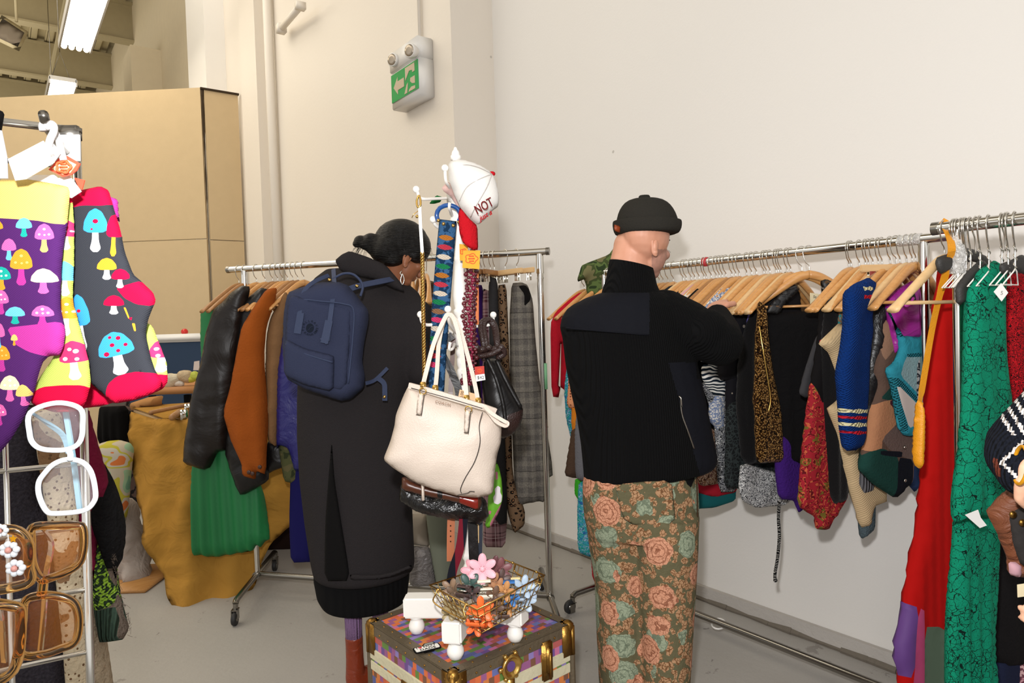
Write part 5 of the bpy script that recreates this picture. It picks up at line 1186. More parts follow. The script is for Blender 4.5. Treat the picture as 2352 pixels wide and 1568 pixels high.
# docker hat
hb = MB(); rings(hb, [(455, 1462, 1505, Dm, .05), (460, 1441, 1525, Dm, .12), (472, 1428, 1540, Dm, .168), (490, 1419, 1551, Dm, .196), (512, 1415, 1558, Dm, .208), (532, 1416, 1558, Dm, .208)], 32)
hat = hb.build('docker_hat', mat('hat_cotton', '#2a2824', .95, bump=('noise', 200, .35)), man)
hb = MB(); rings(hb, [(514, 1416, 1556, Dm, .205), (506, 1409, 1562, Dm, .220), (510, 1407, 1565, Dm, .229), (526, 1408, 1564, Dm, .229), (538, 1413, 1558, Dm, .222, 536), (541, 1420, 1550, Dm, .21, 538)], 40)
cu_ = hb.build('hat_cuff', MC[('hat_cotton', '#2a2824')], hat)
for q in (hat, cu_): q.modifiers.new('soft', 'SUBSURF').levels = 1; q.modifiers[0].render_levels = 1
MB().lathe([(.018, -.004), (.019, .002), (.016, .006), (.004, .008)], P(1480, 453, Dm), 16).build('hat_button', MC[('hat_cotton', '#2a2824')], hat)
sm_ = MB()
for px in (1438, 1530):
    x0 = 1480; pts = []
    for k in range(9):
        t = k/8; yy = 456+60*t**1.6; xx = x0+(px-x0)*math.sin(t*pi/2); hw = 66*math.sqrt(max(.05, 1-((520-yy)/66)**2)); dx = (xx-1484)/hw; pts.append(P(xx, yy, Dm-.095*math.sqrt(max(.03, 1-min(1, dx*dx)-((520-yy)/72)**2))-.002))
    sm_.tube(pts, .0018, 6)
sm_.build('hat_seam', mat('seam_grey', '#1c1a18', .9), hat)
puff('leather_strap', [(1409, 515), (1426, 519), (1424, 535), (1412, 530)], FC(1417, 526, Dm-.055, .55), mat('tan_leather', '#8a3c18', .5), .005, parent=hat)
# ---- woman
Dw = 2.68
wom = thing('person', P(830, 1590, Dw), 'person in a long charcoal coat, dark hair in a bun, bending over the far rack', 'person')
fw = (RH*.72+FH*.62-UP*.52).normalized(); hc = P(925, 586, 2.74)
b = MB(); uw = (UP+fw*.6).normalized(); head(b, hc, fw, UP, .98); rw = fw.cross(UP).normalized(); uu = rw.cross(fw)
limb(b, [hc-uu*.03-fw*.02, P(905, 630, 2.74), P(880, 660, 2.74)], [.058, .055, .065])
rings(b, [(655, 780, 930, 2.74, .12), (700, 730, 960, 2.72, .18), (850, 720, 930, 2.68, .2), (1000, 720, 925, Dw, .2), (1090, 715, 930, Dw, .22)])
limb(b, [P(950, 720, 2.72), P(965, 850, 2.66), P(1010, 800, 2.95)], [.05, .04, .026]); hand(b, P(1010, 800, 2.95), RH*.5+FH*.8+UP*.3, -UP, .92, .5)
limb(b, [P(745, 700, 2.76), P(800, 840, 2.95), P(880, 790, 3.08)], [.05, .04, .026]); hand(b, P(880, 790, 3.08), RH*.6+FH*.3+UP*.5, -UP, .92, .5, -1)
for px, dd in ((799, 2.62), (862, 2.76)):
    q_ = P(px, 1100, dd); g_ = Vector((q_.x, q_.y, 0)); limb(b, [q_, g_+UP*.46, g_+UP*.30, g_+UP*.08], [.075, .042, .027, .025])
    limb(b, [g_+UP*.05, g_+UP*.04+Vector((fw.x, fw.y, 0)).normalized()*.12], [.028, .024])
clay('body', b, m_skin2, .0045, 3, wom)
ear(P(936, 598, 2.74-.072), fw, uu, -1, m_skin2, wom, .85)
er = MB().tube(spline([P(922, 622, 2.655), P(919, 628, 2.65), P(923, 632, 2.65)], 4), .002, 6).tube(spline([P(924, 628, 2.65), P(920, 644, 2.65), P(924, 654, 2.65), P(928, 642, 2.65), P(924, 628, 2.65)], 4), .0022, 6)
er.build('earring', m_chrome, wom)
hb = MB(); m_hair = mat('dark_hair', '#080605', .42, bump=('hair', 1, .9), spec=.3)
ell(hb, P(921, 556, 2.73), (.108, .090, .093), (RH, FH, UP)); ell(hb, P(952, 566, 2.735), (.066, .085, .072), (RH, FH, UP)); ell(hb, P(890, 574, 2.70), (.072, .075, .058), (RH, FH, UP)); ell(hb, P(902, 594, 2.685), (.050, .050, .034), (RH, FH, UP))
for px, py, rr in ((866, 560, .036), (852, 552, .034), (842, 560, .030), (828, 553, .026), (820, 560, .018), (856, 572, .026), (875, 575, .04)): ell(hb, P(px, py, 2.68), (rr, rr, rr*.85))
hair = clay('hair', hb, m_hair, .005, 4, wom)
wp = MB()
for i in range(26):
    a = random.random(); s0 = P(826+22*a, 556+14*random.random(), 2.67); e0 = P(800+30*a+10*random.random(), 572+26*random.random(), 2.67); wp.tube(spline([s0, s0.lerp(e0, .5)+UP*.006, e0], 4), .0006, 3)
for i in range(12):
    s0 = P(975+14*random.random(), 545+40*random.random(), 2.72); e0 = s0+RH*.018*random.random()-UP*.03*random.random(); wp.tube([s0, s0.lerp(e0, .5)+RH*.008, e0], .0006, 3)
o = wp.build('stray_hairs', m_hair, hair); o['kind'] = 'stuff'
m_coat = mat('charcoal_wool', '#282526', .95, bump=('noise', 260, .4))
b = MB()
rings(b, [(618, 752, 862, 2.80, .16), (640, 722, 925, 2.78, .21), (672, 705, 962, 2.76, .25), (720, 694, 985, 2.73, .27), (790, 688, 980, 2.70, .28), (860, 686, 950, Dw, .28), (920, 684, 938, Dw, .28), (1000, 684, 936, Dw, .29), (1100, 690, 944, Dw, .30), (1200, 702, 948, Dw, .31), (1290, 716, 952, Dw, .31, 1290), (1318, 722, 950, Dw, .31, 1306), (1328, 735, 938, Dw, .28, 1316)], 32)
limb(b, [P(950, 730, 2.72), P(962, 790, 2.68), P(966, 850, 2.66)], [.082, .078, .064]); limb(b, [P(966, 850, 2.66), P(985, 832, 2.82), P(1002, 812, 2.93)], [.064, .054, .042]); limb(b, [P(745, 710, 2.78), P(790, 830, 2.92), P(865, 800, 3.05)], [.08, .06, .042])
clay('coat', b, m_coat, .008, 7, wom)
puff('coat_collar', [(769, 598), (785, 584), (803, 576), (845, 590), (885, 607), (922, 650), (930, 672), (905, 664), (862, 642), (810, 632), (782, 622)], FC(850, 625, 2.625), m_coat, .022, parent=wom)
puff('back_vent', [(762, 1010), (768, 1100), (784, 1200), (806, 1334), (745, 1334), (747, 1200), (755, 1090)], FC(770, 1200, 2.522), m_black, .008, parent=wom)
puff('coat_hem', [(803, 1318), (870, 1320), (905, 1312), (945, 1296), (946, 1304), (905, 1322), (870, 1330), (806, 1332)], FC(870, 1315, 2.521), m_coat, .006, parent=wom)
b = MB(); rings(b, [(1240, 722, 945, Dw+.01, .25), (1330, 722, 940, Dw+.01, .27), (1370, 730, 936, Dw+.01, .27, 1362), (1388, 742, 930, Dw+.01, .27, 1380), (1394, 752, 918, Dw+.01, .25, 1384)], 28)
clay('skirt', b, mat('black_skirt_cloth', '#0d0d0e', .95, bump=('rib', 300, .4)), .008, 3, wom)
for px, dd in ((799, 2.62), (862, 2.76)):
    q_ = P(px, 1100, dd); g_ = Vector((q_.x, q_.y, 0)); dirf = Vector((fw.x, fw.y, 0)).normalized()
    bt = MB(); limb(bt, [g_+UP*.185, g_+UP*.12, g_+UP*.05], [.033, .034, .038]); bt.tube([g_+UP*.16, g_+UP*.215], [.033, .034], 16); limb(bt, [g_+UP*.045, g_+UP*.04+dirf*.15], [.038, .034])
    bo = clay('boot', bt, mat('cognac_leather', '#7a2c10', .32, bump=('crush', 7, .6)), .006, 3, wom)
    MB().tube([g_+UP*.18, g_+UP*.34], [.031, .034], 20).build('sock', mat('lilac_knit', '#84688c', .95, bump=('knit', 500, .9), var=.25), wom)
# ---- navy backpack
m_bp = mat('navy_canvas', '#2e3348', .85, bump=('noise', 220, .25), var=.06); m_web = mat('navy_webbing', '#27324e', .75, bump=('noise', 300, .2)); m_logo = mat('logo_ink', '#141a26', .8)
bp = thing('backpack', P(745, 915, 2.42), 'navy blue canvas backpack with a round dark logo, worn on the coat', 'backpack')
Fb = FC(745, 790, 2.455, .10)
puff('bag_body', [(661, 672), (690, 660), (735, 648), (775, 646), (800, 655), (828, 690), (846, 712), (847, 735), (836, 790), (832, 830), (838, 862), (836, 890), (806, 917), (782, 921), (700, 893), (655, 868), (649, 800), (651, 720)], Fb, m_bp, .072, .05, parent=bp, wrinkle=.006)
Fq = Frame(Fb.p+Fb.z*.068, CYAW+.10)
puff('front_panel', [(668, 676), (720, 690), (790, 702), (808, 712), (806, 760), (796, 900), (700, 884), (660, 862), (655, 780), (660, 700)], Fq, m_bp, .012, parent=bp)
puff('front_pocket', [(656, 778), (700, 800), (766, 816), (768, 830), (766, 900), (700, 884), (652, 862), (652, 800)], Frame(Fb.p+Fb.z*.086, CYAW+.1), m_bp, .018, parent=bp, wrinkle=.004)
z_ = MB().tube(spline([P(656, 790, 2.35), P(700, 812, 2.352), P(764, 832, 2.355)], 5), .003, 6); z_.build('pocket_zip', m_web, bp)
z_ = MB().tube(spline([P(662, 720, 2.385), P(690, 690, 2.375), P(740, 692, 2.372), P(790, 698, 2.375), P(812, 712, 2.385), P(810, 780, 2.385), P(800, 880, 2.385)], 5), .003, 6); z_.build('main_zip', m_web, bp)
nb = -FH
s_ = MB(); strip(s_, spline([P(766, 618, 2.52), P(768, 660, 2.42), P(764, 690, 2.38), P(758, 735, 2.365), P(752, 782, 2.36)], 4), .016, .003, nb); strip(s_, [P(745, 782, 2.36), P(742, 785, 2.358)], .028, .004, nb)
strip(s_, [P(756, 736, 2.362), P(745, 788, 2.358)], .026, .004, nb); s_.build('grab_handle', m_web, bp, False)
s_ = MB(); strip(s_, spline([P(755, 632, 2.47), P(720, 648, 2.41), P(698, 670, 2.385), P(690, 710, 2.368), P(686, 735, 2.362)], 4), .014, .003, nb); strip(s_, [P(691, 718, 2.362), P(683, 766, 2.358)], .024, .004, nb); s_.build('grab_handle', m_web, bp, False)
s_ = MB().tube(spline([P(765, 640, 2.47), P(790, 628, 2.47), P(815, 632, 2.47), P(833, 655, 2.46), P(828, 680, 2.45)], 6), .0045, 8); s_.build('top_handle', m_web, bp)
s_ = MB(); strip(s_, spline([P(802, 664, 2.47), P(830, 655, 2.50), P(880, 645, 2.57), P(905, 640, 2.62)], 4), .022, .004, -FH+UP*.3); s_.build('shoulder_strap', m_web, bp, False)
s_ = MB(); strip(s_, spline([P(840, 880, 2.46), P(862, 872, 2.50), P(890, 845, 2.53)], 4), .013, .003, nb); strip(s_, spline([P(868, 868, 2.5), P(882, 880, 2.50), P(884, 900, 2.50), P(884, 920, 2.50)], 4), .018, .003, nb); s_.build('strap_tail', m_web, bp, False)
for px, py, d in ((820, 657, 2.475), (883, 911, 2.495), (757, 643, 2.44)): MB().lathe([(.006, 0), (.006, .003), (.002, .005)], P(px, py, d), 12, axis=-FH).build('brass_rivet', m_brassb, bp)
Lf = Frame(Fb.p+Fb.z*.0815, CYAW+.10); lx, ly = Lf.loc(712, 753)
LM = Lf.M() @ Matrix.Translation((lx, ly, 0)) @ Matrix.Rotation(-.18, 4, 'Z')
MB().prism([(.013*math.cos(a), .016*math.sin(a)) for a in np.linspace(0, 2*pi, 21)[:-1]], LM, .0022).build('logo_fox', m_logo, bp, False)
MB().tube([LM @ Vector((.010, .008, .0028)), LM @ Vector((.001, .003, .0028)), LM @ Vector((-.002, -.006, .0028)), LM @ Vector((-.008, -.010, .0028))], .0008, 5).build('logo_line', m_bp, bp)
for s_, a0, da in (('FJALLRAVEN', 205, -25), ('KANKEN', 235, 22)):
    for k, ch in enumerate(s_):
        a = math.radians(a0+da*k); rot = a-pi/2 if da < 0 else a+pi/2
        text('logo_letter', ch, .011, LM @ Matrix.Translation((.0235*math.cos(a), .0235*math.sin(a), .0015)) @ Matrix.Rotation(rot, 4, 'Z'), m_logo, bp, .0006, 1.1)
# ---- third person, cut by the right edge
pr = thing('person', P(2560, 1700, 1.3), 'person cut off by the right edge, in a navy sweater with white and rust pattern', 'person')
b = MB(); sh = P(2560, 760, 1.20); g0 = P(2740, 1000, 1.16)
gx = Vector((g0.x, g0.y, 0)); fv = (FH*.5+RH*.1-UP*.15).normalized()
head(b, gx+UP*1.60, (FH*.9-RH*.3-UP*.4), UP, 1.0); limb(b, [gx+UP*1.56, gx+UP*1.42], [.055, .06])
for z0, z1, r0, r1 in ((1.38, 1.1, .13, .12), (1.1, .9, .12, .14), (.9, .82, .14, .14)): b.tube([gx+UP*z0, gx+UP*z1], [r0, r1], 20)
for s0 in (-1, 1): limb(b, [gx+RH*.08*s0+UP*.84, gx+RH*.09*s0+UP*.46, gx+RH*.09*s0+UP*.05], [.08, .055, .04])
wr = P(2372, 1058, 1.27)
limb(b, [sh, P(2345, 1015, 1.33), wr], [.05, .042, .028]); hand(b, P(2352, 1054, 1.243), RH*.55-UP*.6-FH*.1, FH*.8+UP*.2, .95, .45)
limb(b, [gx+RH*.2+UP*1.32, gx+RH*.15+FH*.12+UP*1.05, P(2550, 1440, 1.22)], [.05, .04, .027]); hand(b, P(2545, 1440, 1.22), -RH*.9+UP*.1, FH, .9, .5)
clay('body', b, m_skin3, .005, 3, pr)
b = MB(); limb(b, [P(2600, 800, 1.2), P(2440, 935, 1.28), P(2338, 1015, 1.33)], [.095, .064, .052]); limb(b, [P(2336, 1018, 1.33), P(2334, 1045, 1.31), P(2350, 1085, 1.275)], [.052, .052, .044])
limb(b, [P(2320, 1050, 1.33), P(2346, 1092, 1.285)], [.042, .038])
b.tube([gx+UP*z for z in (1.46, 1.44, 1.40, 1.30, 1.1, .86)], [.055, .09, .125, .145, .145, .155], 24)
limb(b, [gx+RH*.14+UP*1.385, gx+UP*1.40, gx-RH*.14+UP*1.385], [.062, .07, .062])
limb(b, [gx+RH*.2+UP*1.33, gx+RH*.17+FH*.12+UP*1.05, P(2560, 1400, 1.2)], [.08, .07, .045])
def wcol(v):
    x, y, z = toPx(v); d1 = abs((x-2292)-abs(y-1062)*1.05-8)
    if 1010 < y < 1130 and d1 < 6 and x < 2352: return 1
    if 2281 < x < 2298 and 1052 < y < 1095 and abs((x-2283)-(y-1055)*.35) < 7: return 2
    if y < 1000 and x > 2300 and math.sin((x*.55-y*.35)*.42) > .35 and (x-2300)+(985-y) > 12: return 1
    return 0
clay('sweater', b, [mat('navy_pointelle', '#141720', .95, bump=('knit', 420, .9)), mat('white_yarn', '#cfc8c4', .95, bump=('knit', 420, .9)), mat('rust_yarn', '#5c2c20', .95, bump=('knit', 420, .9))], .0045, 4, pr, wcol)
hb = MB(); hc3 = gx+UP*1.60; ell(hb, hc3+UP*.035-FH*.02, (.092, .105, .088), (RH, FH, UP)); ell(hb, hc3-FH*.05-UP*.06, (.078, .055, .11), (RH, FH, UP)); clay('hair', hb, m_hair, .006, 4, pr)
b3_ = MB(); b3_.tube([gx+UP*.92, gx+UP*.80], [.15, .155], 20)
for s0 in (-1, 1): limb(b3_, [gx+RH*.08*s0+UP*.84, gx+RH*.09*s0+UP*.46, gx+RH*.09*s0+UP*.08], [.09, .075, .065])
clay('trousers', b3_, m_dkgrey, .01, 4, pr)
bg = MB(); c = P(2344, 1068, 1.238); ax1 = (RH*.15+UP*.95).normalized(); ax2 = (FH*.9+RH*.3).normalized()
bg.tube([c+ax1*.034*math.cos(a)+ax2*.030*math.sin(a) for a in np.linspace(0, 2*pi, 25)[:-1]], .0032, 8, closed=True); tag(bg.build('bangle', mat('yellow_bangle', '#c88a10', .35)), 'yellow bangle on the wrist at the right edge', 'bangle')
fg = thing('suede_garment', P(2340, 1330, 1.34), 'brown furry and grey suede garment held up by the person at the right edge', 'garment')
puff('brown_fur', [(2266, 1178), (2285, 1155), (2302, 1136), (2325, 1118), (2352, 1128), (2420, 1140), (2420, 1330), (2340, 1325), (2318, 1320), (2314, 1275), (2292, 1228)], FC(2340, 1220, 1.36), mat('brown_fur_leather', '#6b3a20', .6, bump=('crush', 14, 1.0), var=.3), .03, parent=fg)
puff('grey_suede', [(2318, 1190), (2332, 1170), (2380, 1155), (2420, 1180), (2420, 1310), (2345, 1300), (2326, 1245), (2322, 1210)], FC(2350, 1230, 1.325), mat('grey_suede', '#2c2928', .9, bump=('noise', 40, .4)), .012, parent=fg)
for px, py in ((2326, 1181), (2348, 1200)): MB().lathe([(.007, 0), (.007, .002), (.003, .004)], P(px, py, 1.308), 12, axis=-FH).build('brass_stud', m_brass, fg)
puff('pink_lining', [(2316, 1290), (2345, 1290), (2345, 1322), (2338, 1326), (2318, 1318)], FC(2330, 1305, 1.35), mat('pink_lining', '#b08890', .8), .01, parent=fg)
card('price_tag', [(2336, 1342), (2400, 1332), (2400, 1362), (2337, 1371)], FC(2350, 1350, 1.29), m_paper, 'beige paper tag hanging below the brown fur garment at the right edge', 'price tag')
# ---------------------------------------------------------------- things hung on the coat stand
cp = thing('baseball_cap', P(1080, 560, 2.0), 'white baseball cap with a red brim, hung on top of the coat stand', 'cap')
m_capw = mat('white_twill', '#dedbd6', .85, bump=('noise', 300, .15)); m_capr = mat('red_twill', '#b3121e', .85, bump=('noise', 160, .5)); m_maroon = mat('maroon_thread', '#6d1a1c', .8)
Fc = FC(1085, 440, 1.98, .25)
puff('cap_crown', [(1029, 380), (1034, 370), (1053, 366), (1078, 370), (1101, 379), (1118, 389), (1132, 400), (1141, 425), (1147, 455), (1144, 475), (1132, 483), (1115, 503), (1098, 517), (1076, 500), (1058, 478), (1044, 448), (1031, 414)], Fc, m_capw, .062, .085, parent=cp, smooth=2)
puff('cap_brim', [(1058, 474), (1078, 502), (1099, 517), (1101, 573), (1088, 574), (1076, 568), (1064, 556), (1057, 533), (1055, 490)], FC(1078, 530, 1.955, .35), m_capr, .006, parent=cp, bend=lambda x, y: -.25*abs(x)-4*x*x)
puff('sweatband', [(1030, 414), (1044, 448), (1058, 478), (1054, 486), (1040, 455), (1020, 440), (1014, 432)], FC(1040, 450, 2.03, .9), mat('sweatband_pink', '#c9a8a0', .8), .01, parent=cp)
MB().sphere(P(1130, 399, 1.975), 1, 14, sc=(.010, .010, .007)).build('cap_button', m_capr, cp)
sm_ = MB(); zc = 1.916
for pts in ([(1130, 399), (1100, 412), (1072, 430), (1055, 462)], [(1130, 399), (1118, 430), (1095, 470), (1080, 498)], [(1128, 398), (1100, 384), (1070, 378), (1036, 384)]):
    sm_.tube(spline([P(x, y, 1.925+(.022 if k in (0, 3) else 0)) for k, (x, y) in enumerate(pts)], 5), .0011, 5)
sm_.build('cap_seam', mat('seam_white', '#b9b4ae', .9), cp)
Ft = Frame(P(1110, 480, 1.925), CYAW+.55); x, y = Ft.loc(1113, 481); TMt = Ft.M() @ Matrix.Rotation(.5, 4, 'Z') @ Matrix.Translation((0, 0, .004))
text('lettering', 'NOT', .036, TMt @ Matrix.Translation((.004, .006, 0)), m_maroon, cp, .001, .8)
text('lettering', 'just a', .021, TMt @ Matrix.Translation((-.006, -.018, 0)), m_capr, cp, .001, 1, shear=.4)
# denim belt with coloured ovals
dn = [mat('denim', '#1d3a5c', .9, pat=lambda t: t.mix(t.gt(t.noise(55, 3), .5), '#14304c', '#33577c'), bump=('noise', 220, .5))] + [mat('felt_'+n, c, .9, bump=('knit', 700, .7)) for n, c in (('orange', '#b5702c'), ('red', '#bc3848'), ('cream', '#d4c6b4'), ('green', '#1c7a4c'), ('pink', '#cc3a68'), ('tan', '#8a6448'))]
ov = [(478, 657, 1), (470, 720, 2), (463, 785, 3), (458, 848, 4), (450, 907, 1), (443, 968, 2), (438, 1028, 3), (430, 1085, 4), (425, 1147, 6), (420, 1203, 5), (412, 1262, 3), (405, 1330, 4), (400, 1385, 1), (396, 1440, 2), (390, 1500, 5)]
pt_ = []
for cx, cy, k in ov:
    X = 860+cx/2.9025; Y = 320+cy/2.9025; pt_.append(([(X+a*18, Y+b_*6.5+a*2.2) for a, b_ in [(-1, 0), (-.6, -.7), (0, -1), (.6, -.7), (1, 0), (.6, .7), (0, 1), (-.6, .7)]], k))
db = thing('denim_strap', P(1030, 905, 2.02), 'wide denim strap sewn with coloured ovals, hung by a blue ring from the coat stand', 'strap')
puff('strap_panel', [(1009, 503), (1049, 508), (1042, 600), (1034, 700), (1026, 800), (1020, 905), (984, 905), (987, 800), (992, 700), (1000, 600)], FC(1018, 700, 2.03), dn, .006, parent=db, patches=pt_, cell=.007, smooth=0)
MB().tube(spline([P(1007, 508, 2.02), P(1003, 494, 2.02), P(1010, 478, 2.015), P(1030, 471, 2.01), P(1050, 478, 2.015), P(1058, 494, 2.02), P(1054, 508, 2.02)], 6), .0068, 10).build('blue_ring', mat('blue_plastic', '#12498c', .25, coat=.5), db)
for px, py in ((1019, 514), (1041, 518), (1007, 506), (1054, 510)): MB().sphere(P(px, py, 2.015), .0055, 10).build('brass_stud', m_brassb, db)
# chain strap
ch = thing('chain_strap', P(974, 890, 1.99), 'gold chain strap hanging from the upper left peg down to the cream handbag', 'chain')
MB().tube(spline([P(962, 448, 1.985), P(957, 462, 1.985), P(960, 476, 1.985), P(966, 470, 1.985), P(965, 455, 1.985), P(962, 448, 1.985)], 5), .003, 8).sphere(P(958, 497, 1.985), .005, 8).tube([P(966, 480, 1.985), P(950, 492, 1.985), P(946, 500, 1.985)], .0012, 5).build('gold_clasp', m_brassb, ch)
s_ = MB(); strip(s_, [P(964, 475, 1.985), P(966, 520, 1.985), P(970, 582, 1.985)], .009, .003, -FH); s_.build('leather_top', m_white, ch, False)
a, b_ = P(970, 580, 1.985), P(975, 888, 1.99); L = (b_-a).length; hx_ = MB(); n = 150
for ph in (0, pi*2/3, pi*4/3):
    hx_.tube([a.lerp(b_, i/n)+RH*(.0046*math.cos(i*.62+ph))-FH*(.0046*math.sin(i*.62+ph)) for i in range(n+1)], .0022, 5)
hx_.build('twisted_chain', m_brassb, ch)
# beads
for k, (col, x0, lab) in enumerate((('#5c0f20', 1068, 'dark red bead necklace, left strand beside the turned post'), ('#7a1434', 1080, 'purple red bead necklace, middle strand behind the yellow tags'), ('#4a1018', 1088, 'garnet bead necklace, right strand behind the yellow tags'))):
    m = mat('glass_bead_%d' % k, col, .15, coat=.6); g = MB(); pts = spline([P(x0+2, 575, 2.08), P(x0+5, 650, 2.07), P(x0-2, 720, 2.07), P(x0+4, 790, 2.07), P(x0-1, 860, 2.07), P(x0-4, 880, 2.08)], 12)
    g.tube(pts, .0015, 5)
    for i in range(0, len(pts), 1):
        g.sphere(pts[i]+RH*(.005*math.sin(i*2.7+k*2))-FH*.004*math.cos(i*2.1), .0052+.0026*(math.sin(i*2.3+k) > .5), 8)
    tag(g.build('bead_necklace', m), lab, 'necklace')
s_ = MB(); strip(s_, [P(1095, 600, 2.1), P(1096, 680, 2.1), P(1096, 745, 2.1)], .010, .003, -FH); tag(s_.build('ribbon', mat('orange_ribbon', '#c8661c', .6), None, False), 'narrow orange ribbon hanging right of the bead necklaces', 'ribbon')
# paper tags on the stand
m_oj = mat('orange_print', '#d8562a', .7)
def emblem(o, M, r):
    e_ = MB(); e_.tube([M @ Vector((r*math.cos(a)*(1+.12*math.cos(5*a)), r*.8*math.sin(a)*(1+.12*math.cos(5*a)), .0016)) for a in np.linspace(0, 2*pi, 31)[:-1]], .0013, 5, closed=True)
    for i in range(3): e_.box(M @ Vector((0, (i-1)*r*.42, .0016)), (r*(1.1-.3*abs(i-1)), r*.22, .0012), (M.to_3x3() @ Vector((1, 0, 0)), M.to_3x3() @ Vector((0, 1, 0)), M.to_3x3() @ Vector((0, 0, 1))), bev=0)
    e_.build('printed_emblem', m_oj, o)
def ptag(pts, cx, cy, d, m, lab, r=.018, yaw=0):
    fr = FC(cx, cy, d, yaw); o = card('paper_tag', pts, fr, m, lab, 'paper tag'); x, y = fr.loc(cx, cy); emblem(o, fr.M() @ Matrix.Translation((x, y, 0)), r); return o
ptag([(1055, 560), (1075, 562), (1074, 600), (1056, 598)], 1065, 578, 2.02, m_yel, 'yellow shop tag behind the front one, under the red cap brim', .010)
ptag([(1064, 575), (1103, 575), (1101, 618), (1062, 615)], 1083, 594, 1.98, m_yel, 'square yellow shop tag hanging from the white and red cap', .017)
ty = card('paper_tag', [(1090, 842), (1112, 840), (1113, 858), (1091, 861)], FC(1100, 850, 1.96), m_redc, 'red and white tag marked forty two dollars, above the cream handbag', 'paper tag')
fr = FC(1100, 850, 1.961); x, y = fr.loc(1102, 851); MB().prism([(x-.009, y-.008), (x+.009, y-.008), (x+.009, y+.008), (x-.009, y+.008)], fr.M(), .0015).build('tag_emblem', m_yel, ty, False); emblem(ty, fr.M() @ Matrix.Translation((x, y, .0008)), .006)
fr2 = FC(1104, 868, 1.961); pl = [fr2.loc(*q) for q in ((1092, 861), (1113, 858), (1115, 872), (1094, 876))][::-1]; MB().prism(pl, fr2.M(), .0012).build('tag_price_field', m_tagw, ty, False)
x, y = fr2.loc(1104, 867); text('handwriting', '$42', .013, fr2.M() @ Matrix.Translation((x, y, .0018)), m_ink, ty, .0003)
m_pch = mat('peach_card', '#dfb890', .8)
card('paper_tag', [(1056, 894), (1072, 898), (1068, 920), (1052, 914)], FC(1062, 908, 2.0), m_pch, 'peach handwritten tag behind the cream bag, left one', 'paper tag', [('20.00', .012, 1061, 908, m_ink, 1.4)])
card('paper_tag', [(1076, 900), (1100, 906), (1094, 934), (1074, 926)], FC(1086, 916, 1.985), m_pch, 'peach handwritten tag behind the cream bag, right one', 'paper tag', [('0', .014, 1081, 922, m_ink, .2)])
# cream handbag
def c7(l): return [(860+x/3.5636, 820+y/3.5636) for x, y in l]
cb_ = thing('handbag', P(1010, 1140, 1.93), 'cream leather handbag with two handles, hanging on the front of the coat stand', 'handbag')
m_crm = mat('cream_leather', '#cfc0b2', .5, bump=('leather', 260, .12)); m_pipe = mat('dark_piping', '#2a2420', .6)
Fh = FC(1010, 1000, 1.93, .12)
puff('bag_body', c7([(290, 228), (270, 250), (240, 310), (175, 470), (165, 560), (130, 690), (78, 820), (85, 850), (160, 912), (330, 1022), (520, 1092), (680, 1135), (840, 1152), (950, 1125), (972, 1095), (985, 950), (1005, 800), (1035, 700), (1040, 580), (1020, 500), (995, 455), (900, 425), (700, 370), (500, 300)]), Fh, m_crm, .062, .11, parent=cb_, smooth=2, wrinkle=.006)
s_ = MB(); strip(s_, [P(940, 885, 1.90), P(985, 897, 1.885), P(1045, 915, 1.885), P(1110, 934, 1.885), P(1138, 944, 1.90)], .016, .012, -FH); s_.build('top_band', m_crm, cb_, False)
def bag_z(px, py): return 1.868
pp = MB(); pp.tube(spline([P(x, y, 1.868+(.02 if i > 4 else .004*abs(i-2))) for i, (x, y) in enumerate(c7([(885, 450), (858, 560), (864, 700), (822, 850), (742, 990), (706, 1075), (712, 1113)]))], 6), .0012, 6)
pp.tube(spline([P(x, y, 1.892) for x, y in c7([(680, 1130), (760, 1112), (785, 1098), (820, 1100)])], 5), .0012, 6); pp.build('dark_piping', m_pipe, cb_)
pp = MB().tube([P(x, y, 1.878) for x, y in c7([(300, 252), (440, 290), (640, 345), (885, 420)])], .0011, 6); pp.build('top_stitching', m_pipe, cb_)
for pl in ([(358, 292), (408, 302), (385, 480), (340, 470)], [(738, 425), (788, 440), (768, 626), (732, 615)]):
    q = c7(pl); puff('handle_tab', q, FC(q[0][0], q[1][1], 1.862), m_crm, .004, smooth=1, parent=cb_)
    pp = MB().tube([P(q[1][0], q[1][1], 1.857), P(q[2][0], q[2][1], 1.857), P(q[3][0], q[3][1], 1.857)], .001, 5); pp.build('tab_edge', m_pipe, cb_)
for pts in ([(971, 886), (978, 858), (996, 790), (1018, 738), (1030, 722), (1044, 735), (1058, 790), (1066, 850), (1072, 912)], [(1000, 893), (1004, 850), (1008, 790), (1018, 742), (1031, 720), (1052, 745), (1070, 800), (1088, 870), (1098, 918)]):
    s_ = MB(); dd = 1.90 if pts[0][0] < 980 else 1.95; n_ = len(pts)
    strip(s_, spline([P(x, y, dd+.05*math.sin(pi*i/(n_-1))) for i, (x, y) in enumerate(pts)], 5), .012, .005, -FH); h_ = s_.build('handle', m_crm, cb_, False)
for x, y in ((972, 886), (1000, 893), (1072, 916), (1099, 922)): MB().box(P(x, y, 1.888), (.016, .010, .022), (RH, FH, UP), bev=.002).build('gold_fitting', m_brassb, cb_)
for x, y in ((971, 898), (1076, 940)): MB().tube([P(x, y, 1.862)+RH*.009*math.cos(a)+UP*.009*math.sin(a) for a in np.linspace(0, 2*pi, 13)[:-1]], .0018, 6, closed=True).build('gold_ring', m_brassb, cb_)
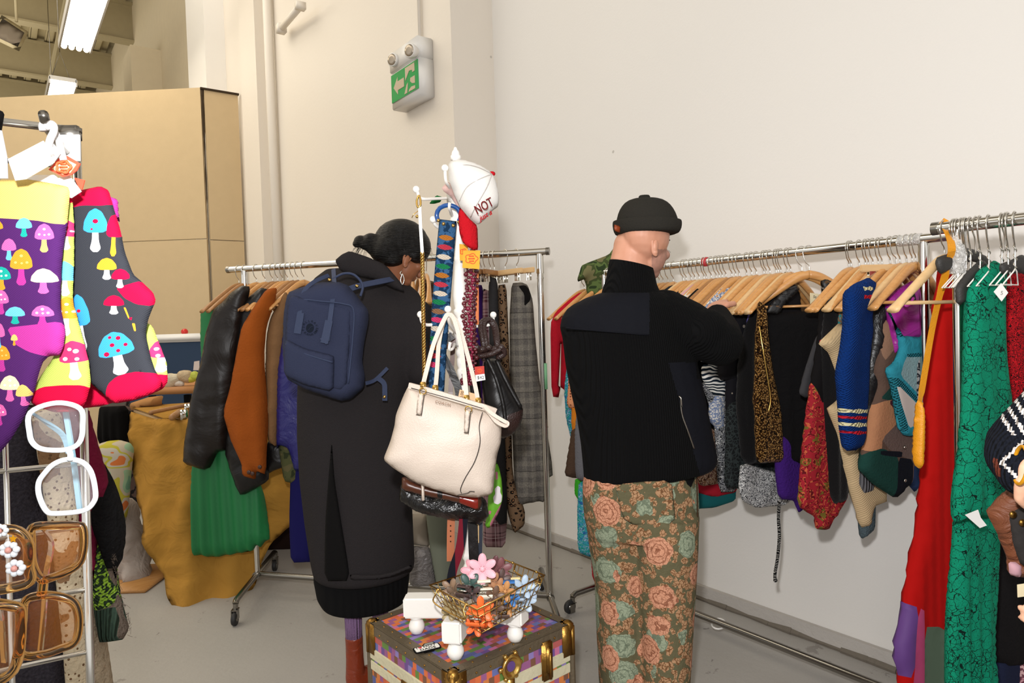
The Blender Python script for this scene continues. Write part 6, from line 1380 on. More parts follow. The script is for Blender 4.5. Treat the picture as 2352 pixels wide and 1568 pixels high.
s_ = MB(); strip(s_, spline([P(1112, 932, 1.88), P(1130, 950, 1.865), P(1156, 966, 1.86), P(1166, 972, 1.862), P(1160, 978, 1.868), P(1140, 968, 1.872), P(1124, 948, 1.875), P(1114, 936, 1.88)], 5), .010, .003, -FH+UP*.6); s_.build('zip_pull_loop', m_crm, cb_, False)
Fb2 = FC(1017, 926, 1.8645, .12); text('lettering', 'COACH', .0095, Fb2.M() @ Matrix.Rotation(-.28, 4, 'Z'), mat('bronze_foil', '#6b4a34', .4, .5), cb_, .0008, 1.25)
MB().box(P(971, 1130, 1.95), (.009, .004, .05), (RH, FH, UP), bev=.002).build('strap_end', m_crm, cb_)
# bags behind / below
m_pat = mat('black_patent', '#100f10', .22, bump=('crush', 12, .9)); m_blt = mat('black_leather', '#110f0f', .42, bump=('crush', 8, .3), spec=.35); m_brl = mat('dark_brown_leather', '#2c1a17', .42, bump=('leather', 240, .25))
bb = thing('black_bag', P(1010, 1210, 2.05), 'black crinkled leather bag hanging under the cream handbag', 'bag')
puff('bag_body', c7([(205, 1110), (222, 1030), (340, 1040), (700, 1100), (860, 1130), (915, 1170), (938, 1300), (905, 1345), (850, 1392), (740, 1362), (600, 1330), (330, 1252), (203, 1170)]), FC(1010, 1150, 2.06), m_pat, .045, parent=bb, wrinkle=.02)
for pts in ([(1008, 800), (1000, 900), (985, 1100)], [(1012, 800), (1040, 860), (1056, 920), (1060, 1100)]):
    s_ = MB(); strip(s_, spline([P(1040, 770, 2.06)] + [P(x, y, 2.06) for x, y in pts], 5), .022, .005, -FH); s_.build('strap', m_blt, bb, False)
b2 = thing('striped_bag', P(1020, 1160, 2.1), 'bag striped in brown and glossy brick red, between the cream and black bags', 'bag')
puff('bag_body', c7([(225, 970), (380, 1030), (700, 1100), (870, 1130), (880, 1200), (850, 1260), (700, 1195), (380, 1130), (222, 1085)]), FC(1010, 1130, 2.00), [mat('brown_leather', '#4a2412', .35), mat('brick_patent', '#7a1c10', .2), m_blt], .02, parent=b2, smooth=1, patches=[(c7([(700, 1100), (850, 1130), (850, 1240), (700, 1190)]), 1), (c7([(520, 1060), (560, 1070), (560, 1150), (520, 1140)]), 2)])
s_ = MB(); strip(s_, spline([P(1042, 775, 2.09), P(1035, 900, 2.09), P(1030, 1100, 2.05)], 5), .014, .004, -FH); s_.build('strap', MC[('brown_leather', '#4a2412')], b2, False)
b3 = thing('braided_handle_bag', P(1160, 1005, 2.12), 'black and dark brown leather bag with a braided brown handle, right of the stand', 'bag')
puff('bag_body', [(1112, 826), (1134, 822), (1150, 832), (1172, 876), (1202, 938), (1200, 960), (1194, 980), (1176, 1000), (1152, 1008), (1128, 975), (1112, 925), (1106, 876)], FC(1150, 930, 2.14), [m_blt, m_brl], .045, parent=b3, patches=[([(1140, 962), (1166, 948), (1204, 938), (1204, 985), (1170, 1012), (1140, 1006)], 1)], wrinkle=.01)
hb_ = MB()
for off in (0, 7): hb_.tube(spline([P(1112+off, 828, 2.10), P(1110+off, 790, 2.10), P(1104+off, 755, 2.12), P(1108+off, 738, 2.13), P(1122+off*.8, 735, 2.14), P(1134+off*.6, 752, 2.14), P(1140+off*.4, 785, 2.11), P(1146, 826, 2.10)], 5), .0085, 10)
for k in range(5): hb_.tube(spline([P(1086+k*14, 806+5*(k % 2), 2.09), P(1094+k*14, 796+4*(k % 2), 2.075), P(1102+k*14, 806, 2.09)], 4), .009, 8)
hb_.tube(spline([P(1084, 808, 2.1), P(1092, 818, 2.09), P(1130, 812, 2.075), P(1152, 800, 2.08), P(1158, 812, 2.09), P(1146, 820, 2.09)], 5), .009, 10)
hb_.build('braided_handle', m_brl, b3)
for pts in ([(1118, 822), (1140, 870), (1156, 930), (1162, 985)], [(1140, 826), (1165, 880), (1196, 935)]):
    s_ = MB(); s_.tube(spline([P(x, y, 2.092) for x, y in pts], 5), .0065, 8); s_.build('leather_cord', m_blt, b3)
for pl, lab, m in (([(1072, 800), (1100, 800), (1106, 930), (1100, 1000), (1085, 940), (1078, 880)], 'black leather bag strap bundle between the post and the braided bag', m_blt), ([(1100, 560), (1092, 900)], None, None)):
    if lab: tag(puff('strap_bundle', pl, FC(1090, 900, 2.15), m, .02, wrinkle=.02), lab, 'strap')
# belts and scarf below
def belt(pts, wd, m, lab, d=2.05, th=.004):
    s_ = MB(); strip(s_, spline([P(x, y, d) for x, y in pts], 5), wd, th, -FH+RH*.1); return tag(s_.build('belt', m, None, False), lab, 'belt')
bt_ = belt([(1040, 1100), (1036, 1200), (1035, 1250), (1035, 1288)], .023, mat('tan_belt_leather', '#a8603a', .5), 'tan leather belt with punched holes below the black bag', 2.07)
for y in (1207, 1219, 1231, 1243): MB().lathe([(.002, 0), (.002, .001)], P(1035, y, 2.064), 8, axis=-FH).build('belt_hole', m_black, bt_)
belt([(1072, 1090), (1064, 1200), (1056, 1260), (1040, 1310), (1032, 1360)], .026, mat('striped_webbing', '#5c1420', .8, pat=p_stripes(['#6a1826', '#15161f', '#15161f', '#6a1826'], 22, 0)), 'elastic belt striped dark red and navy, left of the lower post', 2.04)
belt([(1086, 1090), (1086, 1210), (1088, 1270), (1090, 1300)], .030, m_blt, 'wide black leather belt right of the lower post', 2.09)
belt([(1104, 1100), (1104, 1210), (1102, 1290)], .012, mat('navy_belt', '#182030', .6), 'narrow navy belt right of the wide black one', 2.11)
belt([(1097, 1150), (1097, 1205), (1097, 1246)], .008, mat('beige_belt', '#c8a878', .8), 'thin beige woven belt between the black and navy belts', 2.10)
gs = puff('scarf', c7([(985, 830), (1020, 900), (1042, 1000), (1052, 1150), (1020, 1270), (950, 1392), (922, 1402), (905, 1370), (925, 1290), (930, 1150), (955, 1000)]), FC(1130, 1130, 2.2), [mat('lime_silk', '#5c9c1c', .6), mat('scarf_white', '#d4ccd0', .7), mat('scarf_pink', '#b0687c', .7)], .012, fold=(.004, .03, 0),
    patches=[(c7([(985, 1070), (1010, 1045), (1032, 1060), (1030, 1100), (1045, 1130), (1040, 1180), (1010, 1200), (980, 1185), (972, 1140), (990, 1110)]), 1), (c7([(990, 930), (1010, 935), (1012, 990), (992, 1000)]), 2), (c7([(1040, 1190), (1052, 1190), (1000, 1330), (950, 1400), (945, 1350)]), 2), (c7([(935, 1250), (960, 1250), (950, 1280), (935, 1280)]), 2)])
tag(gs, 'bright green silk scarf with white butterflies, right of the cream handbag', 'scarf')
c_ = puff('fabric_corner', [(985, 468), (1002, 448), (1016, 452), (1012, 464), (998, 468)], FC(1000, 460, 2.12), mat('green_felt', '#1c6b34', .9), .004); tag(c_, 'small green cloth corner behind the upper left peg', 'cloth')
# ---------------------------------------------------------------- garments on the rack behind the woman
def gA(name, px, outl, m, label, cat, th=.05, off=.0, **kw):
    q, d = onA(px); d -= .12 if px < 720 else .0; return tag(puff(name, outl, FC(px, 900, d+off), m, th, **kw), label, cat)
yawA = math.atan2(-1.25, .99)+pi/2
hA = [270, 295, 340, 375, 405, 425, 445, 465, 485, 505, 530]; lbA = 'wooden hanger on the left part of the rack behind the woman'
for i, x in enumerate(hA): q, d = onA(400+x/1.742); hanger(q+UP*1.716, yawA-.25, 'wood', (m_wood3, m_wood3, m_wood, m_wood)[i % 4], lbA, 'wooden hangers behind the backpack')
for i, px in enumerate((930, 950, 968, 985)): q, d = onA(px); hanger(q+UP*1.716, yawA+.5, 'wood', None, 'wooden hanger between the bending person and the stand', 'wooden hangers beyond the face of the bending person')
for i, px in enumerate((1111, 1119, 1132, 1141, 1166, 1192)):
    q, d = onA(px); hanger(q+UP*1.716, yawA+(-.1 if i < 4 else .9), 'clip', m_wood2 if i > 3 else m_wood3, ['clip hanger holding the purple trousers', 'clip hanger holding the tartan skirt', 'clip hanger holding the black trousers', 'clip hanger with metal clips above the black trousers', 'clip hanger holding the leopard print trousers', 'pale wooden clip hanger holding the grey checked trousers'][i], None, True)
m_emer = mat('emerald_satin', '#066a34', .6); m_bj = mat('black_brown_leather', '#17110e', .42, bump=('crush', 6, .35), var=.2, spec=.35)
gA('green_dress', 548, [(461, 712), (480, 698), (512, 694), (545, 760), (562, 1000), (603, 1120), (622, 1236), (608, 1244), (600, 1256), (588, 1252), (582, 1264), (537, 1272), (493, 1279), (439, 1272), (437, 1150), (442, 1060), (468, 900), (460, 786)], m_emer, 'emerald green pleated dress, first on the rack behind the woman', 'dress', .05, .04, fold=(.016, .055, .3), cell=.014)
gA('black_leather_jacket', 570, [(510, 694), (530, 672), (556, 655), (576, 658), (562, 720), (550, 800), (538, 930), (522, 1032), (500, 1036), (478, 1080), (420, 1067), (423, 1010), (434, 930), (458, 850), (470, 770), (488, 712)], m_bj, 'worn black brown leather jacket hanging before the green dress', 'jacket', .05, -.06, wrinkle=.007, fold=(.012, .12, .1))
gA('black_jacket', 600, [(552, 700), (598, 660), (616, 664), (598, 760), (595, 900), (618, 1080), (617, 1104), (553, 1140), (538, 1110), (514, 1032), (528, 900), (542, 780)], m_blt, 'shiny black leather jacket between the worn black and the rust suede ones', 'jacket', .045, -.02, wrinkle=.007)
sj = gA('suede_jacket', 626, [(584, 703), (612, 664), (638, 660), (632, 692), (612, 749), (606, 818), (616, 962), (612, 1089), (588, 1082), (586, 1102), (557, 1091), (555, 1065), (532, 1019), (512, 950), (530, 881), (543, 807), (556, 749)], mat('rust_suede', '#8f4816', .9, bump=('noise', 90, .3), var=.14), 'rust orange suede jacket with buttoned cuffs', 'jacket', .055, -.08, wrinkle=.006, fold=(.010, .10, .2))
for px, py in ((597, 1072), (572, 1084), (580, 1087)): q, d = onA(626); MB().lathe([(.010, 0), (.010, .003), (.004, .005)], P(px, py, d-.25), 12, axis=-FH).build('cuff_button', mat('brown_button', '#3c2014', .4), sj)
gA('taupe_jacket', 645, [(618, 740), (640, 690), (656, 668), (668, 690), (655, 800), (648, 900), (640, 1010), (634, 1026), (614, 1013), (608, 850), (612, 770)], mat('taupe_suede', '#7a5a3c', .92, bump=('noise', 90, .3)), 'taupe brown jacket right of the rust suede one', 'jacket', .05, -.02, wrinkle=.01)
gA('olive_jacket', 662, [(645, 740), (662, 690), (680, 700), (690, 900), (690, 1100), (676, 1110), (652, 1105), (640, 1030), (642, 850)], mat('olive_drab', '#3c4026', .9, pat=p_noise(['#2e3420', '#4a4c30', '#5a5438'], 18)), 'olive camouflage jacket left of the backpack', 'jacket', .04, .02)
gA('black_jumper', 640, [(612, 1010), (650, 1020), (660, 1070), (630, 1080), (612, 1090)], m_blt, 'black garment hem between the rust and olive jackets', 'jumper', .03, .03)
gA('blue_leather_jacket', 678, [(636, 860), (650, 760), (670, 710), (730, 700), (730, 1060), (688, 1082), (676, 1080), (662, 1030), (645, 1022), (634, 1030)], mat('cobalt_leather', '#1d1c62', .38, bump=('crush', 8, .6)), 'blue violet leather jacket partly behind the backpack', 'jacket', .05, -.02)
gA('blue_long_dress', 690, [(668, 1060), (720, 1060), (720, 1290), (668, 1292), (664, 1200)], mat('indigo_cloth', '#17154a', .9), 'long indigo dress hem left of the charcoal coat', 'dress', .03, .04)
gA('lime_blouse', 700, [(683, 880), (720, 880), (720, 990), (686, 985)], mat('lime_cloth', '#6fae1c', .8), 'lime green blouse glimpsed under the backpack', 'blouse', .02, .02)
gA('grey_shirt', 965, [(945, 700), (975, 672), (1000, 680), (1005, 900), (940, 900)], mat('grey_cotton', '#8a8588', .9), 'light grey shirt between the person in the coat and the stand', 'shirt', .04, .02)
gA('brown_shirt', 985, [(972, 640), (1010, 650), (1010, 700), (978, 720)], mat('brown_check', '#4a3020', .9, pat=p_plaid('#4a3424', '#2a1c14', '#8a7a60', '#181210', 18)), 'brown shirt collar left of the denim strap', 'shirt', .03, .0)
gA('sage_trousers', 1000, [(975, 1150), (1040, 1150), (1040, 1340), (1002, 1345), (990, 1280)], mat('sage_cotton', '#6e7264', .9), 'sage grey trouser leg hanging behind the coat stand', 'trousers', .04, .03)
gA('pale_skirt', 960, [(925, 1180), (985, 1180), (990, 1256), (948, 1250), (925, 1250)], mat('pale_linen', '#9a9082', .9), 'pale linen hem between the coat and the stand', 'skirt', .04, .05)
gA('wrapped_garment', 968, [(935, 1252), (992, 1256), (1004, 1345), (952, 1348), (940, 1340)], mat('plastic_wrap', '#6f6a68', .3, bump=('crush', 18, 1.0), var=.3), 'garment in crinkled clear plastic low behind the coat stand', 'garment bag', .04, .02)
gA('purple_trousers', 1104, [(1085, 652), (1110, 655), (1116, 760), (1116, 1000), (1090, 1000)], mat('purple_velvet', '#3c1c64', .85), 'purple velvet trousers, leftmost of the clipped ones', 'trousers', .03, .05)
gA('tartan_skirt', 1120, [(1108, 662), (1126, 668), (1130, 800), (1148, 1050), (1166, 1180), (1160, 1257), (1110, 1256), (1110, 1180), (1106, 900)], mat('tartan', '#8a5a60', .9, pat=p_plaid('#a08084', '#4a1c28', '#2a1420', '#d0c0c0', 14)), 'tartan wool skirt in dusty pink and dark red checks', 'skirt', .03, .04)
gA('black_trousers', 1134, [(1122, 634), (1143, 640), (1146, 760), (1160, 1000), (1166, 1200), (1148, 1206), (1130, 1182), (1127, 1000), (1124, 800)], m_dkgrey, 'narrow black trousers between the tartan and the leopard print', 'trousers', .03, -.01)
gA('leopard_trousers', 1155, [(1142, 655), (1163, 652), (1168, 760), (1173, 900), (1178, 1100), (1206, 1172), (1205, 1206), (1180, 1226), (1164, 1170), (1152, 1000), (1146, 800)], mat('leopard', '#7a5c40', .9, pat=p_leopard('#6e5640', '#8a6040', '#16100c', 50)), 'leopard print trousers left of the grey checked ones', 'trousers', .03, .03)
gt = gA('checked_trousers', 1195, [(1175, 650), (1198, 648), (1212, 654), (1224, 690), (1230, 780), (1240, 880), (1272, 1090), (1256, 1100), (1251, 1152), (1228, 1152), (1204, 1158), (1184, 1157), (1178, 1040), (1172, 900), (1170, 730)], [mat('glen_check', '#6a6560', .9, pat=p_glen), m_black], 'grey glen check wool trousers clipped by the waist, behind the chrome post', 'trousers', .04, .06, fold=(.012, .06, .1), patches=[([(1190, 657), (1206, 655), (1220, 668), (1218, 690), (1204, 704), (1204, 676)], 1)])
# ---------------------------------------------------------------- background at left: tables
m_must = mat('mustard_linen', '#a67a34', .9, bump=('crush', 5, .8), var=.1)
yt = thing('covered_table', P(430, 1405, 3.5), 'table under a creased mustard yellow cloth that reaches the floor', 'table')
tn, tlf = G(-1.93, 3.80), G(-2.46, 4.43); td = (G(-.963*0+.963, .27)).normalized(); te = (tlf-tn).normalized()
tc = tn+td*.62+te*.41; MB().box(tc+UP*.90, (1.24, .82, .035), (td, te, UP), bev=.01).build('table_top', m_wood2, yt)
for a_, b_ in ((.08, .08), (1.16, .08), (.08, .74), (1.16, .74)): MB().box(tn+td*a_+te*b_+UP*.44, (.045, .045, .88), (td, te, UP)).build('leg', m_chromed, yt, False)
cl = MB().box(tc+UP*.924, (1.27, .86, .008), (td, te, UP), bev=.002).build('table_cloth', m_must, yt)
puff('cloth_drape', [(266, 932), (320, 950), (366, 963), (430, 961), (560, 962), (700, 960), (700, 1165), (655, 1188), (622, 1210), (592, 1245), (565, 1300), (552, 1352), (528, 1378), (490, 1404), (430, 1413), (398, 1402), (374, 1372), (372, 1322), (352, 1290), (330, 1240), (324, 1200), (300, 1150), (286, 1080), (274, 1000)],
     Frame(P(430, 968, 3.78), CYAW, -.33), m_must, .008, parent=yt, cell=.03, fold=(.05, .19, -.1), wrinkle=.03, bend=lambda x, y: .5*min(0, x+.13)-.55*max(0, x-.02))
wz = .935
def ontab(px, py, z=wz): return Pz(px, py, z)
o = MB().tube([ontab(346, 948), ontab(436, 929)], .014, 10).build('wooden_dowel', m_wood3); tag(o, 'thin wooden rod lying on the mustard cloth', 'rod')
o = MB().tube([ontab(396, 958, .945), ontab(412, 946, .945)], .018, 10).sphere(ontab(396, 958, .945), .019, 10).build('tool_handle', m_wood3); tag(o, 'short brown tool handle lying on the mustard cloth', 'tool')
for px, py in ((421, 952), (430, 938)):
    o = MB().box(ontab(px, py, .955), (.03, .008, .055), bev=.002).box(ontab(px+4, py-2, .965), (.03, .008, .045), (RH, FH, UP), bev=.002).tube([ontab(px, py, .97), ontab(px+6, py-4, .99)], .004, 6).build('metal_clip', m_chrome); tag(o, 'shiny metal clip on the mustard cloth, ' + ('nearer one' if py > 945 else 'farther one against the leather jacket'), 'clip')
bx = thing('cardboard_box', P(335, 940, 4.45), 'small cardboard box at the back corner of the mustard covered table', 'box')
fr = FC(336, 925, 4.45, .15); puff('box_body', [(301, 925), (340, 912), (372, 908), (372, 934), (335, 942), (301, 942)], fr, mat('kraft_card', '#a8794a', .9), .10, .01, smooth=0, parent=bx, cell=.03)
# trestle with clutter and blue tub behind
ct = thing('work_table', P(415, 1100, 5.2), 'wooden work table with black legs, behind the mustard covered one', 'table')
w0 = P(415, 893, 5.3); MB().box(w0+FH*.2, (.55, .7, .05), (RH, FH, UP), bev=.004).build('table_top', mat('pine_top', '#a8713c', .6, var=.1), ct)
for s0 in (-.22, .05, .22): MB().box(Vector((w0.x, w0.y, 0))+RH*s0+UP*(w0.z/2-.02), (.04, .04, w0.z-.05), (RH, FH, UP)).build('leg', m_black, ct, False)
tb2 = thing('counter', P(430, 850, 6.4), 'dark blue panelled counter with a white rounded rim, in front of the cardboard partition', 'counter')
q = P(430, 775, 6.6); MB().box(Vector((q.x, q.y, q.z/2-.02)), (.95, .5, q.z-.04), (RH, FH, UP)).build('blue_panel', mat('navy_panel', '#16304c', .7), tb2, False); MB().box(q, (1.0, .56, .075), (RH, FH, UP), bev=.02).build('white_rim', m_plast, tb2)
tag(MB().sphere(P(424, 762, 6.5), .032, 14).build('red_ball', mat('red_gloss', '#c01c14', .3)), 'small red ball on the white rim of the blue counter', 'ball')
for i, (px, py, r, c, lab) in enumerate(((398, 872, .07, '#c0b49a', 'crumpled pale plastic bag on the work table'), (425, 866, .06, '#b09a78', 'beige bundle on the work table'), (440, 870, .05, '#b8b83c', 'yellow green packet on the work table, beside the leather jacket'), (450, 862, .045, '#a8b03c', 'second yellow packet on the work table'), (385, 862, .03, '#8f8c80', 'small bottle on the work table'), (410, 880, .04, '#cfc8ba', 'white dish on the work table'))):
    g = MB(); 
    for k in range(6): g.sphere(P(px+random.uniform(-8, 8), py+random.uniform(-4, 6), 5.25), r*random.uniform(.5, .8), 10)
    tag(clay('packet' if 'packet' in lab else ('bottle' if 'bottle' in lab else 'bundle'), g, mat('clutter_%d' % i, c, .6, bump=('crush', 20, .5)), .012, 3), lab, 'clutter')
card('display_card', [(446, 830), (458, 828), (458, 850), (444, 850)], FC(450, 840, 5.2), mat('pale_pink_card', '#c8b8ae', .7), 'small pale card standing on the work table', 'card')
# dark trousers and shelves glimpsed under the socks
dr = tag(puff('black_trousers', [(232, 925), (292, 930), (292, 1012), (268, 1022), (240, 1030), (225, 1000)], FC(265, 960, 5.4), m_black, .08, fold=(.02, .06, 0)), 'dark trousers draped on the shelf unit behind the patchwork quilt', 'trousers')
fr = FC(310, 980, 5.6); tag(puff('storage_shelf', [(262, 925), (372, 925), (372, 1330), (262, 1330)], fr, mat('dark_shelf', '#221c1a', .8, pat=p_noise(['#141112', '#2c2624', '#1a1616', '#4a3a34'], 7)), .12, .02, smooth=0, cell=.06), 'dark cluttered shelf unit behind the mustard covered table', 'shelf')
sb = tag(MB().box(Vector((P(600, 1200, 4.6).x, P(600, 1200, 4.6).y, .22)), (1.0, .5, .44), (RH, FH, UP), bev=.01).build('brown_box', mat('dark_brown_box', '#2a1a16', .8)), 'dark brown box under the mustard table beyond the rack leg', 'box')
# quilt over a white sack
qb = thing('quilt_bundle', P(300, 1345, 3.9), 'pastel patchwork quilt draped over a white cloth bundle on the floor', 'quilt')
puff('white_sack', [(225, 1140), (262, 1150), (300, 1140), (315, 1165), (326, 1220), (338, 1268), (352, 1318), (350, 1334), (308, 1343), (270, 1347), (240, 1340), (220, 1300)], FC(290, 1250, 3.93), mat('white_sackcloth', '#b4aaa2', .9, bump=('crush', 7, .9)), .12, parent=qb, wrinkle=.04, fold=(.045, .10, -.1), cell=.03)
m_qu = mat('pastel_quilt', '#b8a88c', .9, pat=lambda t: t.ramp(t.vor(7.5, v=t.warp(5, .05), out=0) if False else t.noise(6.5, 1, dist=.6), [(0, '#6f9a80'), (.36, '#8fae8c'), (.44, '#b4a892'), (.52, '#b0a63c'), (.57, '#b8b0a0'), (.63, '#c8703c'), (.70, '#c0a898'), (.8, '#a890a8')], True))
puff('quilt', [(212, 1030), (230, 1018), (250, 1012), (275, 1010), (300, 1017), (309, 1030), (304, 1075), (298, 1130), (296, 1160), (286, 1200), (268, 1216), (255, 1160), (230, 1100), (215, 1080)], FC(265, 1110, 3.78), m_qu, .05, parent=qb, fold=(.02, .09, 0), cell=.025)
tag(MB().box(Vector((P(265, 1340, 3.9).x, P(265, 1340, 3.9).y, .012)), (.55, .4, .024), (RH, FH, UP), bev=.004).build('wooden_board', m_wood), 'flat orange brown board on the floor under the white bundle', 'board')
# ---------------------------------------------------------------- wire grid display at the left edge
g0 = G(-.5065, .82); gd_ = (G(-.852, -.523)).normalized(); GZ = 1.644
gp = thing('grid_panel', Vector((g0.x, g0.y, 0)), 'chrome wire grid display panel at the left edge, holding socks and sunglasses', 'display grid')
m = MB().tube([g0+UP*.05, g0+UP*GZ], .0048, 12); m.tube([g0+UP*(GZ-.003), g0+gd_*.70+UP*(GZ-.003)], .0045, 12).tube([g0+gd_*.70+UP*.05, g0+gd_*.70+UP*GZ], .0048, 12).tube([g0+UP*.06, g0+gd_*.70+UP*.06], .0045, 12); m.build('outer_frame', m_chrome, gp)
m = MB()
for k in range(1, 10): m.tube([g0+gd_*(.0762*k)+UP*.06, g0+gd_*(.0762*k)+UP*GZ], .003, 8)
for k in range(-15, 5): m.tube([g0+UP*(1.246+.0762*k), g0+gd_*.70+UP*(1.246+.0762*k)], .003, 8)
m.tube([g0+UP*1.598, g0+gd_*.70+UP*1.598], .003, 8); m.build('wire_grid', m_chrome, gp)
for s0 in (0, .70):
    MB().tube([g0+gd_*s0+FH*.22+UP*.01, g0+gd_*s0+UP*.06, g0+gd_*s0-FH*.22+UP*.01], .006, 8).build('foot', m_chromed, gp)
MB().box(P(150, 309, .80), (.036, .012, .02), (RH, FH, UP), bev=.003).box(P(150, 300, .80), (.036, .006, .006), (RH, FH, UP)).build('hook_plate', m_chromed, gp)
MB().box(P(150, 340, .795), (.036, .003, .030), (RH, FH, UP)).build('label_holder', m_plast, gp)
hk_ = MB().tube([P(152, 345, .79), P(128, 318, .74), P(108, 287, .68), P(101, 258, .66)], .0045, 10).build('peg_hook', m_chromed, gp)
# second price-flag hook at the far left
MB().tube([P(-5, 300, .75), P(0, 262, .70)], .004, 8).build('peg_hook', m_black, gp)
card('label_strip', [(-30, 300), (5, 300), (17, 360), (19, 410), (4, 410), (-30, 410)], FC(0, 360, .74), mat('pale_grey_plastic', '#c4c8d0', .4), 'pale plastic strip at the left edge beside the white card', 'label')
# plastic sock hooks and cards
m_clr = mat('milky_plastic', '#dcd8d6', .25, trans=.4)
for i, (pts, lab) in enumerate((([(99, 300), (97, 288), (104, 284), (110, 292), (116, 284), (124, 290), (123, 304), (116, 318), (112, 336), (116, 356)], 'milky plastic sock hook on the peg, front one'), ([(118, 300), (126, 304), (134, 320), (140, 344), (146, 368)], 'milky plastic sock hook behind the front one'))):
    o = MB().tube(spline([P(x, y, .672+.012*i) for x, y in pts], 5), .0034, 8).build('sock_hook', m_clr); tag(o, lab, 'hook')
m_card2 = mat('white_gloss_card', '#f2f0ec', .5)
card('price_card', [(20, 366), (101, 324), (112, 345), (122, 376), (60, 412), (37, 415)], FC(70, 370, .672), m_card2, 'blank white card hanging over the yellow sock cuff', 'card')
card('price_card', [(112, 345), (126, 338), (140, 352), (122, 376), (113, 372)], FC(120, 360, .678), m_card2, 'small white card corner beside the plastic hook', 'card')
fr = FC(148, 380, .69); sk = card('sock_card', [(155, 358), (186, 376), (178, 392), (165, 402), (146, 407), (113, 390), (137, 363)], fr, mat('coral_card', '#d8452c', .6), 'coral bordered card with an orange emblem above the socks', 'card')
pl = [FC(148, 380, .689).loc(*q) for q in ((157, 368), (176, 378), (162, 397), (146, 401), (121, 388), (137, 372))]; MB().prism(pl[::-1], FC(148, 380, .689).M(), .001).build('card_centre', mat('pale_yellow_card', '#ecd9a0', .6), sk, False)
emblem(sk, FC(148, 384, .6875).M(), .007)
card('sock_card', [(58, 412), (84, 402), (128, 402), (134, 410), (160, 402), (188, 440), (165, 455), (120, 430)], FC(120, 415, .70), m_card2, 'white header card on top of the dark mushroom socks', 'card')
card('sock_card', [(172, 408), (196, 414), (190, 436), (184, 434)], FC(185, 420, .705), mat('coral_card', '#d8452c', .6), 'coral card corner at the right of the header card', 'card')
# socks
def mush(cx, cy, w, h, ci, si, di=None, ang=0.0, dots=(), stem=.34):
    ca, sa = math.cos(ang), math.sin(ang)
    T = lambda l: [(cx+(x*ca-y*sa), cy+(x*sa+y*ca)) for x, y in l]
    cap_ = [(-w/2, 0), (-w*.46, -h*.2), (-w*.26, -h*.42), (0, -h*.5), (w*.26, -h*.42), (w*.46, -h*.2), (w/2, 0), (w*.3, h*.06), (-w*.3, h*.06)]
    st_ = [(-w*stem*.36, h*.03), (w*stem*.36, h*.03), (w*stem*.42, h*.25), (w*stem*.66, h*.42), (w*stem*.3, h*.5), (-w*stem*.3, h*.5), (-w*stem*.66, h*.42), (-w*stem*.42, h*.25)]
    out = [(T(st_), si), (T(cap_), ci)]
    for x, y, r in dots: out.append((T([(x*w+r*w*math.cos(a), y*h+r*w*.8*math.sin(a)) for a in np.linspace(0, 2*pi, 8)[:-1]]), di))
    return out
DOT = [(-.25, -.12, .07), (0, -.3, .08), (.25, -.12, .07), (.02, -.1, .06)]
sc_ = lambda n, c: mat('sock_'+n, c, .9, bump=('knit', 2500, .25), k=.72)
sp, syl, smg, sor, stl, slb, spk, swh, slm, srd, sch, sbl = [sc_(n, c) for n, c in (('purple', '#522466'), ('yellow', '#eccb74'), ('magenta', '#c43c9c'), ('orange', '#f0a030'), ('teal', '#20b0a0'), ('sky', '#70c8f0'), ('pink', '#e86ab0'), ('white', '#ffffff'), ('lime', '#c2d464'), ('crimson', '#d8083c'), ('charcoal', '#34363c'), ('blue', '#3c9ce4'))]
pa = [(([(-80, 400), (170, 415), (165, 440), (155, 516), (133, 516), (92, 508), (-80, 498)]), 1), ([(27, 752), (83, 746), (143, 738), (152, 760), (150, 790), (140, 816), (112, 818), (74, 806), (46, 790)], 2)]
for a in ((66, 524, 38, 44, 5, 4), (112, 548, 44, 66, 6, 1, 7, 0, DOT), (32, 574, 34, 50, 6, 5), (60, 614, 52, 84, 3, 2, 1, 0, DOT), (110, 646, 58, 58, 8, 6), (14, 640, 46, 54, 4, 3, 7, 0, DOT), (14, 694, 36, 56, 6, 2, 7, 0, DOT), (46, 724, 46, 40, 5, 4), (108, 724, 50, 46, 6, 2, 7, 0, DOT), (2, 526, 34, 40, 3, 1), (16, 822, 38, 60, 3, 2, 1, 0, DOT), (34, 890, 46, 60, 8, 6, 7, 0, DOT), (62, 906, 30, 50, 1, 6), (8, 770, 30, 60, 6, 5), (10, 950, 34, 50, 6, 2, 7, 0, DOT), (44, 780, 16, 26, 1, 3)): pa += mush(*a)
mA_ = [sp, syl, smg, sor, stl, slb, spk, swh, sc_('pale', '#fff0c0')]
def sock(outl, d, mats, lab, patches, yaw=0.0, th=.007, **kw):
    return tag(puff('sock', outl, FC(outl[0][0], 600, d, yaw), mats, th, patches=patches, cell=.0035, **kw), lab, 'sock', 'mushroom pattern socks on the wire grid')
sock([(9, 413), (60, 411), (110, 419), (156, 428), (161, 440), (154, 515), (146, 560), (141, 610), (138, 700), (145, 738), (150, 765), (146, 795), (137, 816), (112, 818), (98, 832), (90, 856), (78, 900), (56, 958), (26, 1008), (0, 1040), (-60, 1090), (-60, 900), (-60, 413)], .70, mA_, 'purple sock with small coloured mushrooms and a yellow cuff', pa)
pb = [([(151, 883), (197, 883), (215, 896), (205, 960), (124, 960), (60, 935), (62, 912), (106, 887)], 1), ([(135, 440), (175, 440), (172, 462), (158, 470)], 1)]
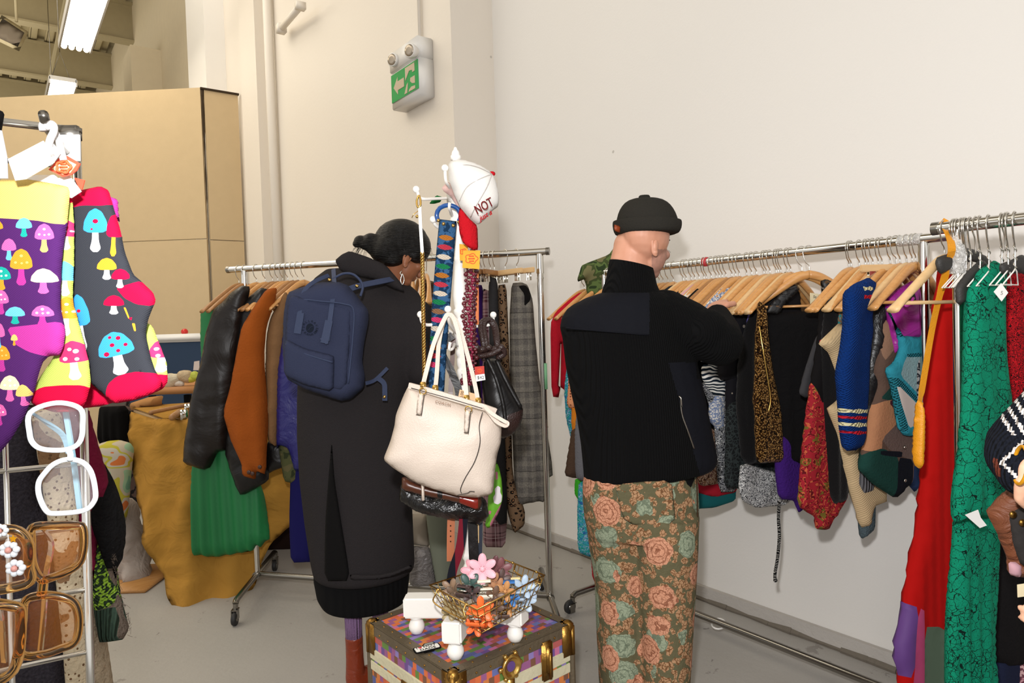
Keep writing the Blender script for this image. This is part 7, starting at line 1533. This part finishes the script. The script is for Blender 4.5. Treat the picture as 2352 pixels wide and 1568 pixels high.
for a in ((178, 826, 64, 90, 2, 3, 3, -.1, [(-.28, -.05, .09), (.1, -.22, .1), (.12, -.02, .08), (-.1, -.28, .08)]), (158, 540, 40, 70, 2, 3, 3, 0, DOT), (156, 640, 40, 80, 4, 3), (160, 726, 50, 90, 5, 3, 3, 0, DOT)): pb += mush(*a)
sock([(152, 450), (166, 450), (170, 520), (170, 600), (166, 690), (186, 760), (204, 830), (209, 880), (196, 928), (170, 946), (124, 947), (76, 930), (69, 915), (90, 868), (122, 822), (144, 765), (138, 690), (140, 600), (148, 520)], .715, [slm, srd, mat('sock_rose', '#d8386c', .9, k=.7), swh, slb, sor], 'lime green sock with rose spotted mushrooms and crimson toe, left one', pb)
pc = [([(150, 455), (170, 440), (184, 430), (230, 420), (262, 430), (262, 470), (240, 475), (200, 474), (165, 480)], 1), ([(257, 880), (275, 864), (300, 856), (321, 852), (360, 856), (390, 880), (340, 930), (262, 935), (245, 915)], 1), ([(275, 662), (298, 655), (326, 645), (365, 680), (352, 703), (321, 699), (294, 685)], 1)]
red4 = [(-.28, -.02, .08), (-.08, -.2, .07), (.12, -.33, .07), (.28, -.15, .06), (.05, -.05, .06), (-.1, -.38, .05)]
for a in ((277, 810, 84, 100, 2, 4, 1, -.22, red4), (228, 530, 56, 100, 2, 4, 1, .0, [(-.0, -.2, .12), (-.15, -.02, .05)]), (268, 540, 30, 100, 1, 3), (254, 618, 46, 50, 3, 4), (284, 640, 40, 44, 1, 4), (270, 700, 48, 44, 1, 4), (192, 740, 50, 130, 2, 4, 1, -.1, [(.0, -.2, .1)])): pc += mush(*a)
pc += [([(292, 706), (297, 706), (306, 730), (303, 732)], 3), ([(303, 730), (312, 728), (310, 736)], 1), ([(311, 742), (318, 742), (320, 760), (316, 760)], 3)]
sock([(165, 449), (184, 437), (230, 427), (250, 437), (260, 475), (276, 525), (287, 580), (306, 630), (326, 647), (352, 672), (358, 690), (348, 714), (341, 732), (334, 766), (346, 820), (357, 852), (372, 872), (368, 892), (350, 905), (310, 919), (262, 927), (248, 914), (232, 900), (208, 880), (205, 830), (185, 760), (165, 700), (162, 600), (166, 500)], .735, [sch, srd, sbl, sor, swh], 'charcoal sock with big blue and red mushrooms and a red toe', pc)
pd = [([(352, 862), (372, 858), (392, 862), (390, 880), (372, 895), (356, 905)], 1)] + mush(374, 816, 50, 76, 2, 3, 3, 0, [(-.2, -.2, .1), (-.12, 0, .1)])
sock([(200, 500), (230, 500), (250, 560), (270, 640), (326, 735), (350, 748), (368, 795), (382, 830), (386, 876), (374, 893), (354, 902), (330, 880), (325, 760), (290, 640), (255, 520)], .752, [slm, srd, MC[('sock_rose', '#d8386c')], swh], 'lime green sock behind the charcoal one, showing at its right', pd)
sock([(170, 470), (252, 470), (290, 700), (300, 900), (268, 922), (235, 932), (205, 936), (150, 940), (130, 900), (160, 700)], .757, [srd], 'crimson sock hidden behind the charcoal one, only its toe showing', [])
sock([(240, 446), (254, 452), (270, 458), (271, 485), (276, 512), (262, 500), (245, 480)], .768, [smg], 'magenta sock cuff behind the charcoal sock', [])
# sunglasses
def glasses(lab, rims, d, m_fr, m_lens, r, temples, bridge, extra=None, yaw=.1):
    t = thing('sunglasses', P(rims[1][0][0], rims[1][0][1], d), lab, 'sunglasses')
    for rim_ in rims:
        cx = sum(p[0] for p in rim_)/len(rim_); cy = sum(p[1] for p in rim_)/len(rim_)
        pts = spline([P(x, y, d+(x-cx)*.00012) for x, y in rim_], 5, True); MB().tube(pts, r, 12, closed=True).build('lens_rim', m_fr, t)
        fr = FC(cx, cy, d); puff('lens', rim_, fr, m_lens, .0012, parent=t)
    MB().tube(spline([P(x, y, d-.002) for x, y in bridge], 4), r*1.1, 10).build('bridge', m_fr, t)
    for tp in temples:
        s_ = MB(); strip(s_, spline([P(*q) for q in tp], 5), .0052, .0026, -FH); s_.build('temple', m_fr if not extra else extra, t, False)
    return t
m_wf = mat('white_frame', '#e8eef4', .25, coat=.5); m_pb = mat('pale_blue_frame', '#9cc8dc', .3, coat=.4)
m_ls = mat('clear_lens', '#e8e4e8', .03, alpha=.06); m_am = mat('amber_lens', '#b8702c', .03, alpha=.17); m_af = mat('amber_frame', '#ffc878', .06, trans=1.0, ior=1.2, coat=.8)
glasses('white framed sunglasses with pale blue temples hanging upright on the wire grid', [[(70, 947), (68, 994), (77, 1019), (102, 1032), (153, 1032), (183, 1015), (190, 977), (184, 938), (130, 925)], [(102, 1087), (89, 1108), (90, 1138), (106, 1172), (128, 1179), (192, 1172), (216, 1151), (219, 1126), (209, 1083), (187, 1060), (153, 1055), (123, 1066)]], .70, m_wf, m_ls, .0026,
    [[(150, 940, .74), (160, 1000, .75), (172, 1080, .76), (183, 1168, .77)], [(76, 950, .71), (110, 972, .74), (145, 1000, .76), (158, 1040, .77)]], [(158, 1034), (162, 1044), (160, 1056)], m_pb)
glasses('oversized square sunglasses in clear amber, hanging upright low on the grid', [[(74, 1212), (72, 1242), (74, 1291), (89, 1324), (109, 1329), (173, 1301), (190, 1267), (190, 1215), (173, 1207), (111, 1206)], [(59, 1378), (52, 1427), (48, 1500), (99, 1502), (139, 1489), (173, 1472), (181, 1427), (173, 1390), (149, 1373), (104, 1366)]], .69, m_af, m_am, .0042,
    [[(100, 1215, .70), (118, 1250, .74), (106, 1320, .76), (100, 1420, .78), (92, 1500, .78)]], [(100, 1330), (98, 1348), (96, 1366)])
glasses('amber sunglasses cut by the left edge, with white flower ornaments', [[(-70, 1240), (20, 1215), (62, 1240), (66, 1300), (60, 1340), (-70, 1350)], [(-60, 1400), (30, 1392), (48, 1420), (30, 1540), (-60, 1560)]], .66, m_af, m_am, .005,
    [[(-20, 1330, .68), (0, 1400, .72), (10, 1520, .74)]], [(-20, 1350), (-22, 1375), (-24, 1398)])
for k, (x, y, r) in enumerate(((22, 1262, .0065), (36, 1304, .0065), (2, 1218, .005))):
    c = P(x, y, .648); t = thing('flower_ornament', c, ('white flower ornament on the amber glasses, upper of the two whole ones', 'white flower ornament on the amber glasses, lower of the two whole ones', 'white flower ornament cut by the left edge')[k], 'ornament')
    for j in range(7): a = 2*pi*j/7; MB().sphere(c+RH*r*math.cos(a)+UP*r*.8*math.sin(a), r*.5, 8).build('petal', m_wf, t)
    MB().sphere(c-FH*.002, r*.45, 8).build('flower_centre', mat('ornament_rose', '#d89a90', .4), t)
st_ = MB()
pl = [];
for j in range(10): a = pi/2+2*pi*j/10; rr = 10 if j % 2 == 0 else 5; pl.append((30+rr*math.cos(a), 1237-rr*math.sin(a)))
tag(puff('star_ornament', pl, FC(30, 1237, .645), mat('star_yellow', '#f0b81c', .3), .002, smooth=0), 'small yellow star ornament above the white flowers at left', 'ornament')
# ---------------------------------------------------------------- coats behind the grid
rl = thing('clothes_rack', G(-.85, 1.14), 'chrome rack behind the wire grid, hidden by the socks, carrying sweaters and coats', 'clothes rack')
MB().tube([G(-.66, 1.17)+UP*1.29, G(-1.6, 1.10)+UP*1.29], .014, 12).build('top_rail', m_chromed, rl)
for cx in (-1.58,): MB().tube([G(cx, 1.10)+UP*.02, G(cx, 1.10)+UP*1.29], .014, 12).build('post', m_chromed, rl)
MB().tube([G(-1.0, 1.14)+UP*.02, G(-1.0, 1.14)+UP*1.29], .014, 12).build('post', m_chromed, rl); MB().tube([G(-1.6, 1.1)+UP*.03, G(-.9, 1.15)+UP*.03], .014, 12).build('base_rail', m_chromed, rl)
def gL(name, outl, d, m, lab, cat, th=.03, **kw): return tag(puff(name, outl, FC(outl[0][0], 1200, d), m, th, **kw), lab, cat)
m_fur = mat('grey_brown_fuzz', '#6a5e54', .95, bump=('noise', 130, 1.0), var=.4)
gL('wool_coat', [(-90, 925), (70, 925), (95, 1010), (100, 1100), (112, 1300), (150, 1500), (168, 1650), (-90, 1650)], 1.10, mat('dark_tweed', '#2c2a30', .95, pat=lambda t: t.mix(t.noise(260, 2), '#1c1a20', '#4a464e'), bump=('noise', 200, .6)), 'dark grey tweed coat behind the wire grid', 'coat', .04, fold=(.015, .08, 0))
gL('knit_cardigan', [(78, 935), (130, 940), (150, 1040), (168, 1150), (185, 1300), (205, 1500), (208, 1650), (165, 1650), (150, 1450), (128, 1250), (104, 1100)], 1.08, mat('cream_brown_knit', '#a89478', .95, pat=lambda t: t.mix(t.mth('MULTIPLY', t.lt(t.vor(120, rand=.7), .25), 1.0), t.mix(t.gt(t.noise(9, 3), .58), '#c4b498', '#8a6a4c'), '#6a5038'), bump=('noise', 120, .6)), 'cream and brown textured knit cardigan behind the wire grid', 'cardigan', .03)
gL('burgundy_coat', [(120, 930), (196, 932), (214, 1000), (232, 1060), (246, 1110), (225, 1180), (216, 1330), (206, 1330), (190, 1220), (160, 1060)], 1.13, mat('burgundy_wool', '#6c1430', .9, bump=('noise', 160, .4)), 'burgundy coat between the cream cardigan and the black jacket', 'coat', .03)
bj = gL('black_furry_jacket', [(202, 1040), (226, 1062), (250, 1104), (270, 1160), (280, 1215), (279, 1256), (270, 1300), (266, 1332), (256, 1300), (236, 1240), (214, 1180)], 1.15, mat('black_mohair', '#0e0d0e', .9, bump=('noise', 120, 1.0)), 'black fuzzy jacket sleeve right of the grid post', 'jacket', .035)
gL('patterned_sweater', [(206, 1160), (226, 1200), (248, 1256), (262, 1310), (270, 1370), (284, 1430), (290, 1446), (284, 1468), (262, 1472), (238, 1474), (226, 1410), (214, 1320), (208, 1240)], 1.16, [m_fur, mat('lime_houndstooth', '#6a8c2c', .95, pat=lambda t: t.mix(t.gt(t.noise(190, 0), .5), '#30402c', '#96c040'), bump=('knit', 900, .8)), mat('dark_green_rib', '#3a4c40', .95, bump=('rib', 900, 1.0))], 'sweater sleeve in lime and green houndstooth with a dark green rib cuff', 'sweater', .03,
   patches=[([(200, 1200), (232, 1222), (254, 1290), (268, 1350), (271, 1382), (218, 1388), (200, 1300)], 1), ([(214, 1389), (271, 1383), (281, 1420), (284, 1476), (234, 1480), (216, 1430)], 2)])
fz = MB()
for i in range(80):
    t_ = random.random(); x = 212+t_*70+random.uniform(-4, 4); y = 1160+t_*300+random.uniform(-10, 10); s0 = P(x+14, y, 1.135); fz.tube([s0, s0+RH*random.uniform(.002, .008)+UP*random.uniform(-.004, .006), s0+RH*random.uniform(.003, .010)+UP*random.uniform(-.008, .006)], .0003, 3)
o = fz.build('fuzz', m_fur, bj); o['kind'] = 'stuff'
gL('cream_fleece', [(196, 1290), (212, 1330), (228, 1420), (240, 1500), (252, 1580), (256, 1650), (196, 1650)], 1.17, mat('cream_boucle', '#a8977f', .95, bump=('noise', 110, 1.0), var=.2), 'cream boucle cardigan edge lowest right of the grid post', 'cardigan', .03)

_t = Vector((g0.x, g0.y, GZ)); gp.matrix_basis = Matrix.Translation(_t) @ Matrix.Rotation(.024, 4, FH) @ Matrix.Translation(-_t) @ gp.matrix_basis
